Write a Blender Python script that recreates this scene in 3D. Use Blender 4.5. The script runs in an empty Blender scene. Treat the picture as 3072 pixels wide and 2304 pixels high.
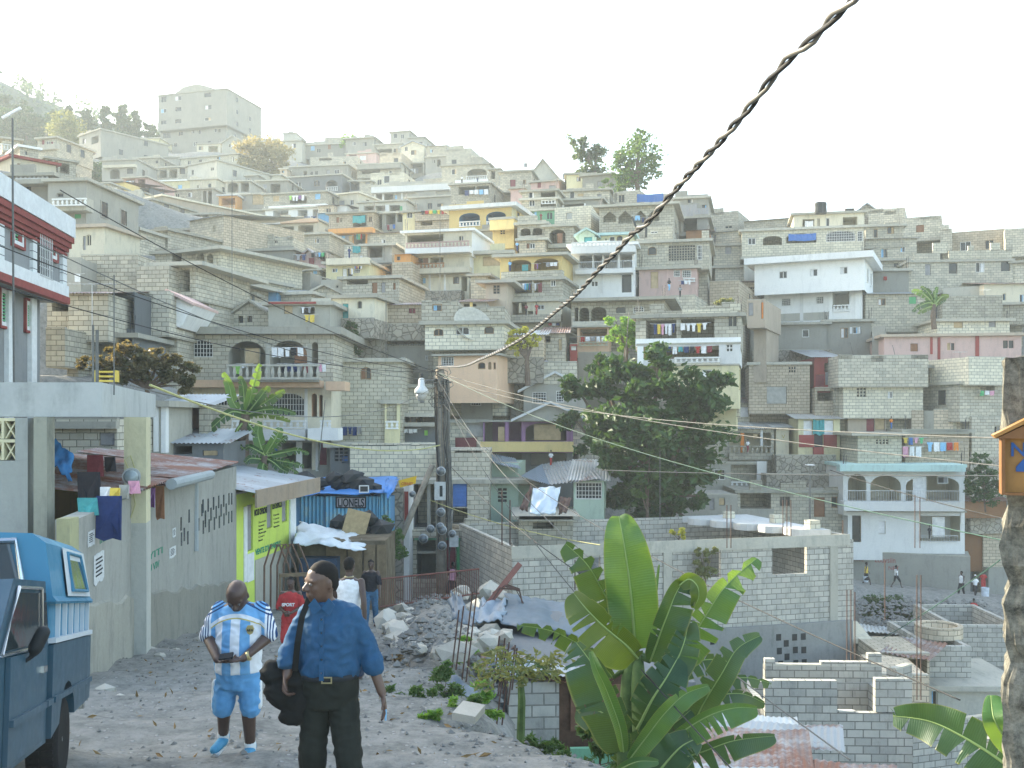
import bpy, math, random
from mathutils import Vector, Matrix, noise
random.seed(7)
R=math.radians
S=bpy.context.scene
COL=S.collection
# ------------------------------------------------ camera, sky, sun, exposure
F=1000.0; HOR=418.0            # focal length in px of a 1024 wide picture, eye level line
cd=bpy.data.cameras.new('camera'); cam=bpy.data.objects.new('camera',cd); COL.objects.link(cam)
cam.location=(0,0,0); cam.rotation_euler=(R(90),0,0)
cd.sensor_width=36; cd.lens=36*F/1024; cd.shift_y=(HOR-384)/1024.0
cd.clip_start=.1; cd.clip_end=3000
S.camera=cam
SUN_AZ=-56; SUN_EL=25          # azimuth from +Y towards +X
w=bpy.data.worlds.new('World'); S.world=w; w.use_nodes=True
nt=w.node_tree; bg=nt.nodes['Background']
sk=nt.nodes.new('ShaderNodeTexSky'); sk.sky_type='NISHITA'; sk.sun_disc=False
sk.sun_elevation=R(SUN_EL); sk.sun_rotation=R(SUN_AZ); sk.altitude=300
sk.air_density=1.2; sk.dust_density=3.0; sk.ozone_density=1.0
nt.links.new(sk.outputs[0],bg.inputs[0]); bg.inputs[1].default_value=.15
sl=bpy.data.lights.new('sun','SUN'); sl.energy=5.0; sl.angle=R(.5); sl.color=(1,.9,.7)
so=bpy.data.objects.new('sun',sl); COL.objects.link(so)
sd=Vector((math.sin(R(SUN_AZ))*math.cos(R(SUN_EL)),math.cos(R(SUN_AZ))*math.cos(R(SUN_EL)),math.sin(R(SUN_EL))))
so.rotation_euler=sd.to_track_quat('Z','Y').to_euler()
S.view_settings.view_transform='Standard'; S.view_settings.look='None'
S.view_settings.exposure=2.05; S.view_settings.gamma=1
S.cycles.volume_bounces=1 if hasattr(S,'cycles') else 0
S.cycles.max_bounces=6; S.cycles.diffuse_bounces=3; S.cycles.transparent_max_bounces=8

# ------------------------------------------------ tagging and mesh helpers
def tag(o,label=None,cat=None,group=None,kind=None):
    if label: o['label']=label
    if cat: o['category']=cat
    if group: o['group']=group
    if kind: o['kind']=kind
    return o
def empty(name,loc,rz=0,label=None,cat=None,group=None):
    o=bpy.data.objects.new(name,None); COL.objects.link(o); o.location=loc; o.rotation_euler=(0,0,rz)
    o.empty_display_size=.3
    return tag(o,label,cat,group)
class MB:
    def __init__(s): s.v=[]; s.f=[]; s.m=[]
    def vs(s,pts):
        n=len(s.v); s.v+= [tuple(p) for p in pts]; return n
    def face(s,pts,m=0):
        n=s.vs(pts); s.f.append(tuple(range(n,n+len(pts)))); s.m.append(m)
    def box(s,a,b,m=0,M=None):
        x0,y0,z0=a; x1,y1,z1=b
        p=[(x0,y0,z0),(x1,y0,z0),(x1,y1,z0),(x0,y1,z0),(x0,y0,z1),(x1,y0,z1),(x1,y1,z1),(x0,y1,z1)]
        if M is not None: p=[tuple(M@Vector(q)) for q in p]
        n=s.vs(p)
        for f in ((0,3,2,1),(4,5,6,7),(0,1,5,4),(1,2,6,5),(2,3,7,6),(3,0,4,7)):
            s.f.append(tuple(n+i for i in f)); s.m.append(m)
    def tube(s,pts,r,seg=6,m=0,cap=True):
        """tapered tube through pts; r number or list"""
        pts=[Vector(p) for p in pts]; k=len(pts)
        rs=r if isinstance(r,(list,tuple)) else [r]*k
        base=len(s.v); up=None
        for i,p in enumerate(pts):
            t=(pts[min(i+1,k-1)]-pts[max(i-1,0)])
            if t.length<1e-9: t=Vector((0,0,1))
            t.normalize()
            if up is None:
                up=Vector((0,0,1)) if abs(t.z)<.9 else Vector((1,0,0))
            a=t.cross(up)
            if a.length<1e-6: a=t.cross(Vector((0,1,0)))
            a.normalize(); b=a.cross(t).normalized(); up=b
            for j in range(seg):
                an=2*math.pi*j/seg
                s.v.append(tuple(p+(a*math.cos(an)+b*math.sin(an))*rs[i]))
        for i in range(k-1):
            for j in range(seg):
                j2=(j+1)%seg
                s.f.append((base+i*seg+j,base+i*seg+j2,base+(i+1)*seg+j2,base+(i+1)*seg+j)); s.m.append(m)
        if cap:
            s.f.append(tuple(base+j for j in reversed(range(seg)))); s.m.append(m)
            s.f.append(tuple(base+(k-1)*seg+j for j in range(seg))); s.m.append(m)
    def prism(s,poly,y0,y1,m=0):
        """poly: (x,z) outline, extruded in y"""
        n=len(poly); b=s.vs([(x,y0,z) for x,z in poly]+[(x,y1,z) for x,z in poly])
        s.f.append(tuple(b+i for i in range(n))); s.m.append(m)
        s.f.append(tuple(b+n+i for i in reversed(range(n)))); s.m.append(m)
        for i in range(n):
            j=(i+1)%n
            s.f.append((b+i,b+n+i,b+n+j,b+j)); s.m.append(m)
    def lathe(s,prof,c=(0,0,0),seg=12,m=0,M=None):
        base=len(s.v)
        for r,z in prof:
            for j in range(seg):
                a=2*math.pi*j/seg
                p=Vector((c[0]+r*math.cos(a),c[1]+r*math.sin(a),c[2]+z))
                if M is not None: p=M@p
                s.v.append(tuple(p))
        for i in range(len(prof)-1):
            for j in range(seg):
                j2=(j+1)%seg
                s.f.append((base+i*seg+j,base+i*seg+j2,base+(i+1)*seg+j2,base+(i+1)*seg+j)); s.m.append(m)
        s.f.append(tuple(base+j for j in reversed(range(seg)))); s.m.append(m)
        s.f.append(tuple(base+(len(prof)-1)*seg+j for j in range(seg))); s.m.append(m)
    def build(s,name,mats,parent=None,smooth=False,fix=False):
        me=bpy.data.meshes.new(name); me.from_pydata(s.v,[],s.f)
        if not isinstance(mats,(list,tuple)): mats=[mats]
        for q in mats: me.materials.append(q)
        if len(mats)>1: me.polygons.foreach_set('material_index',s.m)
        if smooth: me.polygons.foreach_set('use_smooth',[True]*len(me.polygons))
        if fix:
            import bmesh
            b=bmesh.new(); b.from_mesh(me); bmesh.ops.remove_doubles(b,verts=b.verts,dist=1e-5); bmesh.ops.recalc_face_normals(b,faces=b.faces); b.to_mesh(me); b.free()
        me.update()
        o=bpy.data.objects.new(name,me); COL.objects.link(o)
        if parent is not None: o.parent=parent
        return o
def copy_tree(o,parent=None):
    c=o.copy(); COL.objects.link(c)
    if parent is not None: c.parent=parent
    for ch in list(o.children): copy_tree(ch,c)
    return c
_tmp=bpy.data.scenes.new('tmp')
def eval_mesh(o):
    _tmp.collection.objects.link(o); p=o.parent; o.parent=None; vl=_tmp.view_layers[0]; vl.update(); me=bpy.data.meshes.new_from_object(o.evaluated_get(vl.depsgraph)); o.parent=p; _tmp.collection.objects.unlink(o); return me
def at(px,py,Y): return Vector(((px-512)/F*Y,Y,(HOR-py)/F*Y))

# ------------------------------------------------ materials
MATS={}
def N(nt,t,**k):
    n=nt.nodes.new(t)
    for a,b in k.items(): setattr(n,a,b)
    return n
def base_mat(name,rough=.85,spec=.25):
    m=bpy.data.materials.new(name); m.use_nodes=True
    b=m.node_tree.nodes['Principled BSDF']; b.inputs['Roughness'].default_value=rough
    b.inputs['Specular IOR Level'].default_value=spec
    return m,m.node_tree,b
def mixc(nt,fac,a,b,mode='MIX'):
    n=N(nt,'ShaderNodeMix',data_type='RGBA',blend_type=mode)
    for sock,v in ((0,fac),(6,a),(7,b)):
        if hasattr(v,'default_value') or hasattr(v,'links'): nt.links.new(v,n.inputs[sock])
        elif sock==0: n.inputs[0].default_value=v
        else: n.inputs[sock].default_value=(*v[:3],1)
    return n.outputs[2]
def ramp(nt,src,a,b,lo=0.,hi=1.):
    n=N(nt,'ShaderNodeMapRange'); nt.links.new(src,n.inputs[0])
    n.inputs[1].default_value=a; n.inputs[2].default_value=b; n.inputs[3].default_value=lo; n.inputs[4].default_value=hi
    return n.outputs[0]
def noise_n(nt,vec,scale,detail=4,rough=.6,out=0):
    n=N(nt,'ShaderNodeTexNoise'); n.inputs['Scale'].default_value=scale; n.inputs['Detail'].default_value=detail; n.inputs['Roughness'].default_value=rough
    if vec is not None: nt.links.new(vec,n.inputs[0])
    return n.outputs[out]
def math_n(nt,op,a,b=0):
    n=N(nt,'ShaderNodeMath',operation=op)
    for i,v in enumerate((a,b)):
        if isinstance(v,(int,float)): n.inputs[i].default_value=v
        else: nt.links.new(v,n.inputs[i])
    return n.outputs[0]
def face_uv(nt):
    """metric coordinates in the plane of each upright face"""
    tc=N(nt,'ShaderNodeTexCoord')
    sn=N(nt,'ShaderNodeSeparateXYZ'); nt.links.new(tc.outputs['Normal'],sn.inputs[0])
    so=N(nt,'ShaderNodeSeparateXYZ'); nt.links.new(tc.outputs['Object'],so.inputs[0])
    ax=math_n(nt,'ABSOLUTE',sn.outputs[0]); f=math_n(nt,'GREATER_THAN',ax,.6)
    az=math_n(nt,'ABSOLUTE',sn.outputs[2]); fz=math_n(nt,'GREATER_THAN',az,.7)
    def mx(fac,a,b):
        n=N(nt,'ShaderNodeMix'); nt.links.new(fac,n.inputs[0]); nt.links.new(a,n.inputs[2]); nt.links.new(b,n.inputs[3]); return n.outputs[0]
    u=mx(f,so.outputs[0],so.outputs[1]); v=mx(fz,so.outputs[2],so.outputs[1])
    oi=N(nt,'ShaderNodeObjectInfo')
    off=math_n(nt,'MULTIPLY',oi.outputs['Random'],7.3)
    c=N(nt,'ShaderNodeCombineXYZ'); nt.links.new(u,c.inputs[0]); nt.links.new(v,c.inputs[1])
    c2=N(nt,'ShaderNodeCombineXYZ'); nt.links.new(math_n(nt,'ADD',u,off),c2.inputs[0]); nt.links.new(math_n(nt,'MULTIPLY',v,.28),c2.inputs[1]); nt.links.new(off,c2.inputs[2])
    return tc,c.outputs[0],c2.outputs[0],oi.outputs['Random']
def wallmat(key,kind,c1,c2=None,stain=.5,rough=.9):
    if key in MATS: return MATS[key]
    m,nt,b=base_mat(key,rough,.15); L=nt.links
    tc,uv,suv,rnd=face_uv(nt)
    c2=c2 or tuple(x*.8 for x in c1)
    hgt=None
    if kind=='block':
        br=N(nt,'ShaderNodeTexBrick'); L.new(uv,br.inputs[0]); br.inputs['Scale'].default_value=1
        br.inputs['Brick Width'].default_value=.42; br.inputs['Row Height'].default_value=.21
        br.inputs['Mortar Size'].default_value=.016; br.inputs['Mortar Smooth'].default_value=.3
        br.inputs['Bias'].default_value=-.1
        br.inputs['Color1'].default_value=(*[x*1.14 for x in c1],1); br.inputs['Color2'].default_value=(*c2,1)
        br.inputs['Mortar'].default_value=(*[x*.32 for x in c1],1)
        col=br.outputs['Color']; hgt=br.outputs['Fac']
    elif kind=='stone':
        v=N(nt,'ShaderNodeTexVoronoi',feature='DISTANCE_TO_EDGE'); L.new(tc.outputs['Object'],v.inputs[0]); v.inputs['Scale'].default_value=2.9
        v2=N(nt,'ShaderNodeTexVoronoi'); L.new(tc.outputs['Object'],v2.inputs[0]); v2.inputs['Scale'].default_value=2.9
        sc=N(nt,'ShaderNodeSeparateColor'); L.new(v2.outputs['Color'],sc.inputs[0])
        col=mixc(nt,sc.outputs[0],c1,c2)
        e=ramp(nt,v.outputs[0],.02,.09)
        col=mixc(nt,e,tuple(x*.3 for x in c1),col); hgt=math_n(nt,'SUBTRACT',1,e)
    else:
        col=mixc(nt,noise_n(nt,suv,.9,5),c1,c2)
    # patches of render, rain streaks, grime (keep their shape whatever the light)
    n1=noise_n(nt,uv,.35,5,.65); col=mixc(nt,ramp(nt,n1,.42,.7,0,.5*stain+.15),col,tuple(x*.62 for x in c1))
    st=noise_n(nt,suv,3.2,5,.7); col=mixc(nt,ramp(nt,st,.5,.72,0,.55*stain),col,(.10,.11,.10))
    fine=noise_n(nt,uv,9,3,.7); col=mixc(nt,ramp(nt,fine,.3,.75,0,.22),col,tuple(min(1,x*1.25) for x in c1))
    bri=ramp(nt,rnd,0,1,.8,1.16)
    mu=N(nt,'ShaderNodeMix',data_type='RGBA',blend_type='MULTIPLY'); mu.inputs[0].default_value=1
    cb=N(nt,'ShaderNodeCombineXYZ'); 
    for i in range(3): L.new(bri,cb.inputs[i])
    L.new(col,mu.inputs[6]); L.new(cb.outputs[0],mu.inputs[7]); col=mu.outputs[2]
    L.new(col,b.inputs['Base Color'])
    bp=N(nt,'ShaderNodeBump'); bp.inputs['Strength'].default_value=.5; bp.inputs['Distance'].default_value=.03
    hh=math_n(nt,'MULTIPLY',fine,.5)
    if hgt is not None: hh=math_n(nt,'SUBTRACT',hh,hgt)
    L.new(hh,bp.inputs['Height']); L.new(bp.outputs[0],b.inputs['Normal'])
    MATS[key]=m; return m
def flat(key,c,rough=.8,spec=.3,var=.25,scale=6,metal=0,trans=0):
    """plain painted/cloth/wood/metal surface with mottling"""
    if key in MATS: return MATS[key]
    m,nt,b=base_mat(key,rough,spec); tc=N(nt,'ShaderNodeTexCoord')
    n=noise_n(nt,tc.outputs['Object'],scale,5,.65)
    col=mixc(nt,ramp(nt,n,.3,.7),tuple(x*(1-var) for x in c),tuple(min(1,x*(1+var*.5)) for x in c))
    nt.links.new(col,b.inputs['Base Color']); b.inputs['Metallic'].default_value=metal
    bp=N(nt,'ShaderNodeBump'); bp.inputs['Strength'].default_value=.25; bp.inputs['Distance'].default_value=.01
    nt.links.new(n,bp.inputs['Height']); nt.links.new(bp.outputs[0],b.inputs['Normal'])
    if trans:
        tr=N(nt,'ShaderNodeBsdfTranslucent'); nt.links.new(col,tr.inputs[0])
        mx=N(nt,'ShaderNodeMixShader'); mx.inputs[0].default_value=trans
        nt.links.new(b.outputs[0],mx.inputs[1]); nt.links.new(tr.outputs[0],mx.inputs[2])
        nt.links.new(mx.outputs[0],nt.nodes['Material Output'].inputs[0])
    MATS[key]=m; return m
W=dict(
 gb=('block',(.47,.435,.34),(.33,.31,.25)), tb=('block',(.53,.45,.33),(.43,.36,.26)), lb=('block',(.61,.57,.44),(.5,.47,.37)),
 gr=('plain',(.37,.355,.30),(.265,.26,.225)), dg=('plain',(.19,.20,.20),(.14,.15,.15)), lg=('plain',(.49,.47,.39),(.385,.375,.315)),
 wh=('plain',(.80,.80,.76),(.72,.72,.68)), cr=('plain',(.66,.61,.46),(.57,.52,.4)), ye=('plain',(.68,.52,.22),(.6,.46,.2)),
 py=('plain',(.68,.62,.38),(.6,.55,.34)), pe=('plain',(.72,.50,.33),(.64,.44,.29)), pk=('plain',(.62,.44,.38),(.52,.37,.34)),
 gn=('plain',(.20,.45,.28),(.17,.38,.24)), mt=('plain',(.52,.64,.50),(.44,.55,.44)), aq=('plain',(.50,.68,.62),(.42,.58,.54)),
 bl=('plain',(.13,.30,.48),(.10,.24,.40)), rd=('plain',(.33,.07,.06),(.26,.05,.05)), og=('plain',(.70,.35,.12),(.6,.3,.1)),
 li=('plain',(.30,.16,.30),(.24,.13,.24)), st=('stone',(.42,.38,.30),(.27,.25,.21)), br=('plain',(.33,.17,.08),(.24,.12,.06)),
 tn=('plain',(.50,.42,.32),(.42,.35,.27)))
def wm(k):
    kind,a,b=W[k]; return wallmat('wall_'+k,kind,a,b,stain={'wh':.25,'ye':.35,'pe':.3}.get(k,.6))
PANE=flat('window_dark',(.025,.03,.033),.25,.5,.3)
SLAB=wallmat('slab_concrete','plain',(.48,.455,.37),(.32,.31,.26),.8)
SLABW=wallmat('slab_white','plain',(.74,.74,.70),(.62,.63,.6),.5)
IRON=flat('iron',(.05,.05,.05),.6,.4)
IRONW=flat('iron_white',(.55,.56,.54),.5,.4)
WOODF=flat('wood_frame',(.30,.2,.11),.7,.3)
WHITEF=flat('white_frame',(.7,.7,.66),.6,.3)
CLR=dict(red=(.42,.05,.05),white=(.78,.78,.76),blue=(.06,.16,.42),lblue=(.25,.5,.72),yellow=(.75,.55,.1),green=(.1,.42,.18),orange=(.75,.25,.05),
 pink=(.7,.35,.45),black=(.03,.03,.035),grey=(.3,.3,.3),brown=(.25,.12,.06),tan=(.5,.38,.22),maroon=(.22,.05,.06),purple=(.25,.12,.3),teal=(.08,.35,.35),navy=(.03,.05,.14),lime=(.35,.7,.15),silver=(.55,.58,.58))
CLR.update(lg=(.42,.42,.38))
def clo(c): return flat('cloth_'+c,CLR[c],.9,.1,.2,12)
def pnt(c): return flat('paint_'+c,CLR[c],.6,.3,.25,3)

def corrugated_mat(key,c,rust,amt=.5,pitch=.16,axis=0):
    if key in MATS: return MATS[key]
    m,nt,b=base_mat(key,.5,.4); tc=N(nt,'ShaderNodeTexCoord'); L=nt.links
    n=noise_n(nt,tc.outputs['Object'],.9,6,.7); n2=noise_n(nt,tc.outputs['Object'],7,4,.7)
    s=math_n(nt,'ADD',math_n(nt,'MULTIPLY',n,.75),math_n(nt,'MULTIPLY',n2,.25))
    col=mixc(nt,ramp(nt,s,.62-amt*.3,.68-amt*.2),c,rust)
    # sheets differ from one another
    sp=N(nt,'ShaderNodeSeparateXYZ'); L.new(tc.outputs['Object'],sp.inputs[0])
    sh=math_n(nt,'FLOOR',math_n(nt,'MULTIPLY',sp.outputs[axis],1.25)); wn=N(nt,'ShaderNodeTexWhiteNoise',noise_dimensions='1D'); L.new(sh,wn.inputs['W'])
    col=mixc(nt,ramp(nt,wn.outputs[0],0,1,0,.4),col,tuple(x*.45 for x in c))
    L.new(col,b.inputs['Base Color']); b.inputs['Metallic'].default_value=.35
    bp=N(nt,'ShaderNodeBump'); bp.inputs['Strength'].default_value=.2; bp.inputs['Distance'].default_value=.01
    L.new(n2,bp.inputs['Height']); L.new(bp.outputs[0],b.inputs['Normal'])
    MATS[key]=m; return m
TIN=corrugated_mat('tin_grey',(.42,.45,.46),(.20,.09,.05),.2)
TINR=corrugated_mat('tin_rusty',(.38,.37,.36),(.22,.09,.05),.75)
TINL=corrugated_mat('tin_light',(.62,.64,.62),(.35,.2,.12),.25)
def corr_sheet(mb,o,ux,uy,nx=0,pitch=.15,amp=.025,m=0,sag=0):
    """corrugated sheet: origin o, ux across the ribs, uy along them"""
    o=Vector(o);ux=Vector(ux);uy=Vector(uy); up=ux.cross(uy).normalized()
    if up.z<0: up=-up
    Lx=ux.length; k=max(4,int(Lx/pitch*4)); k=min(k,240); rows=3
    base=len(mb.v)
    for j in range(rows+1):
        for i in range(k+1):
            f=i/k; g=j/rows
            h=math.sin(2*math.pi*f*Lx/pitch)*amp if Lx/pitch*3<k+1 else (amp if i%2 else -amp)
            p=o+ux*f+uy*g+up*(h+sag*math.sin(f*9+g*5)*.5)
            mb.v.append(tuple(p))
    for j in range(rows):
        for i in range(k):
            a=base+j*(k+1)+i
            mb.f.append((a,a+1,a+k+2,a+k+1)); mb.m.append(m)
# ------------------------------------------------ the house builder
TILES=dict(A=(0,100,2.88),B=(700,250,2.88),C=(1400,350,2.88),D=(2100,500,2.2757),E=(0,500,2.88),F=(600,600,2.88),G=(1200,600,2.88),
 I=(1700,800,2.88),J=(0,900,2.88),K=(600,1000,2.88),L=(1250,1050,2.88),M=(1900,1200,2.88),N=(2304,1050,2.88),Q=(2250,1550,2.2007),T=(650,1350,2.3284),P=(0,0,1/3.),U=(600,1350,4.1475),V=(100,1250,4.148),Z=(1100,1600,2.356),Y=(1500,1500,2.0633),X=(0,1500,2.0638),k=(850,1380,3.403),m=(550,1600,2.357))
def TT(t,x,y):
    ox,oy,s=TILES[t]; return ((ox+x/s)/3.0,(oy+y/s)/3.0)
DT=[(100,290),(130,235),(150,205),(165,185),(185,160),(205,138),(225,120),(245,104),(265,92),(285,82),(305,75),(330,68),(360,62),(400,58),(440,55),(480,52),(540,49)]
def yd(px,py):
    for (a,b),(c,d) in zip(DT,DT[1:]):
        if py<=c: Y=b+(d-b)*(max(py,a)-a)/(c-a); break
    else: Y=DT[-1][1]
    if px>640: Y*=1-.16*min(1,(px-640)/120.)*min(1,max(0,(400-py)/120.))
    return Y
def fR(px,Y):
    '''the right hand slope stands farther off'''
    return 62+(Y-45)*.73 if (px>690 and 44.5<Y<90) else Y
GPTS=[]      # ground heights under everything that stands on the hill
HOUSES=[]; LINES={}
def garment(mb,x0,x1,z1,hh,y,kind,rnd):
    """a hanging cloth: folded sheet, shirt or trousers outline"""
    w=x1-x0
    if kind==1: pol=[(0,1),(.0,.78),(.18,.72),(.22,0),(.78,0),(.82,.72),(1,.78),(1,1)]
    elif kind==2: pol=[(.12,1),(.05,0),(.42,0),(.5,.6),(.58,0),(.95,.02),(.88,1)]
    else: pol=[(0,1),(.02,.08),(.3,.0),(.6,.05),(1,.02),(.97,1)]
    n=len(pol); b=len(mb.v)
    for s in (0,.03):
        for (a,c) in pol:
            mb.v.append((x0+a*w,y+s+.05*math.sin(a*7+rnd*5)*(1-c),z1-hh+c*hh))
    mb.f.append(tuple(range(b,b+n))); mb.m.append(0); mb.f.append(tuple(reversed(range(b+n,b+2*n)))); mb.m.append(0)
    for i in range(n):
        j=(i+1)%n; mb.f.append((b+i,b+n+i,b+n+j,b+j)); mb.m.append(0)
ORD=['first','second','third','fourth','fifth','sixth','seventh','eighth','ninth','tenth','eleventh','twelfth']
def H(t,x0,y0,x1,y1,mat,feat='',label='',yaw=None,D=7.,roof='flat',rc=None,Y=None,ext=4.,oh=.3,lt=None,inner=None,name='house',cat='house',group=None,sidew=True,rt=.2,gp=True,sidemat=None,peak=None):
    rs=random.Random(int(x0*7+y0*13+x1))
    a0,b0=TT(t,x0,y0); a1,b1=TT(t,x1,y1)
    if yaw is None:
        c=(a0+a1)/2
        yaw=-8 if c<350 else (-8-7*(c-350)/100 if c<450 else (-15-10*min(1,(c-450)/400)))
        yaw+=rs.uniform(-4,4)
    a=R(yaw); Y0=Y or yd((a0+a1)/2,b1)
    if t in 'DNMQ' and (t!='M' or a0>690): Y0=fR(a0+20 if t=='Q' else a0,Y0)
    X0=(a0-512)/F*Y0; zb=(HOR-b1)/F*Y0; zt=(HOR-b0)/F*Y0
    ca,sa=math.cos(a),math.sin(a)
    def cv(x,y,yo=0.):
        px,py=TT(t,x,y); u=(px-512)/F; v=(HOR-py)/F
        tt=(yo-sa*X0+ca*Y0)/(-sa*u+ca)
        return ((tt*u-X0)*ca+(tt-Y0)*sa, tt*v-zb)
    L=cv(x1,y0)[0]; Hh=zt-zb
    E=empty(name,(X0,Y0,zb),a,label,cat,group); HOUSES.append((E,L,D,Hh))
    if gp:
        for fx in ((0,.5,1) if L>4 else (0,1)):
            GPTS.append((X0+ca*L*fx,Y0+sa*L*fx-.3,zb-.35))
        GPTS.append((X0+ca*L*.5-sa*D,Y0+sa*L*.5+ca*D,zb-.1))
    wmm=wm(mat) if isinstance(mat,str) else mat
    im=wm(inner) if inner else wmm
    rcm={'w':SLABW,None:SLAB,'t':wm('tn'),'o':wm('og'),'d':wm('dg'),'TIN':TIN,'TINR':TINR,'TINL':TINL,'p':wm('pk'),'a':wm('aq'),'c':wm('cr'),'r':wm('rd')}[rc]
    holes=[]; post=[]
    for item in feat.split(';'):
        q=item.split()
        if not q: continue
        k=q[0]; fx=[float(z) for z in q[1:5]]; opt=q[5:]
        yo={'p':-.45,'P':-1.1,'r':-.1,'R':-.1,'c':-.02,'l':-.5,'q':-.9}.get(k,0.)
        if k in 'pP' and opt: yo=-float(opt[0])
        if k in 'rR' and opt: yo=-float(opt[0])
        xa,za=cv(fx[0],fx[3],yo); xb,_=cv(fx[2],fx[3],yo); zc=cv(fx[0],fx[1],yo)[1]; 
        if xb<xa: xa,xb=xb,xa
        if k in 'wgsaAodDxOzv':
            xa=max(xa,.05); xb=min(xb,L-.05); zc=min(zc,Hh-.12)
            if xb-xa<.15 or zc-za<.15: continue
            holes.append((xa,za,xb,zc,k,opt))
        else: post.append((xa,za,xb,zc,k,opt,yo))
    if t in 'ABCDEFG' and Y0>62 and Hh>1.9 and L>2.6 and name=='house' and mat not in('ye','wh'):
        for st in range(int((Hh-.4)/2.5)+(0 if Hh>2.9 else 1)):
            x_=rs.uniform(.5,1.4); z_=(Hh-1.75-2.55*st)
            while x_<L-1.1:
                w_=rs.choice([.6,.75,.9]); r_=(x_-.3,z_-.3,x_+w_+.3,z_+1.15)
                if z_>.2 and rs.random()<.5 and not any(r_[0]<q[2] and r_[2]>q[0] and r_[1]<q[3] and r_[3]>q[1] for q in holes+post): holes.append((x_,z_,x_+w_,z_+.85,rs.choice('wwwws'),['maroon'] if rs.random()<.3 else []))
                x_+=rs.uniform(1.7,3.2)
    # ---- wall
    mb=MB(); top=Hh-(rt if roof=='flat' else 0)
    gz=0
    if roof=='gable':
        gz=Hh; top=Hh-min(L*.28,Hh*.45) if peak is None else Hh-peak
    ins=1.6 if (t in 'ABCDEFGIN' and ext>1.4 and D>2.5) else 0; fz=-.25 if ins else -ext
    xs=sorted({0,L,*[h[0] for h in holes],*[h[2] for h in holes]}); zs=sorted({fz,top,*[h[1] for h in holes if h[1]<top],*[min(h[3],top) for h in holes]})
    for i in range(len(xs)-1):
        for j in range(len(zs)-1):
            cx=(xs[i]+xs[i+1])/2; cz=(zs[j]+zs[j+1])/2
            if any(h[0]<cx<h[2] and h[1]<cz<h[3] for h in holes): continue
            if xs[i+1]-xs[i]<1e-4 or zs[j+1]-zs[j]<1e-4: continue
            mb.face([(xs[i],0,zs[j]),(xs[i+1],0,zs[j]),(xs[i+1],0,zs[j+1]),(xs[i],0,zs[j+1])])
    sm=2 if sidemat else 0
    mb.face([(L,0,fz),(L,D,fz),(L,D,top),(L,0,top)],sm); mb.face([(0,D,fz),(0,0,fz),(0,0,top),(0,D,top)],sm)
    mb.face([(L,D,fz),(0,D,fz),(0,D,top),(L,D,top)],sm)
    if ins: mb.face([(0,0,fz),(0,D,fz),(L,D,fz),(L,0,fz)]); mb.box((.15,ins,-ext),(L-.15,D-.1,fz))
    if roof=='open':
        th=.2
        for (xs2,fl) in (((th,0,L-th,0),0),):
            pass
        mb.box((th,D-th-.004,-1.5),(L-th,D-.004,top-.004)); mb.box((.004,th,-1.5),(th,D-.008,top-.006)); mb.box((L-th,th,-1.5),(L-.004,D-.008,top-.006))
        mb.face([(0,0,top),(L,0,top),(L,th,top),(0,th,top)]); 
        for i in range(len(xs)-1):
            for j in range(len(zs)-1):
                cx=(xs[i]+xs[i+1])/2; cz=(zs[j]+zs[j+1])/2
                if any(h[0]<cx<h[2] and h[1]<cz<h[3] for h in holes): continue
                mb.face([(xs[i],th,zs[j]),(xs[i],th,zs[j+1]),(xs[i+1],th,zs[j+1]),(xs[i+1],th,zs[j])])
        mb.face([(0,0,-1.2),(L,0,-1.2),(L,D,-1.2),(0,D,-1.2)])
    if roof in('gable','tin','shed','none'): mb.face([(0,0,top-.02),(L,0,top-.02),(L,D,top-.02),(0,D,top-.02)],0)
    if roof=='gable':
        mb.face([(0,0,top),(L,0,top),(L/2,0,Hh)]); mb.face([(L,D,top),(0,D,top),(L/2,D,Hh)])
    for (xa,za,xb,zc,k,opt) in holes:
        d={'o':2.2,'A':2.2,'O':1.8,'d':.25,'D':.14}.get(k,.18); d=min(d,D*.7)
        arch=k in 'aA' or 'arch' in opt; diam=k=='z'
        if diam: d=1.0
        mi=1
        mb.face([(xa,0,za),(xa,0,zc),(xa,d,zc),(xa,d,za)],mi); mb.face([(xb,0,zc),(xb,0,za),(xb,d,za),(xb,d,zc)],mi)
        mb.face([(xa,0,za),(xa,d,za),(xb,d,za),(xb,0,za)],mi); mb.face([(xa,0,zc),(xb,0,zc),(xb,d,zc),(xa,d,zc)],mi)
        if k in 'oAOz': mb.face([(xa,d,za),(xa,d,zc),(xb,d,zc),(xb,d,za)],mi)
        w_=xb-xa; h_=zc-za
        if arch or diam:
            ah=min(h_*.45,w_*.5) if k=='a' else min(h_*.38,w_*.5)
            if diam: ah=h_*.5
            K=10; zs0=zc-ah
            pts=[(xa+w_*(.5-.5*math.cos(math.pi*i/K)), zs0+ah*math.sin(math.pi*i/K)) for i in range(K+1)]
            if diam: pts=[(xa+w_*i/K, zs0+ah*(1-abs(2*i/K-1))) for i in range(K+1)]
            for (p,q_) in zip(pts,pts[1:]):
                mb.face([(p[0],0,p[1]),(q_[0],0,q_[1]),(q_[0],0,zc),(p[0],0,zc)])
                mb.face([(p[0],.2,p[1]),(p[0],.2,zc),(q_[0],.2,zc),(q_[0],.2,q_[1])])
                mb.face([(p[0],0,p[1]),(p[0],.2,p[1]),(q_[0],.2,q_[1]),(q_[0],0,q_[1])],1)
        big=w_/Y0*F>2.2
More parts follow.
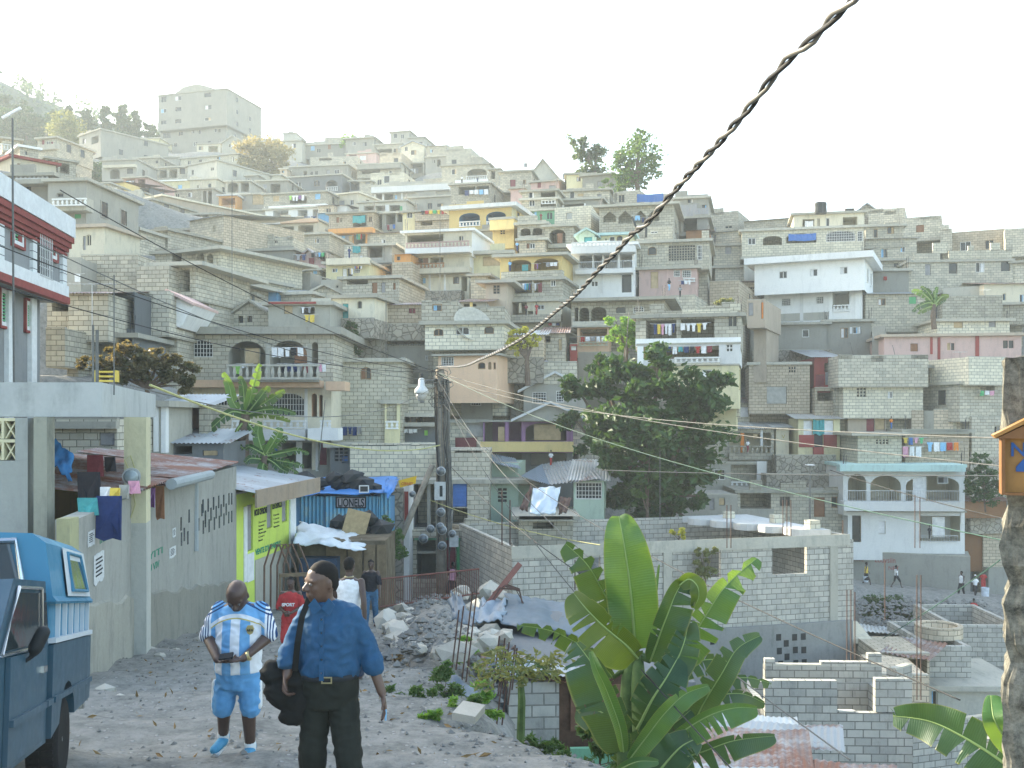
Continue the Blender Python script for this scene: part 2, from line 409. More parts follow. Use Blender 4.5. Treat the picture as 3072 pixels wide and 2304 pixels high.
        if k in 'wga' or k=='x':
            yy=d-.02
            if k=='x':
                pm=MB(); nx=max(2,int(w_/.2+.5)); nz=max(2,int(h_/.2+.5)); nx=min(nx,16); nz=min(nz,10)
                for i in range(nx+1): c=xa+w_*i/nx; pm.box((c-.025,0.03,za),(c+.025,yy-.04,zc))
                for i in range(nz+1): c=za+h_*i/nz; pm.box((xa,.032,c-.025),(xb,yy-.045,c+.025))
                fr=pm.build('vent_block',wmm,E)
            else:
                pm=MB(); fw=.05
                pm.box((xa,.04,za),(xa+fw,.11,zc)); pm.box((xb-fw,.04,za),(xb,.11,zc)); pm.box((xa+fw,.04,za),(xb-fw,.11,za+fw)); pm.box((xa+fw,.04,zc-fw),(xb-fw,.11,zc))
                if k=='g' or 'bars' in opt:
                    n=max(3,int(w_/.14)); n=min(n,18)
                    for i in range(1,n): c=xa+w_*i/n; pm.box((c-.012,-.03,za),(c+.012,-.006,zc))
                    for i in range(1,4): c=za+h_*i/4; pm.box((xa,-.005,c-.012),(xb,.018,c+.012))
                elif big and rs.random()<.6: pm.box(((xa+xb)/2-.025,.045,za+fw),((xa+xb)/2+.025,.1,zc-fw))
                fm=WHITEF if ('wf' in opt or k=='g') else rs.choice([WOODF,WHITEF,wmm,wmm])
                if 'redf' in opt: fm=pnt('red')
                fr=pm.build('window',fm,E)
            pp=MB(); pp.face([(xa,yy,za),(xb,yy,za),(xb,yy,zc),(xa,yy,zc)])
            pp.build('pane',PANE,fr)
            if k!='x' and big and not arch and rs.random()<.45 and k=='w':
                sx=xa+ (0 if rs.random()<.5 else w_*.55); sp=MB(); sp.box((sx+.05,.115,za+.05),(sx+w_*.45,.14,zc-.05))
                sp.build('curtain' ,clo(rs.choice(['white','grey','tan','lblue'])),fr)
        elif k=='s':
            pm=MB(); pm.box((xa+.02,.06,za+.02),(xb-.02,.12,zc-.02))
            n=max(3,min(12,int(h_/.15)))
            for i in range(n): c=za+h_*(i+.5)/n; pm.box((xa+.05,.04,c-.02),(xb-.05,.058,c+.02))
            pm.build('shutter',pnt(opt[0] if opt else 'grey'),E)
        elif k in 'dD':
            pm=MB(); yy=.2 if k=='d' else .1; pm.box((xa+.01,yy,za),(xb-.01,yy+.04,zc-.01))
            for i in (0,1):
                pm.box((xa+w_*.15,yy-.02,za+h_*(.08+.46*i)),(xb-w_*.15,yy-.001,za+h_*(.44+.46*i)))
            pm.build('door',pnt(opt[0]) if opt and opt[0] in CLR else (PANE if k=='d' else WOODF),E)
    mats=[wmm,im]+([wm(sidemat)] if sidemat else [])
    mb.build('wall',mats,E)
    # ---- side windows
    if sidew and D>4 and Hh>1.8:
        for s in range(int(Hh/2.7)+ (1 if Hh%2.7>1.6 else 0)):
            zz=s*2.75+.9
            if zz+1>top: break
            for yy in (D*.25,D*.62):
                if rs.random()<.7:
                    for sx in ((L,1) if yaw<0 else (0,-1),):
                        xx,sg=sx; pm=MB(); y_,hh_=yy,.9
                        pm.box((xx-.02 if sg>0 else xx-.06,y_,zz),(xx+.06 if sg>0 else xx+.02,y_+.06,zz+1)); pm.box((xx-.02 if sg>0 else xx-.06,y_+hh_,zz),(xx+.06 if sg>0 else xx+.02,y_+hh_+.06,zz+1))
                        
                        xa_,xb_=(xx-.02,xx+.06) if sg>0 else (xx-.06,xx+.02)
                        for z_ in (zz-.06,zz+1): pm.box((xa_,y_,z_),(xb_,y_+hh_+.06,z_+.06))
                        fr=pm.build('window',wmm,E); p2=MB(); e=xx+.012*sg
                        p2.box((min(xx,e),y_+.06,zz),(max(xx,e),y_+hh_,zz+1)); p2.build('pane',PANE,fr)
    # ---- roof
    r=MB()
    if roof=='flat':
        r.box((-oh,-oh,Hh-rt),(L+oh,D+oh,Hh))
        if ext>1 and L>2.5 and D>3:
            q=rs.random()
            if q<.4:
                x_=0.; c=MB()
                while x_<L-.4:
                    s_=rs.choice([.8,1.2,1.7]); e_=min(L,x_+s_)
                    if rs.random()<.62: c.box((x_,.02,Hh-.01),(e_,.2,Hh+rs.choice([.2,.2,.42,.62])))
                    x_=e_
                if c.v: c.build('parapet',wmm,E)['kind']='stuff'
            if q>.3 and q<.75:
                c=MB()
                for cx in (.1,L-.1):
                    if rs.random()<.7: [c.tube([(cx+a_,.1+b_,Hh-.05),(cx+a_*1.3+.03,.1+b_,Hh+rs.uniform(.5,1.1))],.012+Y0*.00008,4) for a_,b_ in ((-.08,0),(.08,0),(0,.15))]
                if c.v: c.build('rebar',IRON,E)['kind']='stuff'
        r.build('roof',rcm,E)
    elif roof=='gable':
        o2=.35; rise=Hh-top; slope=rise/(L/2); 
        for sg in (-1,1):
            xe=L/2+sg*(L/2+o2); ze=top-slope*o2
            pts=[(L/2,Hh+.02),(xe,ze+.02),(xe,ze+.16),(L/2,Hh+.16)]
            if sg>0: pts=pts[::-1]
            r.prism(pts,-o2,D+o2)
        r.build('roof',rcm,E)
    elif roof in('tin','shed'):
        tilt=.5 if roof=='tin' else -.35
        corr_sheet(r,(-oh,-oh,Hh-.02-tilt*0),(L+2*oh,0,0),(0,D+2*oh,tilt*D*.3),0)
        n=len(r.v)
        r.build('roof',rcm if rc else TINR,E)
    elif roof=='none': # parapet: open topped, floor slab lower down
        r.box((.2,.2,Hh-.9),(L-.2,D-.2,Hh-.8)) if Hh>2 else r.box((.05,.05,Hh-.2),(L-.05,D-.05,Hh-.1))
        r.build('roof',SLAB,E)
        pw=MB(); pw.box((0,.002,top),(L,.2,top+.05)); pw.build('coping',SLAB,E)
    # ---- the rest
    for (xa,za,xb,zc,k,opt,yo) in post:
        pm=MB(); w_=xb-xa; h_=zc-za
        if k in 'pP':
            pm.box((xa,yo,za),(xb,-.003,zc))
            mm=[wm(z) for z in opt if z in W]
            pm.build('balcony' if k=='P' or h_>.5 else 'ledge',mm[0] if mm else SLAB,E)
        elif k=='q':   # solid balcony box with open top
            pm.box((xa,yo,za),(xb,yo+.12,zc)); pm.box((xa,yo+.12,za),(xa+.12,-.003,zc)); pm.box((xb-.12,yo+.12,za),(xb,-.003,zc)); pm.box((xa+.12,yo+.12,za),(xb-.12,-.003,za+.15))
            mm=[wm(z) for z in opt if z in W]; pm.build('balcony',mm[0] if mm else SLAB,E)
        elif k=='r':
            pm.box((xa,yo-.02,zc-.09),(xb,yo+.14,zc)); pm.box((xa,yo,za),(xb,yo+.12,za+.08))
            n=max(2,min(60,int(w_/.3)))
            for i in range(n+1):
                c=xa+.08+(w_-.16)*i/n; s=.045
                m_=za+.08+(h_-.17)*.4
                for (za_,zb_,ra,rb) in ((za+.08,m_,.035,.075),(m_,zc-.09,.075,.03)):
                    b=len(pm.v)
                    for (z_,r_) in ((za_,ra),(zb_,rb)):
                        for (dx,dy) in ((-1,-1),(1,-1),(1,1),(-1,1)): pm.v.append((c+dx*r_,yo+.06+dy*r_*.8,z_))
                    for f in ((0,1,5,4),(1,2,6,5),(2,3,7,6),(3,0,4,7)): pm.f.append(tuple(b+z for z in f)); pm.m.append(0)
            mm=[wm(z) for z in opt if z in W]; pm.build('balustrade',mm[0] if mm else SLABW,E)
        elif k=='R':
            pm.box((xa,yo,zc-.04),(xb,yo+.04,zc)); pm.box((xa,yo,za),(xb,yo+.04,za+.04)); n=max(2,min(60,int(w_/.16)))
            for i in range(n+1): c=xa+w_*i/n; pm.box((c-.01,yo+.01,za),(c+.01,yo+.03,zc))
            pm.build('railing',IRONW,E)
        elif k=='c':
            dd=.22
            if w_<.12: xb=xa+.16
            pm.box((xa,-dd*.3,za),(xb,dd,zc)); mm=[wm(z) for z in opt if z in W]; pm.build('column',mm[0] if mm else wmm,E)
        elif k=='k':
            pm.box((xa,0,za),(xb,.2,zc)); mm=[wm(z) for z in opt if z in W]; pm.build('parapet',mm[0] if mm else wmm,E)
        elif k=='t':   # cloth or tarp stretched over part of the front
            n=10; b=len(pm.v)
            for s in (0,.03):
                for i in range(n+1):
                    f=i/n; sg=.12*math.sin(f*11+xa); 
                    pm.v.append((xa+w_*f,-.12+s-abs(sg)*.6,zc-.08*h_*math.sin(f*3.1))); pm.v.append((xa+w_*f,-.12+s+sg*.4-.05,za+.06*h_*math.sin(f*8)))
            for i in range(n): pm.f.append((b+2*i,b+2*i+1,b+2*i+3,b+2*i+2)); pm.m.append(0); c=b+2*(n+1); pm.f.append((c+2*i,c+2*i+2,c+2*i+3,c+2*i+1)); pm.m.append(0)
            pm.build('cloth_cover',clo(opt[0]),E)
        elif k=='l':   # laundry: every garment is a thing
            cols=opt[0].split(','); n=len(cols); M=E.matrix_basis.copy() if False else Matrix.Translation((X0,Y0,zb))@Matrix.Rotation(a,4,'Z')
            lm=MB(); lm.tube([(xa-.2,yo,zc+.01),((xa+xb)/2,yo,zc-.03),(xb+.2,yo,zc+.01)],.012,4)
            lo=lm.build('clothesline',IRONW); lo.matrix_world=M
            where=lt or 'the house'; LN=LINES.get(where,0); LINES[where]=LN+1
            ln=('','second ','third ','fourth ','fifth ','sixth ','seventh ','eighth ')[LN]
            tag(lo,'%swashing line, %s, at %s'%(ln,cols[0].replace('lblue','light blue')+' piece first',where),'clothesline')
            for i,cn in enumerate(cols):
                gm=MB(); ga=xa+w_*(i+.06)/n; gb=xa+w_*(i+.94)/n; kd=rs.choice([0,1,2,0])
                garment(gm,ga,gb,zc,h_*rs.uniform(.7,1),yo,kd,rs.random())
                go=gm.build(['towel','shirt','trousers'][kd],clo(cn)); go.matrix_world=M
                nm=cn.replace('lblue','light blue')
                tag(go,'%s %s, %s on the %sline at %s'%(nm,['towel','shirt','trousers'][kd],ORD[i],ln,where),'laundry','washing drying at '+where)
    return E
# ------------------------------------------------ houses of the hillside (outlines as seen, each at its own distance)
# tall unfinished block on the ridge
H('A',1385,830,1960,1060,'gr','w 1405 862 1475 910;w 1540 850 1580 885;w 1648 840 1678 865;w 1715 835 1740 870;w 1850 820 1872 855;w 1885 822 1905 858;w 1670 938 1706 975;w 1795 930 1835 945','lower storeys of the unfinished apartment block, grey and stained',yaw=-16,Y=231,D=12,oh=.2,ext=8)
tw=H('A',1365,535,1960,845,'gr','w 1390 548 1438 598;w 1513 545 1567 582;w 1765 515 1825 555;w 1390 655 1438 690;w 1513 640 1567 676;w 1770 622 1828 660;w 1390 755 1438 790;w 1513 742 1567 780;w 1768 728 1822 758','tallest building on the ridge, a bare grey apartment block overhanging its base',yaw=-16,Y=230,D=15,oh=.2,ext=0,name='apartment_block',cat='apartment block',gp=False)
mb=MB(); mb.prism([(4,-.2),(9,-.2),(15.4,-.2),(12.5,.9),(10,1.6),(6.5,1.2)],.3,9); o=mb.build('roof_ridge',SLAB,tw); o.location=(0,0,HOUSES[-1][3]+.2)
H('A',685,885,872,1110,'gr','w 712 915 740 958;o 790 900 850 962;w 805 1018 832 1055','two storey grey house beside the pines, left of the tall block',yaw=-38,D=14)
H('A',1015,962,1380,1085,'lg','w 1050 985 1085 1015','pale blank walled house right below the pine trees',D=6,Y=218)
H('A',1072,912,1375,975,'py','a 1140 935 1185 962;a 1200 935 1290 965;w 1315 925 1340 965','low yellowish house with arches at the left foot of the tall block',D=6,Y=222)
H('A',325,905,490,1065,'gb','s 360 922 385 965 maroon;w 400 930 428 965;s 440 935 460 970 maroon;p 320 965 495 1010','small house with maroon shutters left of the round green tree',yaw=-15,Y=128)
H('A',1700,955,1905,1060,'cr','w 1715 975 1755 1010;o 1800 975 1880 1035','cream house with an open porch under the tall block',Y=215)
H('A',1920,895,2105,1060,'lg','w 1975 955 2005 985;w 2020 950 2035 985','pale gabled house at the right foot of the tall block',roof='gable',Y=212)
H('A',880,1095,1180,1265,'gr','A 950 1172 1035 1258;w 1095 1165 1150 1215;p 888 1138 1168 1162 .6 cr;w 845 1120 865 1160','grey house with one wide arch and a cream ledge, above the dark bush',Y=160)
H('A',1165,1075,1380,1190,'gb','w 1218 1130 1250 1165;w 1340 1095 1370 1125','small block house on the slope, second row under the tall block',Y=180)
H('A',1290,1072,1545,1160,'gr','w 1385 1088 1425 1132','low grey house with a single dark window under the tall block',Y=190)
H('A',1560,1080,2060,1195,'lb','w 1620 1100 1650 1140;w 1715 1090 1745 1125;w 1872 1065 1903 1115;w 2000 1068 2020 1112','long pale block house with four windows below the ridge',Y=188,yaw=-17)
H('A',1245,1165,1625,1285,'gb','w 1298 1185 1350 1240;o 1380 1180 1440 1250;o 1462 1178 1530 1250;w 1552 1165 1600 1218','block house with two wide openings side by side, middle of the left slope',Y=168)
H('A',1622,1140,1875,1290,'lg','w 1820 1160 1850 1190','plain pale rendered house with windows only on its right flank',Y=166,yaw=-32,D=13)
H('A',1275,1275,1640,1450,'py','w 1340 1345 1440 1400;s 1537 1310 1573 1358 lblue','yellowish house under a white slab on the left slope',rc='w',Y=158)
H('A',1640,1262,1870,1420,'cr','a 1795 1295 1827 1342;w 1700 1310 1728 1340','cream house with one small arched window on the left slope',Y=157)
H('A',1475,1350,1740,1510,'gb','w 1515 1385 1548 1432;w 1622 1375 1660 1418','block house with two square windows and a terrace at its right',Y=148)
H('A',1740,1338,1838,1510,'gr','o 1752 1362 1830 1475;c 1785 1362 1796 1475','open pillared terrace room beside the two windowed block house',Y=146)
H('A',668,1300,950,1440,'gb','w 785 1375 812 1402','low block shed with one window behind the yellow front',Y=125)
H('A',948,1298,1072,1390,'ye','w 960 1310 985 1350;D 1003 1318 1022 1368 maroon;w 1040 1330 1060 1360','tiny yellow fronted room with a maroon door',Y=128,yaw=-20,roof='tin')
H('A',1068,1245,1268,1345,'pk','o 1085 1262 1165 1335;o 1190 1262 1255 1335;l 1088 1275 1160 1330 lblue,white,grey','pink pillared terrace hung with washing below the dark bush',Y=134,lt='the small pink terrace')
H('A',1205,1338,1305,1440,'dg','o 1218 1350 1290 1420','dark open lean-to under the pink terrace',Y=130,roof='tin')
H('A',955,1378,1215,1490,'cr','p 948 1375 1205 1430 1.0;w 1020 1440 1050 1470','house with a wide cream ledge under the yellow fronted room',Y=122,yaw=-14)
H('A',970,1462,1315,1625,'gb','w 1010 1488 1048 1533;d 1125 1500 1152 1582;w 1253 1518 1272 1560','block house with a narrow dark doorway behind the man in yellow',yaw=-22,Y=112)
H('A',1222,1432,1405,1560,'gr','w 1300 1490 1335 1525;r 1315 1535 1395 1560','house with a cream roof edge and a long brown flank',yaw=-36,rc='c',D=17,Y=117,sidemat='tn')
H('A',1540,1560,1905,1660,'gb','o 1560 1575 1640 1650;o 1680 1570 1730 1650;o 1750 1570 1800 1650','open pillared shelter under a slab, just right of the brown flank',Y=112)
H('A',1890,1395,2040,1580,'og','o 1915 1425 2030 1500;r 1922 1488 2030 1522 .1 pe;w 1945 1540 1975 1575','orange house with a small balustraded balcony',Y=140,rc='w',sidew=False)
H('A',1950,1275,2160,1395,'gr','A 1965 1290 2060 1375;o 2080 1290 2150 1370','grey house with an arched terrace above the orange house',Y=152)
H('A',-40,1055,110,1200,'pe','w 12 1110 45 1158','front of the peach house at the far left edge, upper slope',yaw=-5,Y=78,D=4,sidew=False)
H('A',100,1050,485,1245,'cr','s 150 1120 180 1160 brown','cream house with a red roof line receding to the right, upper left',yaw=48,Y=76,D=5,rc='r',sidew=False,gp=False)
H('A',172,965,330,1080,'gb','w 210 1010 240 1050','block house with a white roof edge at upper left',yaw=40,Y=92,rc='w',D=4)
H('A',20,895,175,1000,'gb','r 0 950 160 1000 .1','grey house with a roof terrace behind the leaning lamp',yaw=30,Y=98,D=4)
H('A',400,1065,655,1230,'gb','o 410 1090 500 1185;o 520 1120 600 1205;c 455 1090 466 1185','ruined looking open fronted block house below the round tree',yaw=38,Y=98,D=5)
H('A',480,1190,665,1330,'tb','w 500 1230 525 1270;w 580 1200 600 1240','tan block ruin beside the dark bush',yaw=25,Y=100,roof='none',D=5)
H('A',85,1215,450,1500,'gr','r 130 1225 415 1262 .15;d 215 1310 270 1385;p 80 1262 440 1300 .9','grey house with a balustraded roof terrace behind the red trimmed house',yaw=-4,Y=66,D=8)
H('A',415,1262,745,1660,'gr','w 490 1380 550 1418;q 443 1425 745 1535 1.2;r 448 1428 742 1492 1.2;s 640 1560 700 1600 green','grey house with a large projecting balustraded balcony',yaw=-6,Y=64,roof='flat')
H('A',770,1490,900,1665,'lb','','curved concrete parapet house beside the stair where people stand',yaw=20,Y=84,roof='none',sidew=False)
H('A',2120,1225,2230,1300,'gr','w 2140 1250 2170 1290','small grey house behind the dry tree',Y=165)
# ---- tile E, left middle
H('E',595,508,905,775,'cr','a 745 585 790 685;s 715 600 740 720 grey','cream house with a tan cornice left of the washing heaps',yaw=-10,Y=62,rc='t',D=4)
H('E',985,540,1200,745,'gb','o 1090 552 1152 660;w 1160 580 1195 640','grey room with a dark doorway right of the cream house',Y=74,yaw=-14)
H('E',1200,560,1450,760,'gb','','windowless block house under a sloping roof line, left middle',Y=78,yaw=-26,D=9)
H('E',1430,540,1650,740,'gr','w 1535 570 1567 620;d 1445 545 1470 620','grey stepped house left of the tall block tower house',Y=86)
H('E',1640,470,1930,760,'gb','w 1840 510 1862 570;w 1735 640 1780 690;w 1810 630 1858 685','tall grey block house standing corner on, with dark side windows',yaw=-34,Y=84,D=9,sidemat='tb',roof='tin',rc='TIN')
H('E',700,765,1190,1090,'gb','','broad blank block wall house in the left middle',Y=52,yaw=-4,roof='none',D=5,sidew=False)
H('E',1180,865,1460,1110,'gb','','blank block house carrying the open corner terrace',Y=51,yaw=-8,roof='none',D=5,sidew=False)
H('E',1440,845,1690,1120,'gb','o 1465 880 1545 1000;o 1575 890 1640 1080;c 1545 850 1572 1075;c 1648 900 1668 1120','open corner terrace with posts and a broad roof slab',yaw=-12,Y=52,oh=.8,D=6)
H('E',520,790,700,1060,'gr','l 640 925 695 1000 white','grey wall house with a white shirt hung on it',Y=50,yaw=0,lt='the grey wall behind the red trimmed house',roof='none',D=4)
H('E',1340,735,1690,860,'gb','o 1490 740 1570 822','block house with one square dark opening under a long slab',Y=66,yaw=-14)
H('E',1690,725,1905,925,'lb','A 1698 745 1765 885;A 1785 755 1842 900;w 1870 790 1886 850','house with two tall arched openings and a curved roof slab',yaw=-28,Y=65,oh=.8,D=8)
H('E',1690,915,1905,990,'lb','A 1700 920 1765 985;A 1790 930 1850 985','low arcaded storey between two roof slabs',yaw=-24,Y=63,D=7,oh=.3)
H('E',1675,985,1965,1260,'gb','O 1685 1030 1900 1175;c 1750 1030 1770 1180 og;c 1845 1020 1862 1175 og;w 1925 1070 1945 1140;p 1670 1178 1955 1225 .6','house with a light blue balcony and two orange posts',yaw=-16,Y=60,inner='aq',oh=.7)
H('E',1590,1235,1850,1420,'gb','w 1788 1245 1815 1302;w 1878 1270 1895 1300;w 1690 1260 1710 1300','low block house beneath the orange posted balcony',yaw=-16,Y=57)
H('E',590,1095,935,1460,'gb','','grey block house with looping scrawls, left, behind the aerial',yaw=0,Y=42,roof='tin',rc='TINR',D=5)
H('E',405,1110,600,1460,'gb','o 450 1115 592 1248','block room with a black square opening behind the red trimmed house',yaw=0,Y=43,D=4,roof='tin',rc='TINR')
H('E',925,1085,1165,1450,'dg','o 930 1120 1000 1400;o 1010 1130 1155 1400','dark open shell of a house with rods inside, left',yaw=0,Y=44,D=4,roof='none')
H('E',1160,1080,1460,1420,'gb','','plain block wall house left of the slanting white wall',yaw=0,Y=46,D=5,roof='none',sidew=False)
H('E',395,1395,560,1680,'gb','','narrow grey block pier house beside the red trimmed house',yaw=0,Y=40,D=4,roof='none')
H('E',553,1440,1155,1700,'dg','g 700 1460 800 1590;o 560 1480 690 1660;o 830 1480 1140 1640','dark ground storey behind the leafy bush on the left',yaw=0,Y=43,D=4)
# ---- top centre, tile B
H('B',120,455,295,570,'lg','w 65 500 85 530;w 180 520 200 545','pale gabled house on the skyline right of the tall block',roof='gable',Y=215)
H('B',0,530,130,640,'gr','w 10 550 30 580;w 70 545 88 575','flat roofed grey house in the gap right of the tall block',Y=212)
H('B',430,430,537,500,'lg','','square concrete water tank house on the skyline',Y=232,oh=.2,ext=2,rt=.15,sidew=False)
H('B',205,510,345,620,'wh','w 270 540 305 570','small white house above the dry tree',Y=208)
H('B',338,500,595,680,'lg','w 500 520 540 560;s 360 560 390 600 grey','pale house with a grassy roof edge right of the dry tree',Y=205)
H('B',590,530,972,720,'gr','s 668 540 702 582 lblue;s 815 517 843 570 brown;w 925 525 945 555;o 605 655 655 710','long grey ridge house with a brown and a blue shutter',Y=206)
H('B',970,478,1215,612,'gr','w 1027 505 1057 537','grey ridge house over a pink fronted porch, vines at its left',Y=204,yaw=-12,oh=.5)
H('B',975,608,1235,712,'pk','o 1000 620 1065 680;s 1090 628 1145 665 white;c 1150 608 1165 680','pink fronted porch with a white grille under the ridge house',Y=202,yaw=-12)
H('B',1355,420,1522,560,'gr','w 1383 433 1418 475;w 1447 440 1475 480','highest small house on the centre skyline with two dark windows',Y=212)
H('B',1520,470,1650,590,'gr','w 1560 500 1590 540;w 1605 505 1635 545','grey house stepping down right of the highest skyline house',Y=211)
H('B',1215,530,1450,680,'gb','w 1385 565 1420 598;o 1240 570 1370 620','block house with clothes spread on its broken wall, ridge centre',Y=203)
H('B',790,470,940,560,'gb','','half finished block room on the ridge behind the vines',Y=214,roof='none')
H('B',1452,510,1650,700,'lb','w 1535 578 1580 618','pale box house standing on legs, ridge centre',Y=192,yaw=-12,roof='gable',peak=.9,rc='TIN')
H('B',1475,690,1650,835,'lg','o 1505 700 1635 790;l 1510 740 1600 785 grey,white,white,grey;p 1470 785 1650 825 .5','washing balcony storey below the pale box house',Y=191,yaw=-12,lt='the balcony under the pale box house')
H('B',1670,545,1838,660,'gb','w 1700 570 1725 600','block house under a long dark sloping roof, ridge right of centre',Y=188,roof='tin',rc='TIN')
H('B',1660,635,1850,780,'gr','w 1720 660 1745 690;o 1760 660 1790 720','grey house with a pole in front, under the sloping roof',Y=184)
H('B',1838,575,2055,720,'gb','w 1885 660 1930 700;k 1850 545 1990 590;k 2000 560 2012 600','unfinished block house with broken wall tops on the skyline',Y=180,roof='none')
H('B',2050,640,2150,720,'gb','k 2060 625 2100 650','stub of block wall house at the skyline right of centre',Y=178,roof='none')
H('B',1800,710,2210,880,'gb','w 1885 740 1930 790;A 2020 742 2190 835;r 2010 802 2190 845;p 1915 838 2200 862 .5 wh','house with a broad arched balcony where a figure in white stands',Y=160,yaw=-12)
H('B',450,722,990,850,'gr','a 665 760 690 795;a 705 755 730 795;o 605 760 635 805;s 805 750 835 790 grey;w 500 795 530 812','long grey house with a pair of tiny arched windows',Y=178,yaw=-10)
H('B',490,808,935,965,'dg','a 537 853 585 900;a 697 840 747 890;A 795 840 895 930;r 800 895 900 935','dark rendered house with two arched windows and an arched balcony',Y=165,yaw=-14,D=7)
H('B',1185,788,1475,920,'lb','w 1300 800 1350 862;k 1190 775 1300 800;k 1350 775 1440 795','pale block house with a broken window gap above a white band',Y=163,yaw=-13,roof='none',D=8)
H('B',1190,890,1870,1045,'gr','p 1190 898 1865 948 .8 wh;o 1235 955 1285 1025;o 1305 955 1380 1022;s 1395 965 1415 1000 lblue;w 1540 960 1560 985;c 1215 950 1232 1030 wh;c 1287 950 1304 1028 wh;c 1450 945 1466 1020 wh;c 1648 935 1664 1010 wh;s 1610 950 1640 980 maroon','long house with a white band over a row of white columns',Y=156,yaw=-12,D=8)
H('B',1640,830,1870,915,'gb','','long low block wall house left of the arched balcony house',Y=166,yaw=-12,roof='none')
H('B',1090,842,1190,975,'gb','s 1140 840 1180 872 grey','narrow block house between the dark rendered house and the white band',Y=162)
H('B',1005,840,1095,960,'dg','o 1015 850 1088 925','dark open store beside the narrow block house',Y=164)
H('B',1265,610,1452,760,'tb','k 1270 600 1330 630;k 1380 600 1440 625','tan block shell below the broken wall, ridge centre',Y=186,roof='none')
H('B',1070,700,1452,810,'gb','o 1110 755 1270 785;w 1340 755 1370 775;p 1070 708 1440 745 .8','block house with a long dark slot window',Y=178)
H('B',665,640,1075,745,'gb','o 740 645 850 668;k 815 600 860 640','row of low broken block rooms under the ridge',Y=192,roof='none')
H('B',330,790,410,880,'cr','w 415 750 440 775','tan corner of a house under the dry tree',Y=172)
H('B',405,735,465,860,'tn','w 415 752 440 775','narrow tan house right of the dry tree',Y=176)
H('B',200,840,470,960,'gr','o 320 870 405 950;s 255 870 290 910 grey','grey house with a doorless gap left of the dark rendered house',Y=158)
H('B',20,955,265,1120,'gr','s 77 978 110 1018 grey;s 165 958 262 1050 tan','grey house with a slatted tan screen',Y=142)
H('B',262,955,805,1100,'gb','s 342 973 397 1022 tan;s 705 955 752 1003 lblue;o 490 985 635 1042;p 265 1065 800 1100 .9 wh;l 480 972 615 1020 lime,white,white,purple,white','grey block house with washing in its central opening, white slab below',Y=138,yaw=-13,lt='the central opening over the white slab')
H('B',275,1085,735,1215,'wh','o 343 1100 475 1175;o 555 1095 640 1165;o 685 1090 735 1165;l 455 1160 720 1205 lime,black,blue,blue,navy','white columned storey with dark clothes on its edge',Y=134,yaw=-13,lt='the edge of the white columned storey')
H('B',40,1095,300,1235,'gr','A 45 1112 168 1182','grey storey with an arched opening full of things',Y=136)
H('B',100,1195,415,1370,'cr','a 190 1255 225 1297;o 262 1240 370 1312;p 100 1200 395 1225 .7 wh','cream house with a tiny arched window under a white slab',Y=120,yaw=-13)
H('B',412,1185,728,1345,'cr','o 415 1240 522 1302;o 560 1230 690 1300;p 400 1180 722 1210 .5 pe','cream house with two wide openings and a peach edge',Y=119,yaw=-13)
H('B',60,1240,105,1360,'br','s 62 1250 100 1340 brown','narrow brown planked shed at the left end of the cream house',Y=118,yaw=-5)
H('B',725,1125,825,1310,'bl','','blue sheeted lean-to, the only blue wall high in the centre',Y=122,yaw=-10,roof='tin',D=3,rc='TIN',sidew=False)
H('B',825,1120,1215,1270,'tb','s 888 1157 915 1205 brown;w 918 1157 942 1205;o 1033 1140 1150 1242;t 1035 1145 1145 1212 teal;w 1170 1150 1200 1200','pale block house with a green cloth above an orange slab',Y=112,yaw=-13)
H('B',820,1260,1200,1420,'lg','p 820 1258 1195 1300 1.1 og;o 845 1300 1025 1400;o 1045 1300 1140 1395;c 826 1300 843 1400 og;c 1026 1295 1042 1395 og;c 1141 1290 1158 1390 og;l 905 1320 1030 1390 white,lblue,grey,tan;l 1060 1300 1115 1370 teal,green,red','open storey with orange posts under an orange slab',Y=108,yaw=-13,lt='the orange posted storey')
H('B',870,958,1075,1115,'cr','s 912 1015 960 1057 grey;a 1008 1005 1040 1053','cream house with a thick tan roof, upper centre',Y=140,yaw=-24,rc='c',D=8)
H('B',735,1058,870,1140,'tb','w 800 1080 845 1117','small tan block room above the blue lean-to',Y=130,roof='tin',rc='TINR')
H('B',865,1055,980,1125,'wh','','small white walled room beside the tan block room',Y=131,roof='tin',rc='TINR')
H('B',1085,1025,1495,1130,'lg','o 1130 1060 1215 1105;o 1230 1060 1310 1105;o 1350 1055 1440 1105;c 1215 1050 1228 1110;c 1315 1050 1345 1110 wh;s 1435 1060 1460 1110 green','open gallery with posts and a green corner panel',Y=132,yaw=-13)
H('B',1490,985,1895,1115,'gr','s 1563 1045 1600 1077 lg;w 1760 1038 1815 1070','grey house with a long slanting pole across its wall',Y=134,yaw=-13)
H('B',1285,1115,1475,1300,'gr','o 1320 1125 1400 1230;o 1415 1120 1460 1200;l 1325 1220 1400 1270 maroon,grey,blue;w 1330 1240 1370 1280','grey two storey house crowded with washing, centre',Y=112,lt='the crowded grey house')
H('B',1465,1105,1572,1310,'py','w 1500 1112 1548 1165','yellowish house with one dark window left of the long tan parapet',Y=106)
H('B',1568,1100,1915,1300,'tb','p 1570 1125 1912 1190 .3 tb;o 1620 1195 1720 1230;w 1650 1105 1700 1122;l 1620 1100 1860 1140 black,red,yellow,green,yellow,red,red','tan block house with a long parapet draped with bright clothes',Y=104,yaw=-14,lt='the long tan parapet')
H('B',1880,870,2215,1080,'gb','o 1945 895 2090 965;o 2100 890 2210 955;l 1995 925 2205 975 navy,white,white,lblue,white','block house with a broken parapet and white washing above the yellow house',Y=122,yaw=-14,lt='the broken parapet over the yellow house')
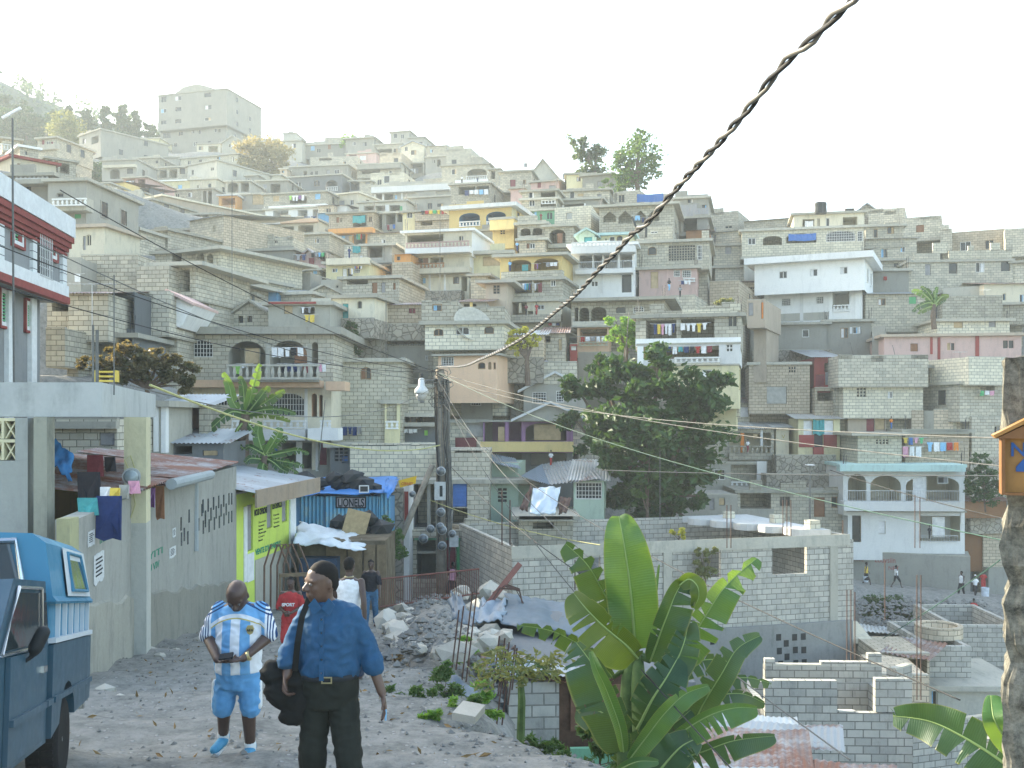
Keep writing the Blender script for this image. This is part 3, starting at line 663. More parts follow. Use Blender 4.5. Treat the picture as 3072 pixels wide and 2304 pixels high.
# ---- yellow house and its neighbours, tile G
H('G',425,62,965,285,'ye','A 512 118 690 225;A 745 105 915 215;r 510 188 692 232 .1 wh;r 745 185 800 222 .1 wh','bright yellow house with two wide openings under a white roof slab',Y=92,yaw=-17,rc='w',inner='bl',oh=.6,rt=.35,sidemat='py',D=6)
H('G',800,240,985,400,'ye','x 865 260 908 297','yellow lower wing with a white lattice vent',Y=89,yaw=-17,D=5,ext=5)
H('G',775,155,985,262,'ye','','projecting yellow box of the yellow house',Y=88,yaw=-17,D=4,ext=0,gp=False,oh=.1,sidew=False,name='annex',cat='annex')
H('G',600,260,850,470,'gr','','grey undercroft wall beneath the yellow house',Y=91,yaw=-15,D=5)
H('G',1055,-10,1355,95,'gb','w 1115 -5 1165 55;o 1215 -15 1345 60;r 1218 0 1345 35','grey block storey over the green storey',Y=98,yaw=-12,oh=.3)
H('G',1060,85,1340,215,'gn','w 1115 98 1185 152;a 1265 105 1320 170','green painted storey where two people sit',Y=97,yaw=-12)
H('G',1335,72,1650,245,'lb','s 1435 110 1487 167 lg','pale new block room with a filled in window',Y=92,yaw=-20,roof='none',D=6)
H('G',1370,-5,1740,110,'gr','w 1490 -80 1530 -10;o 1415 40 1600 95;c 1400 35 1415 95 wh;c 1590 30 1605 90 wh','grey storey with white posts behind the new block room',Y=100,yaw=-14)
H('G',1015,200,1260,345,'gb','A 1040 245 1128 312;A 1143 240 1230 312;p 1030 310 1255 335 .2','two arched windows storey below the green storey',Y=87,yaw=-12)
H('G',1030,335,1250,460,'tb','s 1093 375 1120 420 brown;w 1120 375 1167 420','tan block room with a brown framed window under the two arches',Y=84,yaw=-12)
H('G',1250,218,1500,420,'gb','A 1290 255 1430 390;w 1485 243 1537 300;s 1355 285 1405 375 brown;p 1275 380 1470 415 .5','block house with a deep arched porch and brown door',Y=85,yaw=-12)
H('G',865,478,1400,690,'ye','A 935 520 1133 622;A 1158 505 1370 608;p 872 622 1400 682 .8 gb;s 1050 555 1110 615 teal;l 1260 540 1360 585 grey,white,white;l 1160 550 1195 600 maroon,purple','house with two big yellow arches and washing',Y=72,yaw=-14,lt='the big yellow arches',inner='ye',oh=.5)
H('G',915,680,1400,870,'gb','O 940 692 1140 808;o 1160 700 1228 800;s 1190 710 1228 800 maroon;w 1300 690 1345 747;c 918 690 932 812;c 1140 690 1156 805;l 1055 720 1130 790 white,lblue,teal,navy;p 908 812 1400 868 .4 gb;l 1162 720 1185 790 white,grey','storey with a yellow room and hanging clothes below the arches',Y=71,yaw=-14,inner='ye',lt='the yellow room below the arches')
H('G',930,862,1400,1100,'cr','o 935 885 1095 1000;w 1185 905 1247 950;o 1105 960 1180 1000;c 1028 890 1042 975;c 1150 880 1165 1000;p 930 995 1390 1060 .7 gb;l 1280 1060 1380 1090 red,white,navy','bottom storey with people at its parapet below the yellow room',Y=70,yaw=-14,lt='the bottom parapet below the yellow room',ext=6)
H('G',1400,480,1500,900,'gb','o 1435 530 1480 650','narrow dark side house behind the yellow arches',Y=78,yaw=-20)
H('G',605,450,905,660,'py','s 715 490 875 572 tan;p 605 440 980 470 .8','yellowish house with a wide slatted tan shutter',Y=82,yaw=-12)
H('G',610,640,760,900,'gb','','plain block wall house with stone footing left of the patterned wall',Y=78,yaw=-12)
H('G',740,700,925,960,'tn','x 805 735 862 812','tan house with a square of patterned vent blocks',Y=68,yaw=-10,oh=.6)
H('G',1475,385,2025,840,'wh','P 1475 410 2030 465 1.0 wh;r 1480 368 1975 412 1.0 wh;o 1550 470 1660 590;o 1672 465 1745 590;o 1760 460 1880 590;o 1900 460 2005 590;P 1515 600 2010 640 .9 wh;R 1545 535 2010 602 .9;w 1650 700 1712 750;d 1915 645 2000 800;c 1735 640 1755 800 wh','tall white house with a flowered roof terrace and metal railing',Y=75,yaw=-12,rc='w',ext=5)
H('G',1545,262,1680,378,'mt','s 1590 320 1660 372 teal;c 1680 320 1695 372','little green roofed cabin on the flowered terrace',Y=76,yaw=-12,roof='gable',rc='a',gp=False,ext=0,D=3)
H('G',1690,290,2010,380,'py','a 1768 325 1790 360;a 1808 315 1858 358;a 1872 310 1925 355','yellow arched penthouse on the flowered terrace',Y=77,yaw=-12,rc='a',gp=False,ext=0,D=4)
H('C',1145,772,1790,1080,'gb','z 1180 820 1290 912;z 1312 815 1425 922;z 1450 812 1552 918;z 1568 808 1662 905;l 1447 855 1505 905 lblue;l 1515 870 1550 930 navy,black','house with a row of four diamond topped openings',Y=88,yaw=-13,lt='the diamond topped openings',oh=.5)
H('C',1285,655,1500,790,'gb','w 1310 675 1365 745;k 1265 660 1300 745','block ruin left of the blue sheet on the ridge',Y=104,roof='none')
H('C',1470,680,1770,790,'gb','t 1472 672 1700 745 blue;l 1530 740 1680 775 white,navy,white,lblue','roof terrace wall with a long blue tarpaulin',Y=103,yaw=-10,roof='none',lt='the roof terrace with the blue tarpaulin')
H('C',1800,700,2085,880,'gr','w 1905 710 1960 750;w 2030 760 2075 810;t 1810 760 1990 900 grey;t 1960 790 2090 870 grey','grey house draped with a big grey tarpaulin',Y=96,yaw=-14)
H('C',1810,870,2085,1010,'gr','o 1870 880 1990 1000;c 1850 880 1864 1000','grey ground storey under the big tarpaulin',Y=94,yaw=-14)
H('C',1895,985,2095,1060,'br','','low shed of brown boards on a roof under the tarpaulin house',Y=88,yaw=-14,roof='tin',rc='TINR',ext=1,gp=False,sidew=False)
H('C',435,378,885,580,'lg','w 495 400 522 438;s 830 490 850 540 grey','pale gable shaped house on the skyline left of the two trees',Y=132,yaw=-6,roof='gable',peak=4.2,D=9)
H('C',290,470,560,640,'gb','s 375 545 422 605 maroon;w 487 545 512 585;w 230 470 245 540','block house with a red and yellow shutter top left of the pale gable house',Y=126,yaw=-10)
H('C',555,560,800,660,'pk','s 610 570 642 615 maroon;s 710 595 772 632 grey','pinkish low house under the pale gable house',Y=122,yaw=-18)
H('C',862,490,1010,620,'py','w 950 520 985 560','yellowish house behind the thin tree on the skyline',Y=118,yaw=-5)
H('C',1000,505,1260,640,'gr','s 1130 560 1170 600 grey','grey house under the thin tree with greenery on its roof',Y=116,yaw=-20)
H('C',480,640,778,810,'gb','w 535 652 582 715;o 640 655 765 752;r 640 715 768 755 .1 wh','grey house with a white balustraded loggia above the green storey',Y=99,yaw=-13)
H('C',380,612,490,780,'pk','','pink walled house behind the loggia house',Y=106)
H('C',800,640,1235,770,'gb','w 890 645 932 715;s 960 665 1010 690 tan;s 1130 670 1165 700 grey;k 1040 700 1220 740','grey terrace house with a wide parapet on white posts',Y=105,yaw=-12)
H('C',200,450,285,600,'gb','o 210 470 245 540','small side loggia at the end of the arched balcony house',Y=150)
H('C',1465,1078,2095,1310,'gb','a 1565 1125 1642 1197;x 1743 1115 1975 1248;g 1992 1110 2035 1240','block house with a large lattice panel and one arched window',Y=76,yaw=-13,oh=.3)
H('C',1490,1305,1990,1560,'pk','D 1590 1340 1655 1485 tan;g 1788 1325 1845 1385;g 1862 1325 1940 1390;r 1870 1395 1975 1430 .1 wh;l 1850 1415 1940 1455 navy,white,white;c 1728 1300 1745 1500 pk','pink fronted storey with a tan door and two barred windows',Y=75,yaw=-13,lt='the pink fronted storey')
H('C',1560,960,1780,1085,'gb','w 1590 990 1650 1010','grey wall house just above the large lattice panel',Y=84,yaw=-13,roof='none')
# ---- far right, tile D
H('D',60,320,262,480,'gb','w 170 405 220 425;k 60 290 160 335;s 75 415 110 455 grey','stepped block ruin on the skyline right of the tarpaulin house',Y=108,roof='none')
H('D',300,375,640,470,'gb','','low block house on the skyline with debris on its roof',Y=104,roof='tin',rc='TIN')
H('D',640,320,1120,450,'cr','w 800 350 820 420;w 860 350 885 420;o 975 345 1075 405;t 715 372 772 415 white;o 700 360 780 420','cream terrace house beneath the black water tanks',Y=96,yaw=-12)
H('D',985,262,1290,420,'gb','w 990 285 1055 330','block gable house on the right skyline',Y=104,yaw=-8,roof='gable',peak=1.7,rc='TIN')
H('D',1150,300,1400,420,'gb','k 1150 290 1250 320;k 1260 305 1340 330','stepped block wall house right of the skyline gable',Y=102,roof='none')
H('D',1380,355,1650,500,'gb','s 1475 400 1530 450 brown;k 1480 345 1640 370','block house at the right end of the ridge',Y=96,roof='none')
H('D',1640,430,1720,560,'gb','k 1645 400 1700 440','block stub between the ridge houses on the right',Y=92,roof='none')
H('D',90,450,300,545,'gb','s 85 470 110 510 grey','small block house with a rounded roof edge left of the blue awning house',Y=92,roof='shed',rc='TIN')
H('D',285,430,1120,630,'lb','w 328 487 380 533;A 430 475 560 538;A 590 460 795 525;g 860 442 1060 515 arch;t 603 462 792 512 blue;g 1075 440 1112 510','long block house with three arches, one covered by a bright blue cloth',Y=82,yaw=-12,oh=.25)
H('D',300,620,1120,760,'lg','s 358 660 402 690 white;o 440 642 540 682;w 608 635 683 670;w 705 627 775 660;w 870 618 943 645;w 1000 583 1028 605;c 690 600 703 690','pale storey with square windows beneath the three arches',Y=80,yaw=-12)
H('D',92,530,300,690,'gb','s 172 545 215 598 grey','upper block box at the left of the three arched house',Y=84,yaw=-10)
H('D',103,680,300,820,'gb','','blank lower block box left of the white house',Y=82,yaw=-10)
H('D',70,785,440,1010,'tb','s 165 828 212 865 brown;x 330 820 372 857','tan block house with one brown shutter left of the white house',Y=74,yaw=5,roof='tin',rc='TINR')
H('D',1110,550,1160,700,'gr','','grey side tower touching the white house roof',Y=84,yaw=-10)
H('D',372,632,1122,880,'wh','w 540 715 595 765 wf;w 750 700 803 750 wf;w 955 685 1008 735 wf','upper box of the large white house, cleanest white on the hill',Y=71,yaw=-25,rc='w',D=7,oh=.7,rt=.5,ext=0,gp=False)
H('D',437,850,1105,1080,'wh','g 555 900 620 952;g 792 887 845 938;o 905 855 1020 970;r 908 945 1022 992 .1 wh;c 440 850 466 1030 wh;c 683 850 706 1060 wh;c 878 838 903 1050 wh;c 1058 825 1090 1045 wh;p 440 1010 900 1060 .05 gr','lower storey of the large white house with square columns',Y=72,yaw=-25,D=6,oh=.1)
H('D',345,1068,865,1310,'gr','w 440 1122 487 1187;w 697 1112 745 1165','left half of the long grey rendered house under the white one',Y=68,yaw=-10,oh=.35)
H('D',860,1045,1170,1290,'gr','w 960 1100 1012 1172;w 1042 1092 1080 1142 wf;s 1022 1092 1042 1142 white;s 1080 1090 1098 1140 white','right half of the long grey house with white shutters',Y=67,yaw=-10,D=5)
H('D',355,1255,900,1340,'st','','stone retaining wall under the long grey house',Y=67,yaw=-10,roof='none',sidew=False,name='stone_wall',cat='stone wall',D=2)
H('D',1130,400,1390,540,'gb','w 1185 425 1213 485;w 1278 410 1325 460','grey block house with two dark windows right of the three arches',Y=92,yaw=-10)
H('D',1150,495,1480,710,'gb','w 1367 543 1402 585;o 1160 520 1205 560','grey block house with one square window, its roof lined with sheets',Y=86,yaw=-8,roof='tin',rc='TIN')
H('D',1235,630,1410,700,'gb','w 1320 655 1360 690','low block room between the white house and the long parapet house',Y=80,yaw=-8)
H('D',1145,700,1425,900,'gr','t 1250 750 1273 778 red','grey wall house with a small red cloth pinned on it',Y=76,yaw=-5,sidew=False)
H('D',1420,640,2135,850,'gb','s 1537 665 1575 742 grey;w 1697 655 1760 733;w 1882 652 1943 722;w 2052 645 2122 718;k 1460 592 1640 645;k 1700 575 2130 632 lb;k 1590 520 1690 592 lb;k 1830 540 1870 576 lb;k 1985 520 2050 576 lb;k 2085 490 2135 576 gb','long block house with four big windows and broken parapets',Y=76,yaw=-6,D=9,oh=.15,roof='flat')
H('D',1690,455,2080,600,'tb','','rounded tan block parapet room behind the broken parapets',Y=88,roof='none',sidew=False)
H('D',2080,430,2240,600,'gb','','block wall house at the right edge below the flags',Y=90,roof='none')
H('D',2130,645,2230,800,'gb','','half seen block house at the right edge',Y=75)
H('D',1940,800,2235,960,'cr','w 2065 865 2090 915;w 2180 870 2212 930','cream house at the right edge behind the small aerial',Y=70,yaw=-4,roof='tin',rc='TINR')
H('D',1660,830,1950,900,'lg','','low pale wall house behind the banana palm',Y=73,sidew=False,roof='none')
H('D',1130,870,1600,1110,'gb','w 1215 900 1268 948;s 1427 887 1478 937 green','grey block house with one green shutter beside the banana palm',Y=68,yaw=-4,roof='tin',rc='TIN')
H('D',1655,885,2065,1045,'gb','','plain windowless block house right of the banana palm',Y=66,yaw=-4,roof='none')
H('D',2060,930,2230,1060,'gb','','grey block house at the edge under the cream one',Y=68)
H('D',1615,1040,2115,1160,'lb','s 1732 1060 1795 1102 tan;s 1972 1050 2020 1095 grey','pale block storey with a tan and a grey shutter above the pink house',Y=62,yaw=-4)
H('D',1258,1145,2195,1345,'pk','s 1437 1207 1488 1262 brown;w 1683 1200 1742 1258;w 2065 1182 2147 1245;c 1572 1165 1588 1280 rd;c 1622 1165 1640 1330 rd;c 1880 1155 1905 1320 rd','long pink house with dark red pillars',Y=59,yaw=-9,rc='t',oh=.3)
H('D',1175,1090,1262,1290,'gr','','narrow grey wall house left of the long pink house',Y=62,roof='none')
H('D',335,1335,750,1665,'tb','x 405 1370 460 1412;x 605 1365 655 1407;s 455 1500 592 1620 lg','block house with two small vent squares right of the big tree',Y=58,yaw=-10,oh=.15,D=5)
H('D',598,1510,750,1665,'st','','rubble stone corner under the vent square house',Y=57.5,yaw=-10,roof='none',sidew=False,D=3,name='stone_wall',cat='stone wall')
H('D',780,1300,948,1520,'rd','o 850 1340 940 1400;s 790 1420 850 1500 maroon;s 855 1400 945 1490 grey','dark red patched shack between two block houses',Y=57,yaw=-4,roof='tin',rc='TIN',sidew=False)
H('D',785,1510,950,1700,'tb','o 800 1530 920 1600','broken tan block shell beneath the dark red shack',Y=56,yaw=-4,roof='none',sidew=False)
H('N',608,50,1385,290,'gb','k 608 40 730 75;k 890 50 1000 100;k 1240 40 1385 80','open roof storey with notched parapet, right',Y=53,yaw=-4,roof='none',D=6)
H('N',650,262,1340,560,'lb','x 765 325 850 408;w 1035 358 1078 418','pale block house with a lattice square and a drainpipe',Y=53.5,yaw=-4,D=5,oh=.1)
H('N',690,555,1245,715,'tn','D 850 560 920 705 maroon;s 925 560 1010 690 tan;o 1020 560 1235 700','recessed tan ground storey with a maroon door where someone in orange stands',Y=54,yaw=-4,D=5,oh=.1)
H('N',1240,520,1340,690,'tb','','tan block pier left of the grey metal gate',Y=53,roof='none')
H('N',1430,515,1660,690,'tb','','tan block pier right of the grey metal gate',Y=53,roof='none')
H('N',1338,530,1432,690,'lg','','grey corrugated gate wall between two tan piers',Y=53.3,roof='none',D=1,sidew=False)
H('N',1400,130,1670,540,'gb','o 1432 155 1506 350;w 1550 195 1658 282','grey house with a dark doorway gap and a broken foot',Y=55,yaw=-4)
H('N',1735,60,2060,270,'lb','','bright edged upper block room at right behind the rough pillar',Y=50,yaw=14,roof='none',D=5,sidew=False)
H('N',1655,270,2060,590,'gb','o 1830 278 1960 375;l 1832 350 1960 400 green,white,pink','block house with a dark window hole full of cloth, right',Y=51,yaw=14,oh=.25,lt='the window hole at the right',D=5)
H('N',1760,580,2060,900,'gb','w 1955 655 2010 740','tall plain block lower storey behind the rough pillar',Y=51,yaw=10,roof='none',D=5)
H('N',1750,890,2060,1070,'st','','rubble stone footing behind the rough pillar',Y=51,yaw=10,roof='none',D=2,name='stone_wall',cat='stone wall',sidew=False)
H('N',1185,685,1735,985,'tb','l 1160 832 1330 930 pink,white,white;l 1372 795 1655 890 lblue,white,lblue,red,orange;p 1200 683 1740 722 .3;l 1165 755 1350 820 yellow,blue,pink,green','tan block back room of the roof terrace hung with bright washing',Y=50,yaw=-3,lt='the roof terrace of the aqua house',D=4)
H('N',775,712,1155,990,'lb','x 930 770 1045 815','pale block roof room with a row of three vents',Y=48.5,yaw=-3,D=4,oh=.5)
H('N',650,985,1700,1395,'wh','A 690 1070 850 1305;A 885 1085 1148 1305;A 1192 1085 1652 1303;P 622 990 1710 1048 .8 aq;R 660 1212 1660 1310 .9;P 655 1310 1690 1390 .9 wh;D 1252 1088 1375 1305 white;w 1465 1092 1560 1155 wf','two storey aqua trimmed house with an arcaded balcony',Y=47,yaw=-3,rc='a',D=6,oh=.1,inner='cr')
H('N',690,1385,1700,1780,'wh','d 727 1395 805 1660;s 955 1480 1015 1590 white;o 1310 1410 1660 1650;R 1312 1600 1640 1655;c 1665 1390 1695 1500 wh;s 1418 1440 1535 1620 white','pale ground storey of the aqua trimmed house',Y=47,yaw=-3,D=6,oh=.1,rt=.1,inner='cr',gp=False)
H('Q',628,228,1455,470,'gr','','grey lower wall with faint red writing along the dirt road',Y=48,yaw=-22,roof='none',D=3,ext=2,sidew=False,name='retaining_wall',cat='retaining wall')
# ---- centre right, tile I and F
H('G',1480,860,2290,1110,'gb','o 1508 930 1540 1050;A 1548 930 1635 1050;A 1648 925 1783 1046;a 1860 920 1955 985;g 2015 915 2108 980 arch;p 1490 1050 1790 1090 .5','block house with two arched openings and two small arched windows',Y=66,yaw=-13,oh=.7,D=6)
H('G',1530,1090,1800,1330,'pe','o 1550 1110 1790 1235;r 1545 1225 1795 1262 .1 cr;l 1555 1180 1780 1230 red,white,grey,white,white','peach balcony room stacked with white goods',Y=65,yaw=-10,lt='the peach balcony room',rt=.1,D=5)
H('G',1540,1320,1960,1560,'gr','','grey footing wall under the peach balcony room',Y=64,yaw=-10,roof='none',sidew=False)
H('I',595,420,1510,690,'gb','o 685 465 945 650;o 985 452 1275 632;w 1393 420 1475 523;c 948 455 972 640;p 595 625 1505 690 .4 wh;l 750 495 940 600 navy,yellow,pink,white,white,navy;l 980 490 1215 570 white,white,white,yellow,white;k 1000 375 1480 420 lb;k 1410 320 1500 380 lb','big block house with two wide washing filled openings above the tree',Y=57,yaw=-14,D=5,oh=.25,lt='the big openings above the large tree')
H('I',610,665,1500,860,'wh','o 665 692 1315 800;p 925 830 1325 852 .2 cr;r 930 783 1325 835 .2 wh;x 1380 665 1435 735;c 612 690 662 900 wh;l 860 690 1260 760 navy,white,teal,navy,black,red,white,maroon','white storey with a balustrade and dark washing above the tree',ext=0,Y=56.5,yaw=-14,inner='ye',lt='the balustraded white storey',D=5,rt=.1,oh=.05)
H('I',900,845,1485,1190,'py','w 1170 890 1255 975;s 1175 895 1210 970 white','pale green yellow ground storey half hidden by the tree',ext=1.5,Y=56,yaw=-14,rt=.1,oh=.05,D=5)
H('I',1235,130,1490,400,'tb','','stub of a tan block house behind the small thorny bush',Y=76,roof='none')
H('I',1560,290,1710,500,'tn','s 1570 310 1612 425 grey;s 1680 300 1700 450 orange','small tan room with an orange strip left of the white house',Y=70,roof='none',sidew=False)
H('I',900,255,1110,390,'gb','s 870 240 915 300 maroon','broken block steps room behind the big block house',Y=72,roof='none')
# ---- centre, tile F
H('F',285,640,660,860,'gb','w 700 655 740 690;s 375 680 410 710 grey','terraced grey block house with stepped wall tops, left of centre',Y=72,yaw=-8,roof='none')
H('F',640,640,955,880,'gr','','grey block house with a slanting wall top, left of centre',Y=72,yaw=-14,roof='none')
H('F',325,430,805,660,'gr','s 362 527 415 612 maroon;s 443 520 498 607 maroon;s 556 512 620 598 maroon;s 650 506 708 592 maroon;x 735 520 780 545','grey rendered house with four dark red windows in a row',Y=84,yaw=-10)
H('F',345,340,800,445,'gb','w 640 330 675 375;w 350 370 410 395;k 480 300 630 345;k 750 310 800 345','block storey with a ragged top above the four red windows',Y=86,yaw=-10,roof='none')
H('F',205,430,345,660,'gr','s 228 507 260 597 maroon;s 278 520 315 600 tan','narrow grey house with a maroon and a tan shutter',Y=83,yaw=8)
H('F',805,290,1115,430,'gb','w 985 333 1030 375','block house with a single window left of the orange posts',Y=98,yaw=-10)
H('F',797,440,1090,615,'pk','o 820 455 925 545;o 945 450 1085 540;t 945 500 990 570 maroon;c 928 450 942 570;p 810 570 1090 600 .3 pk;l 825 470 920 530 grey,navy;l 960 455 1075 505 black,grey,lblue,green','pink veranda house under a rusty hipped tin roof',Y=82,yaw=-8,roof='gable',rc='TINR',peak=1.3,lt='the pink veranda',inner='tn',D=5)
H('F',810,600,945,700,'gb','x 860 615 915 665','block room with a louvred vent below the pink veranda',Y=80,yaw=-8)
H('F',935,590,1030,760,'gb','s 975 600 1012 640 lblue','rounded block turret beside the pink veranda',Y=78,yaw=-8)
H('F',1030,590,1095,750,'dg','d 1045 598 1085 700','dark doorway slot beside the yellow green house',Y=79,yaw=-8,sidew=False)
H('F',1088,535,1460,705,'py','w 1140 590 1190 627 wf;D 1230 592 1268 675 white;d 1272 590 1318 680;g 1330 575 1385 632;p 1088 505 1455 560 .7 cr;l 1290 590 1320 660 tan,white;l 1335 570 1400 600 blue,red,yellow,navy,white','yellow green house with a small white grid window',Y=78,yaw=-10,lt='the yellow green house')
H('F',1245,395,1440,510,'gb','s 1378 478 1405 500 white;t 1323 398 1392 460 teal','block room where two people stand, behind a teal cloth',Y=84,roof='none',yaw=-8)
H('F',1435,385,1660,520,'gr','o 1450 400 1575 500;c 1582 385 1598 520','open grey storey with a red bundle, centre',Y=84,yaw=-10,oh=.5)
H('F',1470,290,1790,480,'gb','w 1565 340 1602 380','long grey block house behind the cream three storey house',Y=94,yaw=-12,roof='tin',rc='TINR')
H('F',1680,470,1820,620,'og','w 1695 475 1735 525;w 1765 490 1780 545;w 1715 545 1760 575','orange brown room left of the cream three storey house',Y=80,yaw=-10,roof='tin',rc='TIN')
H('F',1660,545,1835,680,'tb','','tan block base under the orange brown room',Y=79,yaw=-10,roof='none')
H('F',1430,560,1665,680,'gr','o 1500 575 1570 640;o 1600 565 1655 640','grey open room with a basket chair on its roof',Y=82,yaw=-10,roof='tin',rc='TIN')
H('F',1230,665,1720,850,'gb','o 1270 690 1450 732;D 1485 712 1532 805 brown;D 1668 715 1690 775 brown;s 1565 710 1600 800 grey','broken grey house with two brown doors, centre',Y=70,yaw=-10)
H('F',1045,695,1260,840,'lg','w 1175 735 1198 762','pale wall house with a table on its roof, centre',Y=71,yaw=-6,roof='none')
H('F',960,745,1200,880,'gb','w 1035 760 1065 815','small gabled block house in front of the pale wall',Y=66,yaw=-4,roof='gable')
H('F',450,795,665,910,'bl','','bright blue tarpaulin walled shack, left of centre',Y=64,yaw=-2,roof='tin',rc='TIN',sidew=False)
H('F',660,800,960,900,'gb','','low block wall house right of the bright blue shack',Y=65,yaw=-14)
H('F',245,800,460,930,'dg','o 320 830 450 900;c 290 830 310 930 bl','dark shed with a blue post left of the bright blue shack',Y=62,yaw=0)
H('F',270,885,600,1120,'gb','d 330 940 373 1062;d 410 935 452 1055','small gabled house with twin dark doorways',Y=56,yaw=-3,roof='gable',peak=.75,D=4)
H('F',590,882,1125,1120,'lg','s 725 905 800 985 tan;o 870 920 990 988;D 1055 915 1075 988 brown;l 900 988 992 1075 yellow,yellow;l 875 925 960 980 white,black,grey;p 590 880 1000 898 .4 rd','pale house with a tan shutter and striped yellow cloths',Y=55,yaw=-3,lt='the pale house with the tan shutter')
H('F',1145,825,1500,1050,'cr','w 1170 900 1215 950;D 1228 895 1282 1035 teal;a 1355 870 1402 942','cream fronted house with a greenish door and a small arched window',Y=58,yaw=-12,D=7)
H('F',1150,1030,1500,1160,'st','','stone footing under the cream fronted house',Y=57.5,yaw=-12,roof='none',sidew=False,D=3,name='stone_wall',cat='stone wall')
H('F',1500,908,1915,1090,'tb','w 1550 945 1622 1000;s 1803 935 1832 980 maroon;s 1834 935 1862 980 maroon','tan block house with a maroon shuttered window in the centre',Y=60,yaw=-6,D=5,roof='tin',rc='TINR')
H('F',1510,1075,1945,1180,'st','','stone footing under the tan block house',Y=59.5,yaw=-6,roof='none',sidew=False,D=3,name='stone_wall',cat='stone wall')
H('G',185,880,505,1070,'gb','w 280 880 362 962;k 185 868 280 890;k 360 870 420 890','grey block storey with a broken roofless window gap',Y=58,yaw=-4,roof='none',D=5)
H('G',500,930,905,1060,'gb','k 500 940 770 975','low block parapet storey in the centre',Y=58,yaw=-4,roof='none',D=5)
H('G',215,1050,898,1260,'lb','a 290 1113 375 1175;a 482 1098 600 1168;a 727 1092 812 1157;w 875 1110 890 1160','pale block house with three arched windows full of leaves',Y=57,yaw=-8,D=5)
H('G',525,880,745,960,'gr','o 550 890 600 950;o 620 885 660 950;c 605 885 617 955 ye','low open room with a yellow post behind the parapet storey',Y=62,yaw=-4,roof='tin',rc='TINR')
# cream three storey house
H('G',40,270,620,480,'cr','o 62 305 375 372;w 505 308 552 357;P 45 418 600 468 .9 wh;r 50 370 595 420 .9 pk','top storey of the cream house with pink balusters',Y=82,yaw=-13,rc='w',D=6,sidemat='wh')
H('G',78,455,605,650,'cr','o 95 460 245 560;o 262 455 375 555;w 435 440 487 482;w 395 548 410 575;P 75 592 600 640 .9 cr;r 78 550 380 598 .9 br;s 195 495 243 560 brown;c 245 455 262 600','middle storey of the cream house with dark balusters',Y=82,yaw=-13,D=6,oh=.05,rt=.1,gp=False,sidemat='wh')
H('G',108,632,600,830,'cr','s 172 663 222 722 lblue;w 458 632 512 726;c 248 635 266 825 wh;c 380 632 396 820 wh;o 530 640 580 790','bottom storey of the cream house with a blue shutter',Y=82,yaw=-13,D=6,oh=.05,rt=.1,ext=1)
H('G',100,795,530,880,'st','','stone footing below the cream three storey house',Y=81,yaw=-13,roof='none',sidew=False,D=3,name='stone_wall',cat='stone wall')
H('G',915,1165,1240,1490,'tb','o 1075 1230 1100 1280','tan block house behind the small yellow leaved tree',Y=58,yaw=-4,roof='tin',rc='TINL',D=5)
H('G',920,1365,1240,1545,'st','','stone wall behind the trunk of the yellow leaved tree',Y=57.5,yaw=-4,roof='none',sidew=False,D=3,name='stone_wall',cat='stone wall')
H('G',1245,1150,1430,1400,'gb','o 1255 1175 1300 1230;s 1370 1200 1400 1300 tan','broken block shack right of the yellow leaved tree',Y=60,yaw=-4,roof='tin',rc='TINR')
H('G',1240,1400,1530,1560,'gb','','low block terrace wall behind the grey gables',Y=58,yaw=-4,roof='none',sidew=False)
H('G',1470,1245,1532,1420,'rd','s 1475 1250 1528 1300 white','dark red and white kiosk panel between houses',Y=62,yaw=0,sidew=False,roof='none',D=1.5)
# ------------------------------------------------ nearer houses, tiles K L M S
# peach balconied house
PX=lambda x:(x*3-600)*2.88
big=H('K',-579,-50,1150,412,'gb','g -418 67 -178 207 arch;g -128 57 112 207 arch;A 245 66 568 400;A 607 60 926 400;A 965 75 1020 400;D 385 125 515 262 tan;s 810 110 930 260 brown;c 568 90 606 400 lg;c 928 95 966 400 lg','upper storey of the large house with barred arches and a balustraded balcony',Y=50,yaw=0,D=8,oh=.5,inner='lg',rt=.35,gp=False,ext=0)
H('K',-200,400,1135,930,'cr','g 105 515 340 740 arch wf;g 560 515 905 716 arch wf;A 965 520 1010 720;A 1030 530 1060 720;c 905 480 930 925 wh;r 60 750 435 832 .9 wh;r 545 750 912 822 .9 wh;r 1035 750 1130 820 .9 wh;P -200 830 910 925 .9 wh;P 930 820 1195 925 1.3 wh;P -300 402 1035 466 1.1 pe;P 1085 415 1250 492 1.6 pe','middle storey of the large house with white barred arches and balustrade',Y=50,yaw=0,D=8,oh=.05,rt=.1,gp=False,ext=0,inner='pe')
H('K',-150,925,1130,1290,'gr','o 710 935 830 1150;o 885 940 965 1170;c 832 935 884 1200 wh;c 968 930 1000 1180 cr;c 1000 925 1022 1190 wh;s 1030 925 1095 1140 maroon;s 1100 925 1130 1110 grey;s 600 985 670 1020 blue','ground storey of the large house with square white columns',Y=50.2,yaw=0,D=7,oh=.05,rt=.1,ext=5)
for (hh,spec) in ((0,'r 225 268 1030 395 1.1 lg;l 275 275 360 372 lime;l 345 262 425 305 white;l 615 120 895 215 white,white,white,black,white;l 700 262 935 362 black,navy,navy,grey,maroon;l 980 262 1090 350 black,pink,white'),):
    H('K',220,384,1030,404,'lg',spec,'balcony floor slab of the large house',Y=48.6,yaw=0,D=1,roof='none',sidew=False,gp=False,ext=0,lt='the balustrade of the large house',name='balcony',cat='balcony')
H('K',1190,215,1745,575,'lb','a 1388 290 1480 398;s 1385 300 1430 395 brown','block upper storey with one arched window right of the large house',Y=53,yaw=0,D=6,oh=.25,rt=.2)
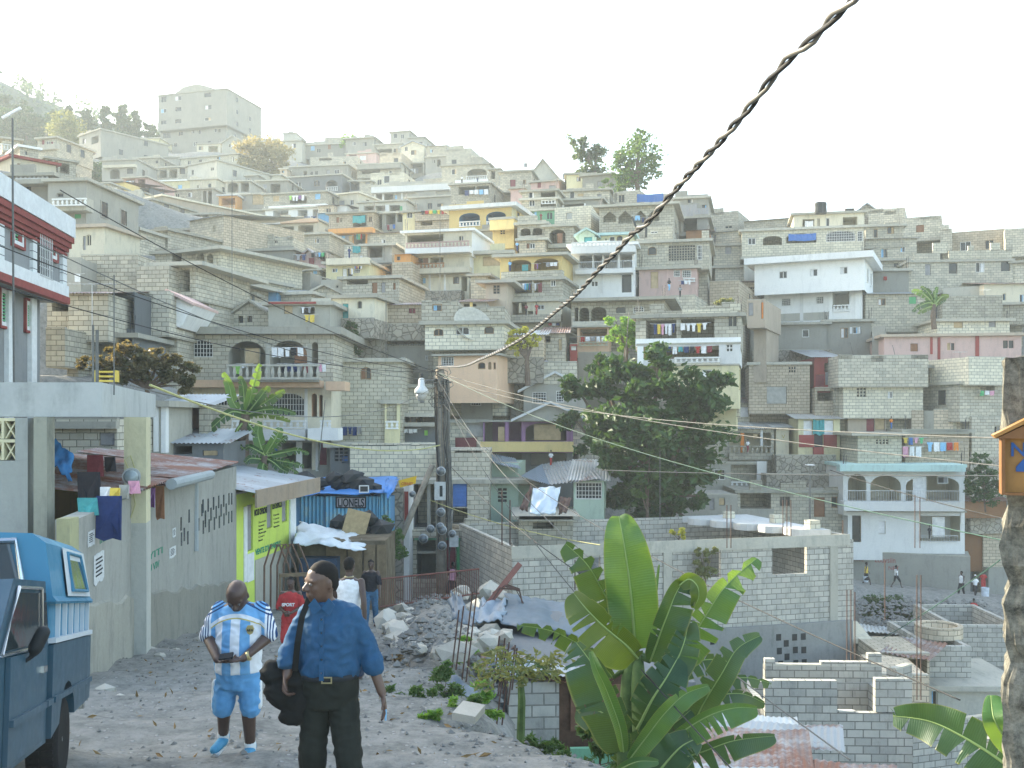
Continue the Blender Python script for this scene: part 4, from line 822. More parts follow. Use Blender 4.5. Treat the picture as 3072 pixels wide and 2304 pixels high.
h2=H('K',1190,560,1600,900,'gr','l 1190 805 1400 890 white,navy,navy,navy,grey','grey rendered lower storey with a painted mark',Y=53.2,yaw=0,D=6,oh=.1,lt='the grey wall right of the large house')
H('K',1595,575,1725,895,'py','o 1610 590 1700 760;r 1600 757 1715 828 .1 wh','small yellowish porch with white balusters',Y=52.8,yaw=0,D=5,oh=.2)
H('K',1125,950,1305,1250,'dg','x 1160 985 1280 1110;s 1225 1060 1280 1120 blue','dark louvred shed between the large house and the pale block wall',Y=49,yaw=0,D=4)
H('K',1605,95,2085,460,'gr','w 1480 30 1535 100;g 1735 205 1775 240;g 1945 190 2005 235','dark grey rendered house with a light tin roof edge behind the pole',Y=60,yaw=-6,D=6,roof='shed',rc='TINL')
H('K',1400,5,1735,215,'gb','s 1480 35 1535 100 grey;w 1650 30 1700 70','block house with things piled in its broken corner, above the arched window',Y=63,yaw=-4,D=5,roof='tin',rc='TINR')
H('K',1715,440,2060,700,'gb','s 1900 560 1940 600 grey','grey block middle storey left of the pole',Y=56,yaw=0,D=5)
H('K',1715,690,2060,960,'dg','o 1740 705 1900 770;a 1815 715 1875 775;o 1900 700 2050 780;p 1720 770 2050 805 .8;l 1760 825 1880 870 white,white,white;s 1935 835 1970 885 lime','dark cluttered porch with a lime green chair left of the pole',Y=54.5,yaw=0,D=5,lt='the cluttered porch')
H('G',345,1225,910,1350,'gb','k 345 1235 510 1300','grey curved parapet storey with a satellite dish',Y=58,yaw=-8,D=6,roof='none')
H('G',330,1335,838,1600,'pe','g 355 1345 465 1432;a 672 1402 738 1462;a 762 1398 790 1465;a 803 1400 832 1467','peach house with barred arched windows above the street pole',Y=56,yaw=-14,D=6,rt=.1,ext=1)
# pale block building right behind the pole
blk=H('K',1295,965,2090,1235,'lb','k 1310 950 1700 972;k 1820 948 1900 972','long pale block wall house behind the utility pole',Y=48,yaw=0,D=6,roof='none')
H('L',170,870,630,1120,'gb','k 330 860 560 885;s 425 755 520 870 maroon','block upper storey right of the utility pole',Y=47,yaw=0,D=6,roof='none')
H('T',1370,205,1650,600,'gr','o 1380 240 1530 540;c 1470 240 1480 540;o 1560 240 1640 540','grey shop front with dark openings left of the utility pole',Y=46,yaw=0,D=5,oh=.3,inner='dg')
H('T',1640,205,1900,610,'gb','s 1642 210 1750 400 blue;o 1642 405 1752 520','block house with a blue panel right of the utility pole',Y=45.5,yaw=4,D=5,oh=.1)
dep=H('T',1330,585,1740,930,'gb','o 1400 625 1530 900;s 1595 625 1670 880 maroon;s 1672 625 1715 870 green;c 1716 615 1738 870 gn;p 1380 615 1735 630 .1 gn;p 1350 560 1730 612 .3 gb','street corner shop with a green door frame',Y=44,yaw=0,D=4,roof='none',inner='dg')
dep2=H('T',1740,540,1890,930,'tb','k 1740 480 1890 545 gb','curved block flank of the corner shop with blue lettering',Y=44,yaw=28,D=3,roof='none',sidew=False)
H('L',622,1115,880,1600,'mt','x 697 1190 783 1318','mint house with a white louvred window right of the street',Y=50,yaw=0,D=6,oh=.5)
H('L',820,1130,1010,1460,'mt','','mint side wing behind the leaning metal sheets',Y=51,yaw=0,D=5,oh=.3)
H('L',612,1470,830,1790,'aq','s 615 1490 700 1659 blue;p 612 1465 790 1500 .5 bl','pale blue painted shop with a blue door at the street bend',Y=52,yaw=0,D=3,roof='none',sidew=False)
# gabled grey house with pink storey
g1=H('L',385,235,655,600,'gr','g 466 388 557 482','left gable of the grey twin gabled house',Y=58,yaw=0,D=9,roof='gable',peak=.8,rc='w')
H('L',650,330,935,600,'gr','o 655 345 780 590;g 882 368 942 468;l 665 400 830 470 grey,teal,navy,navy,white,black','recessed middle of the twin gabled house with a stack of steps',Y=60,yaw=0,D=5,lt='the recess of the twin gabled house',oh=.05)
g2=H('L',925,205,1460,600,'gr','g 1000 362 1122 460;g 1205 352 1272 452','right gable of the grey twin gabled house',Y=58,yaw=0,D=9,roof='gable',peak=.95,rc='w')
H('L',270,340,400,600,'gr','','low grey wing at the left of the twin gabled house',Y=59,yaw=0,D=5)
H('L',575,605,1350,890,'li','o 585 622 790 797;o 797 615 905 790;A 940 628 1296 788;c 765 610 795 797 li;s 1012 640 1250 782 tan;s 700 660 762 790 tan;p 550 793 1355 880 .5 ye;c 1310 600 1332 790 li','lilac painted storey with wooden panels and a yellow band',Y=56,yaw=0,D=6,oh=.1,rt=.1,inner='li',ext=0)
H('L',270,600,585,880,'lb','s 430 625 580 750 lg;s 330 755 520 870 maroon','pale ribbed front with a dark red panel left of the lilac storey',Y=56.5,yaw=0,D=4,oh=.2,rt=.2,sidew=False)
H('L',870,465,1440,612,'lg','','front gable roof over the lilac storey',Y=55.3,yaw=0,D=3,roof='gable',peak=.85,rc='w',ext=0,gp=False,sidew=False,name='gable',cat='gable')
H('L',1350,590,1610,870,'gb','s 1420 600 1455 680 grey','block side wing between the lilac storey and the large tree',Y=57,yaw=0,D=5,oh=.2)
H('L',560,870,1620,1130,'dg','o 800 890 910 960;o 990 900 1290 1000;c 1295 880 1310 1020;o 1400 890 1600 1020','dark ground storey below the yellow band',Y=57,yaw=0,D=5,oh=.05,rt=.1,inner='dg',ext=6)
H('L',1355,1120,1620,1540,'mt','g 1372 1140 1602 1290','pale green house with a long barred window band',Y=47,yaw=-6,D=5,roof='tin',rc='TINL')
H('L',880,1430,1350,1560,'gb','o 1005 1490 1185 1545;p 885 1435 1350 1480 .3','low broken concrete room under the leaning metal sheets',Y=44,yaw=0,D=4,rt=.15)
H('L',632,975,880,1115,'mt','','mint gable end beneath the blue grey sheet roof',Y=52,yaw=-6,D=4,roof='none',sidew=False)
# right of the tree
m1=H('M',560,245,1215,560,'gb','a 620 295 715 395;O 828 282 1190 462;r 825 395 1200 465 .5 gb;P 828 462 1200 520 .5 gb;s 925 282 962 460 orange;s 1035 290 1080 335 tan;c 1098 255 1110 395 wh','block house under a bright corrugated roof where someone in white leans',Y=56,yaw=-4,D=5,roof='tin',rc='TINL',inner='cr')
H('M',1232,235,1345,480,'cr','','tan hut with a painted letter beside the corrugated roof',Y=56,yaw=0,D=3,roof='tin',rc='TINL',sidew=False)
H('M',540,530,1155,800,'lg','w 698 600 795 690 wf;o 845 560 1070 752;r 845 705 1072 757 .1 wh;c 1068 530 1150 755 wh','grey house with a pale blue window and a white balustrade behind the tree',Y=55,yaw=-4,D=5,oh=.05,rt=.15)
H('M',1425,160,1785,475,'py','s 1470 160 1548 340 mt;D 1560 290 1640 408 black;s 1645 150 1730 310 mt;t 1548 165 1645 300 teal;p 1432 302 1562 408 .05 rd;p 1644 300 1760 408 .05 rd;p 1560 408 1645 470 .3 rd' .replace('mt','white'),'little shack painted white above and dark red below with a teal cloth',Y=54,yaw=-3,D=3,roof='tin',rc='TINL',sidew=False)
H('M',1235,478,1750,650,'st','','honey coloured dry stone terrace wall below the little shack',Y=53,yaw=-3,D=3,roof='none',sidew=False,name='stone_wall',cat='stone wall')
H('M',1150,640,1810,790,'st','','darker lower stone terrace wall behind the bare rods',Y=52,yaw=-3,D=2,roof='none',sidew=False,name='stone_wall',cat='stone wall')
m4=H('M',900,775,1815,1120,'gb','o 925 795 1190 940;w 1262 830 1360 922;D 1560 840 1657 1010 brown;w 1710 835 1810 932;p 905 940 1215 1060 .02 gr','low grey building with black painted writing behind the unfinished house',Y=49,yaw=-2,D=5,oh=.2)
H('M',0,820,900,1100,'gr','s 230 830 330 1030 blue;s 740 840 790 910 tan;s 660 850 700 950 grey','shaded wall house with a blue doorway behind the large tree',Y=54,yaw=0,D=4,roof='none')
H('M',760,20,1005,160,'gb','s 925 60 1000 150 white','small shack with rubble on its roof just above the corrugated roof',Y=60,yaw=-5,roof='tin',rc='TINR',D=3)
H('Q',1540,60,1700,345,'tb','w 1655 120 1700 210','tan block house with a tin roof beside the rough pillar',Y=52,yaw=0,roof='tin',rc='TINR',D=4)
H('Q',1575,340,1720,540,'gr','d 1480 345 1575 530','grey rendered base beside the rough pillar',Y=51,yaw=0,roof='none',D=4)
H('Q',1455,240,1580,540,'dg','o 1470 250 1575 520','dark doorway where three people stand beside the rough pillar',Y=53,yaw=0,roof='none',D=4,sidew=False)
H('N',1700,1300,2060,1420,'br','','low rusty roofed shed right of the aqua house',Y=50,yaw=0,roof='tin',rc='TINR',D=5,sidew=False)
# small walls left of the street, tile J
H('J',1410,900,1800,1340,'gb','O 1415 935 1720 1210;c 1255 870 1360 1320 wh','open shack with a faded pink back wall, left of the banana palm',Y=36,yaw=0,roof='tin',rc='TIN',D=3,inner='pk')
H('J',420,1030,1010,1330,'gb','p 420 1050 1000 1112 .3;s 855 1145 990 1260 grey;w 890 1120 930 1142','grey patched wall house seen under the concrete canopy',Y=30,yaw=0,roof='none',D=4,sidew=False)
H('J',1195,870,1410,1330,'lg','o 1200 1040 1262 1240;c 1330 880 1345 1310 wh;c 1395 890 1410 1320 wh','white posted porch behind the canopy pillar',Y=33,yaw=0,D=3)
H('J',1490,1230,1930,1380,'dg','o 1505 1250 1660 1330;s 1750 1300 1880 1345 tan','dark lean-to shed at the foot of the banana palm',Y=34,yaw=0,roof='tin',rc='TIN',D=3)
# ------------------------------------------------ the ground: one sheet to the horizon, shaped by what stands on it
def road_z(Y): return -1.76-.14*Y if Y<46 else -8.2-.05*(Y-46)
ROADC=[(4,1.6),(8.5,.6),(9.5,.25),(10.2,-.2),(11,-.75),(16,-1.6),(19,-2.3),(26.7,-3.6),(34,-3.2),(42,-.6),(50,2.0),(56,4)]
def road_x(Y):
    for (a,b),(c,d) in zip(ROADC,ROADC[1:]):
        if Y<=c: return b+(d-b)*(max(Y,a)-a)/(c-a)
    return ROADC[-1][1]
GP2=[]
for p in GPTS:      # keep only the lowest of points close together
    if any((p[0]-q[0])**2+(p[1]-q[1])**2<(4+p[1]*.03)**2 and q[2]<p[2]-.9 for q in GPTS): continue
    GP2.append((p[0],p[1],p[2]-.25))
CP=list(GP2)
for Y in range(2,54,2):
    x=road_x(Y); z=road_z(Y)
    for dx in (-9,-7,-5,-3,-1.4,-.2): CP.append((x+dx,Y,z))
# the gully right of the street
for Y in range(8,40,3): CP.append((road_x(Y)+1.3,Y,road_z(Y)-1.3)); CP.append((road_x(Y)+3,Y,road_z(Y)-2.6-Y*.02))
for p in [(4,4,-2.6),(3,6,-3.2),(6,6,-4.6),(6,10,-6),(10,10,-7),(16,10,-8),(6,16,-7.5),(12,16,-9),(20,16,-10),(7,22,-9.5),(14,24,-10.5),(24,24,-11),(9,30,-10.5),(16,32,-11.5),(28,32,-12.8),(40,32,-13),(10,38,-10.5),(18,38,-12.6),(30,40,-14),(42,40,-14.5),(12,2,-6),(20,2,-8),(40,10,-11),(60,20,-13),(8,44,-9.3)]: CP.append(p)
# dirt road across the gully on the right, with people on it
QR=[(845,578,59.5),(870,586,59.5),(900,588,59),(930,590,58.5),(960,593,58),(990,596,57.5),(1015,600,57),(1040,604,56)]
for (px,py,Y) in QR:
    q=at(px,py,Y); CP.append(tuple(q)); q=at(px,py+3,Y-3.5); CP.append((q.x,q.y,q.z))
for (px,py,Y) in [(860,625,52),(900,632,51),(940,640,50),(985,640,49),(1020,640,48)]: CP.append(tuple(at(px,py,Y)))
def IDW(x,y):
    sw=0;sz=0
    for (a,b,c) in CP:
        d=(a-x)**2+(b-y)**2+.35; w_=1/(d*d*math.sqrt(d)); sw+=w_; sz+=w_*c
    return sz/sw
def far(x,y):
    """the mountain beyond"""
    return 50-(y-235)*.35-max(0,x+40)*.25+ (max(0,-75-x)*.3 if x<-75 else 0)
import numpy as np
CPa=np.array(CP)
def gh(x,y):
    d=(CPa[:,0]-x)**2+(CPa[:,1]-y)**2+.35; w_=d**-2.5
    return float((w_*CPa[:,2]).sum()/w_.sum())
def grid_sheet(name,xs,ys,fn,mat):
    v=[];f=[]
    for y in ys:
        for x in xs: v.append((x,y,fn(x,y)))
    n=len(xs)
    for j in range(len(ys)-1):
        for i in range(n-1): f.append((j*n+i,j*n+i+1,(j+1)*n+i+1,(j+1)*n+i))
    me=bpy.data.meshes.new(name); me.from_pydata(v,[],f); me.materials.append(mat)
    me.polygons.foreach_set('use_smooth',[True]*len(me.polygons)); me.update()
    o=bpy.data.objects.new(name,me); COL.objects.link(o); o['kind']='structure'; return o
def groundmat():
    m,nt,b=base_mat('earth',.95,.1); L=nt.links; tc=N(nt,'ShaderNodeTexCoord'); g=N(nt,'ShaderNodeNewGeometry'); P=g.outputs['Position']
    n1=noise_n(nt,P,.5,6,.65); n2=noise_n(nt,P,4,6,.75); n3=noise_n(nt,P,28,4,.7)
    col=mixc(nt,ramp(nt,n1,.35,.65),(.12,.125,.115),(.21,.21,.19))
    col=mixc(nt,ramp(nt,n2,.35,.7),col,(.30,.295,.265))
    v=N(nt,'ShaderNodeTexVoronoi'); L.new(P,v.inputs[0]); v.inputs['Scale'].default_value=11
    peb=ramp(nt,v.outputs['Distance'],.18,.3,1,0); wn=N(nt,'ShaderNodeSeparateColor'); L.new(v.outputs['Color'],wn.inputs[0])
    peb=math_n(nt,'MULTIPLY',peb,math_n(nt,'GREATER_THAN',wn.outputs[0],.62))
    col=mixc(nt,peb,col,(.32,.32,.30)); col=mixc(nt,ramp(nt,n3,.55,.75,0,.5),col,(.10,.09,.08))
    L.new(col,b.inputs['Base Color'])
    bp=N(nt,'ShaderNodeBump'); bp.inputs['Strength'].default_value=.9; bp.inputs['Distance'].default_value=.05
    hh=math_n(nt,'ADD',math_n(nt,'MULTIPLY',n2,.8),math_n(nt,'ADD',math_n(nt,'MULTIPLY',peb,.35),math_n(nt,'MULTIPLY',n3,.25)))
    L.new(hh,bp.inputs['Height']); L.new(bp.outputs[0],b.inputs['Normal']); return m
EARTH=groundmat()
def rng(a,b,s):
    r=[];x=a
    while x<b-1e-6: r.append(x); x+=s
    r.append(b); return r
def ghd(x,y):
    z=gh(x,y)
    if y<60:
        z+=.05*noise.noise(Vector((x*1.3,y*1.3,0)))+.02*noise.noise(Vector((x*5,y*5,3)))
        e=abs(x-road_x(y)+2.4)
        if e>3: z+=.12*noise.noise(Vector((x*1.9,y*1.9,7)))
    return z
# single sheet: fine near, coarse far
ys=rng(-20,2,4)[:-1]+rng(2,12,.22)[:-1]+rng(12,30,.4)[:-1]+rng(30,60,.8)[:-1]+rng(60,130,1.8)[:-1]+rng(130,250,3.5)[:-1]
xs=rng(-140,-40,5)[:-1]+rng(-40,-9,1.6)[:-1]+rng(-9,5,.22)[:-1]+rng(5,14,.5)[:-1]+rng(14,60,1.6)[:-1]+rng(60,160,6)
def edge(x):
    px=x/200*1000+512   # the brow of the hill comes nearer to the right
    return 238 if px<300 else (238-(px-300)*.33 if px<520 else max(112,165-(px-520)*.2))
def full(x,y):
    z=ghd(x,y)
    e=edge(x)
    if y>e: t=min(1,(y-e)/25); z=z*(1-t)+min(z-6,far(x,y)-10)*t
    return z
far_ys=[250,262,280,310,350,400,460]
def full2(x,y): return full(x,y) if y<250 else far(x,y)
ground=grid_sheet('ground',xs,ys+far_ys,full2,EARTH)
# mountain with forest, far left
def mtn(x,y):
    t=(y-250)/150
    z=58+ t*60 + max(0,-110-x)*.55 + max(0,-60-x)*.25
    z+=6*noise.noise(Vector((x*.02,y*.02,1)))+2.5*noise.noise(Vector((x*.08,y*.08,2)))
    return z
def mountain():
    prof=[(-330,205),(-300,182),(-270,170),(-240,152),(-215,140),(-190,126),(-165,116),(-140,108),(-120,102),(-100,96),(-80,84),(-60,60)]
    def ztop(x):
        for (a,b),(c,d) in zip(prof,prof[1:]):
            if x<=c: return b+(d-b)*(x-a)/(c-a)
        return 60
    def fn(x,y):
        t=(y-300)/90.; t=max(0,min(1,t)); s=t*t*(3-2*t)
        return 50+(ztop(max(x,-330))-50)*s+3*noise.noise(Vector((x*.05,y*.05,4)))
    return grid_sheet('hills',rng(-420,-40,5),rng(270,420,8),fn,flat('forest_floor',(.07,.09,.05),.95,.1,.4,.2)),fn
HILL,hillz=mountain()
# ------------------------------------------------ near walls, canopy, street front
def textmesh(s,size,mat,parent,loc,name='lettering',rz=0,sx=1.0,depth=.004,align='LEFT',shear=0,bold=0):
    c=bpy.data.curves.new('t','FONT'); c.body=s; c.size=size; c.extrude=depth; c.align_x=align; c.shear=shear; c.offset=bold
    o=bpy.data.objects.new('t',c); me=eval_mesh(o); bpy.data.objects.remove(o)
    me.materials.clear(); me.materials.append(mat)
    M=Matrix.Translation(loc)@Matrix.Rotation(rz,4,'Z')@Matrix.Rotation(R(90),4,'X')@Matrix.Diagonal((sx,1,1,1)); me.transform(M)
    q=bpy.data.objects.new(name,me); COL.objects.link(q); q.parent=parent; return q
def hconv(E):
    """pixel of a tile -> local x,z on the front plane of house E"""
    a=E.rotation_euler.z; X0,Y0,zb=E.location; ca,sa=math.cos(a),math.sin(a)
    def cv(t,x,y,yo=0.):
        px,py=TT(t,x,y); u=(px-512)/F; v=(HOR-py)/F
        tt=(yo-sa*X0+ca*Y0)/(-sa*u+ca)
        return ((tt*u-X0)*ca+(tt-Y0)*sa, tt*v-zb)
    return cv
def ptext(E,t,x0,y0,x1,y1,s,mat,yo=-.006,bold=.0):
    cv=hconv(E); a=cv(t,x0,y1); b=cv(t,x1,y1); c=cv(t,x0,y0); h=c[1]-a[1]; w_=b[0]-a[0]
    o=textmesh(s,h/.72,mat,E,(a[0],yo,a[1]),bold=bold)
    xs_=[v.co.x for v in o.data.vertices]; w0=max(xs_)-min(xs_); mn=min(xs_)
    for v in o.data.vertices: v.co.x=a[0]+(v.co.x-mn)*w_/w0
    return o
INK=flat('black_paint',(.03,.035,.04),.8,.1); INKB=flat('blue_paint',(.03,.12,.35),.8,.1); INKR=flat('red_paint',(.35,.08,.08),.9,.1); INKG=flat('green_paint',(.04,.25,.15),.9,.1); INKO=flat('orange_paint',(.75,.35,.05),.9,.1)
# graffiti and numbers on the houses
ptext(h2,'K',1518,650,1555,695,'2',INK); 
ptext(m4,'M',1030,965,1140,1000,'STKD',INK); ptext(m4,'M',1028,1008,1180,1035,'TOLU TON',INK)
rw=[h[0] for h in HOUSES if h[0].name.startswith('retaining_wall')][0]
ptext(rw,'Q',682,262,750,292,'Time',INKR); ptext(rw,'Q',825,262,960,300,'Louvsiin',INKR); ptext(rw,'Q',915,325,985,350,'NET',INKR)
ptext(dep2,'T',1765,708,1850,752,'DEPOT',INKB,bold=.01)
vh=[h[0] for h in HOUSES if 'painted letter' in h[0]['label']][0]
ptext(vh,'M',1280,298,1312,332,'V',flat('ochre_paint',(.5,.4,.08),.9,.1))
# street wall on the left: two straight runs meeting behind the canopy pillar
ZT=-1.42
def streetwall(x,y,yaw,ln,lab,sl):
    e=empty('street_wall',(x,y,0),R(yaw),lab,'wall')
    mb=MB(); mb.box((0,0,-8),(ln,.28,ZT)); mb.build('wall',wallmat('wall_street','plain',(.44,.44,.385),(.34,.34,.30),.8),e)
    mb=MB(); rs=random.Random(3); n=int(ln*2); pts=[]
    for i in range(n+1):
        xx=ln*i/n; pts.append((xx,-1.76-.14*(y+math.sin(R(yaw))*xx)+1.05+.07*rs.uniform(-1,1)))
    for (a,b) in zip(pts,pts[1:]):
        mb.face([(a[0],-.05,-8),(b[0],-.05,-8),(b[0],-.05,b[1]),(a[0],-.05,a[1])]); mb.face([(a[0],-.05,a[1]),(b[0],-.05,b[1]),(b[0],-.002,b[1]+.03),(a[0],-.002,a[1]+.03)])
    mb.build('plinth',wallmat('wall_plinth','plain',(.36,.35,.29),(.25,.245,.2),1.0),e); return e
lw0=streetwall(-6.1,14,100.8,5.1,'near run of the grey street wall, left of the canopy pillar',0)
lw=streetwall(-7.08,19,95.7,10.55,'far run of the grey street wall, pierced by rows of slits',1)
cv=hconv(lw); mb=MB()
for (xx,yy) in [(35,745),(65,880),(100,730),(135,840),(168,705),(200,815),(232,685),(262,790),(295,668),(325,775),(360,645),(395,640),(40,1005),(112,985),(178,955),(240,935),(298,900),(358,875),(395,860)]:
    x_,z_=cv('U',xx-7,yy+40); mb.box((x_,-.012,z_),(x_+.13,.02,z_+.33))
for (xx,yy) in [(1845,1370),(1885,1500),(1945,1270),(2025,1210),(2105,1190),(2150,1330),(2065,1370),(1850,1560),(1930,1540)]:
    x_,z_=cv('V',xx-15,yy+50); mb.box((x_,-.012,z_),(x_+.1,.02,z_+.3))
mb.build('vents',PANE,lw)
PAP=flat('paper',(.62,.64,.62),.9,.1,.3,30)
def poster(t,x0,y0,x1,y1,lab,lw=None):
    lw=lw or globals()['lw']; cv=hconv(lw); a=cv(t,x0,y1); b=cv(t,x1,y0); mb=MB(); rs=random.Random(int(x0)); K=6
    pl=[(a[0]+(b[0]-a[0])*i/K,a[1]+(b[1]-a[1])*rs.uniform(0,.16)) for i in range(K+1)]+[(b[0]-(b[0]-a[0])*i/K,b[1]-(b[1]-a[1])*rs.uniform(0,.05)) for i in range(K+1)]
    mb.prism(pl,-.012,-.004); o=mb.build('poster',PAP); o.matrix_world=lw.matrix_basis.copy() if False else Matrix.Translation(lw.location)@Matrix.Rotation(lw.rotation_euler.z,4,'Z')
    tag(o,lab,'poster','posters pasted on the street wall')
    m2=MB(); h=b[1]-a[1]; w_=b[0]-a[0]
    for k in range(5): m2.box((a[0]+w_*.15,-.016,a[1]+h*(.3+.12*k)),(b[0]-w_*rs.uniform(.15,.4),-.0125,a[1]+h*(.3+.12*k)+h*.05))
    m2.build('print',INK,o)
poster('X',541,178,582,300,'white poster nearest the pickup, left of the blue hanging cloth',lw0)
poster('X',578,302,640,550,'tall torn white poster below the blue hanging cloth',lw0)
poster('X',1046,278,1086,372,'square poster with a dark print halfway along the street wall')
poster('X',1066,168,1086,240,'narrow torn poster above the square dark one')
poster('X',854,200,870,308,'black and white strip poster on the edge of the canopy pillar')
ptext(lw0,'X',612,235,665,275,'TITID',INKG,yo=-.004); ptext(lw,'X',875,205,905,262,'DAC',INKG,yo=-.004); ptext(lw,'X',880,350,1005,395,'AYITI',INKG,yo=-.004); ptext(lw,'X',885,425,985,470,'POU VIV',INKG,yo=-.004)
# rusty roof behind the street wall
rt=empty('tin_roof',(-6.5,15,ZT),R(97.5),'long rusty corrugated roof behind the grey street wall','roof')
mb=MB(); rs=random.Random(5)
for i in range(8):
    x=1.5+i*1.8; corr_sheet(mb,(x*.92,-.3,.12+.04*rs.uniform(-1,1)),(1.95,0,.03*rs.uniform(-1,1)),(0,3.6,.42+.06*rs.uniform(-1,1)),0,pitch=.2)
mb.build('sheeting',TINR,rt)
mb=MB(); mb.tube([(4.6,-.42,.12),(9.2,-.42,.05)],.11,10); mb.tube([(9.0,-.1,0),(8.9,-.12,-1.75)],.07,8); mb.build('gutter',wallmat('pvc','plain',(.36,.40,.40),(.3,.34,.34),.4),rt)
mb=MB(); mb.box((1.6,3.1,-1.9),(14,3.2,.4)); mb.build('back_board',wm('ye'),rt)
# gate post with stains and railing at the near end of the wall
gp_=MB(); a=at(81,520,14.0)
gp_.box((-6.24,13.7,-4.8),(-6.06,13.99,-1.38)); o=gp_.build('gate_post',wallmat('wall_mossy','plain',(.38,.36,.2),(.25,.26,.16),1)); tag(o,'mossy yellowish gate post where the street wall starts','post')
gt=MB(); gt.box((-7.9,13.9,-2.75),(-6.5,13.95,-1.9)); 
o=gt.build('metal_gate',wm('rd')); tag(o,'dark red sheet gate beside the mossy post','gate')
gt=MB(); gt.tube([(-8.1,13.5,-1.86),(-6.45,13.4,-1.62)],.02,6); [gt.tube([(-8+.2*i,13.5,-2.8),(-8+.2*i,13.48,-1.85+.03*i)],.008,4) for i in range(8)]
o=gt.build('railing',IRON); tag(o,'thin iron railing leaning in front of the dark red sheet gate','railing')
# canopy (concrete balcony) with pillars
CAN=wallmat('canopy_concrete','plain',(.47,.49,.46),(.38,.40,.38),.7)
can=empty('canopy',(-6.56,16,0),0,'big bare concrete canopy slab jutting from the left edge above the street','canopy')
mb=MB()
pl=[(-14,0,0),(-1.35,0,0),(-1.30,-.35,0),(0,0,0),(-2.1,8.3,0),(-9,8.3,0),(-14,8.3,0)]
pl=[(-14,-.1),(-1.72,-.1),(-1.7,-.02),(0,0),(-2.1,8.3),(-14,8.3)]
zt=.57; zb=.02; n=len(pl)
b=mb.vs([(x,y,zb) for x,y in pl]+[(x,y,zt) for x,y in pl])
mb.f.append(tuple(b+i for i in reversed(range(n)))); mb.m.append(0); mb.f.append(tuple(b+n+i for i in range(n))); mb.m.append(0)
for i in range(n):
    j=(i+1)%n; mb.f.append((b+i,b+j,b+n+j,b+n+i)); mb.m.append(0)
mb.build('slab',CAN,can)
YP=wallmat('pillar_yellow','plain',(.60,.56,.36),(.52,.49,.33),.5)
mb=MB(); mb.box((-.16,-.25,-1.9),(.22,.3,.015)); o=mb.build('pillar',YP,can); o.location=(-.33,2.3,0); o.rotation_euler=(0,0,R(12))
mb=MB(); mb.box((-.165,-.256,-5.2),(.226,.306,-1.9)); o=mb.build('pillar_base',wallmat('wall_street','plain',(.33,.34,.31),(.25,.26,.24),.9),can); o.location=(-.33,2.3,0); o.rotation_euler=(0,0,R(12))
# electricity meter on the pillar
em=empty('electricity_meter',(-6.84,18.0,-1.05),R(14),'round glass electricity meter on the yellow canopy pillar','meter')
mb=MB(); mb.lathe([(.13,0),(.13,.05),(.16,.06),(.16,.1)],seg=16,M=Matrix.Rotation(R(90),4,'X')); mb.build('base_ring',flat('zinc',(.4,.42,.42),.5,.5,.2,5,.5),em)
mb=MB(); mb.lathe([(.13,.1),(.125,.18),(.09,.22),(.0,.23)],seg=16,M=Matrix.Rotation(R(90),4,'X')); GL=flat('meter_glass',(.25,.3,.3),.15,.6,.2); mb.build('glass_cover',GL,em,True)
mb=MB(); mb.tube([(-.05,-.03,.12),(-.12,-.05,.3),(-.02,-.04,.38),(.05,-.03,.15)],.012,5); mb.tube([(0,-.03,-.12),(.06,-.04,-.5),(-.02,-.03,-.75)],.01,5); mb.build('wiring',flat('wire_yellow',(.45,.42,.2),.7,.2),em)
# wall under the canopy at the far left with breeze blocks and column
mb=MB()
w1=empty('breeze_block_wall',(-14,15.9,0),0,'grey wall with two rows of X shaped openwork blocks under the canopy','wall')
x1=at(38*1.0,418,15.9).x+14; mb.box((0,0,-5),(6.3,.25,-.68)); mb.box((6.1,0,-.678),(6.3,.25,.0)); mb.build('wall',wallmat('wall_underlg','plain',(.40,.42,.38),(.33,.35,.32),.5),w1)
mb=MB(); 
for r_ in range(2):
    for c_ in range(14):
        x=6.1-.235*(c_+1); z=-.33-.34*r_; 
        mb.box((x,.03,z+.28),(x+.235,.2,z+.33)); mb.box((x,.032,z),(x+.04,.198,z+.28))
        for sg in (0,1):
            p=[(x+.04,z),(x+.065,z),(x+.23,z+.28),(x+.205,z+.28)]
            if sg: p=[(2*x+.27-q[0],q[1]) for q in p][::-1]
            mb.prism(p,.06+.004*sg,.16-.004*sg)
mb.build('openwork_blocks',YP,w1)
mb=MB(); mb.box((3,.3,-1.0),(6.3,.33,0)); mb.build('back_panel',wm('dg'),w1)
mb=MB(); mb.box((6.45,-.12,-5),(6.66,.15,.015)); o=mb.build('column',wallmat('column_mossy','plain',(.40,.40,.32),(.28,.29,.23),1),w1)
# red trimmed house at the left edge
RT=flat('red_trim',(.27,.06,.05),.7,.2,.25,5); WT=flat('white_trim',(.72,.74,.72),.7,.2,.15,4)
rwx=H('E',-10,60,518,1120,wallmat('wall_rw','plain',(.33,.34,.33),(.25,.26,.26),.5),'','grey house with white bands and dark red trim at the left edge',yaw=97,Y=32,D=8,roof='none',sidew=False,ext=0,gp=False)
for c in list(rwx.children): bpy.data.objects.remove(c)
rwx.location=(-16.42,32,0); L_=8.2
def zc(t,x,y): return hconv(rwx)(t,x,y)
RWM=wallmat('wall_rw','plain',(.33,.34,.33),(.25,.26,.26),.5)
rwx.location=(-16.42,32,0); rwx.rotation_euler=(0,0,R(97))
c5=hconv(rwx)
def bx(x0,x1,z0,z1,y0,y1,name,mat):
    mb=MB(); mb.box((x0,y0,z0),(x1,y1,z1)); return mb.build(name,mat,rwx)
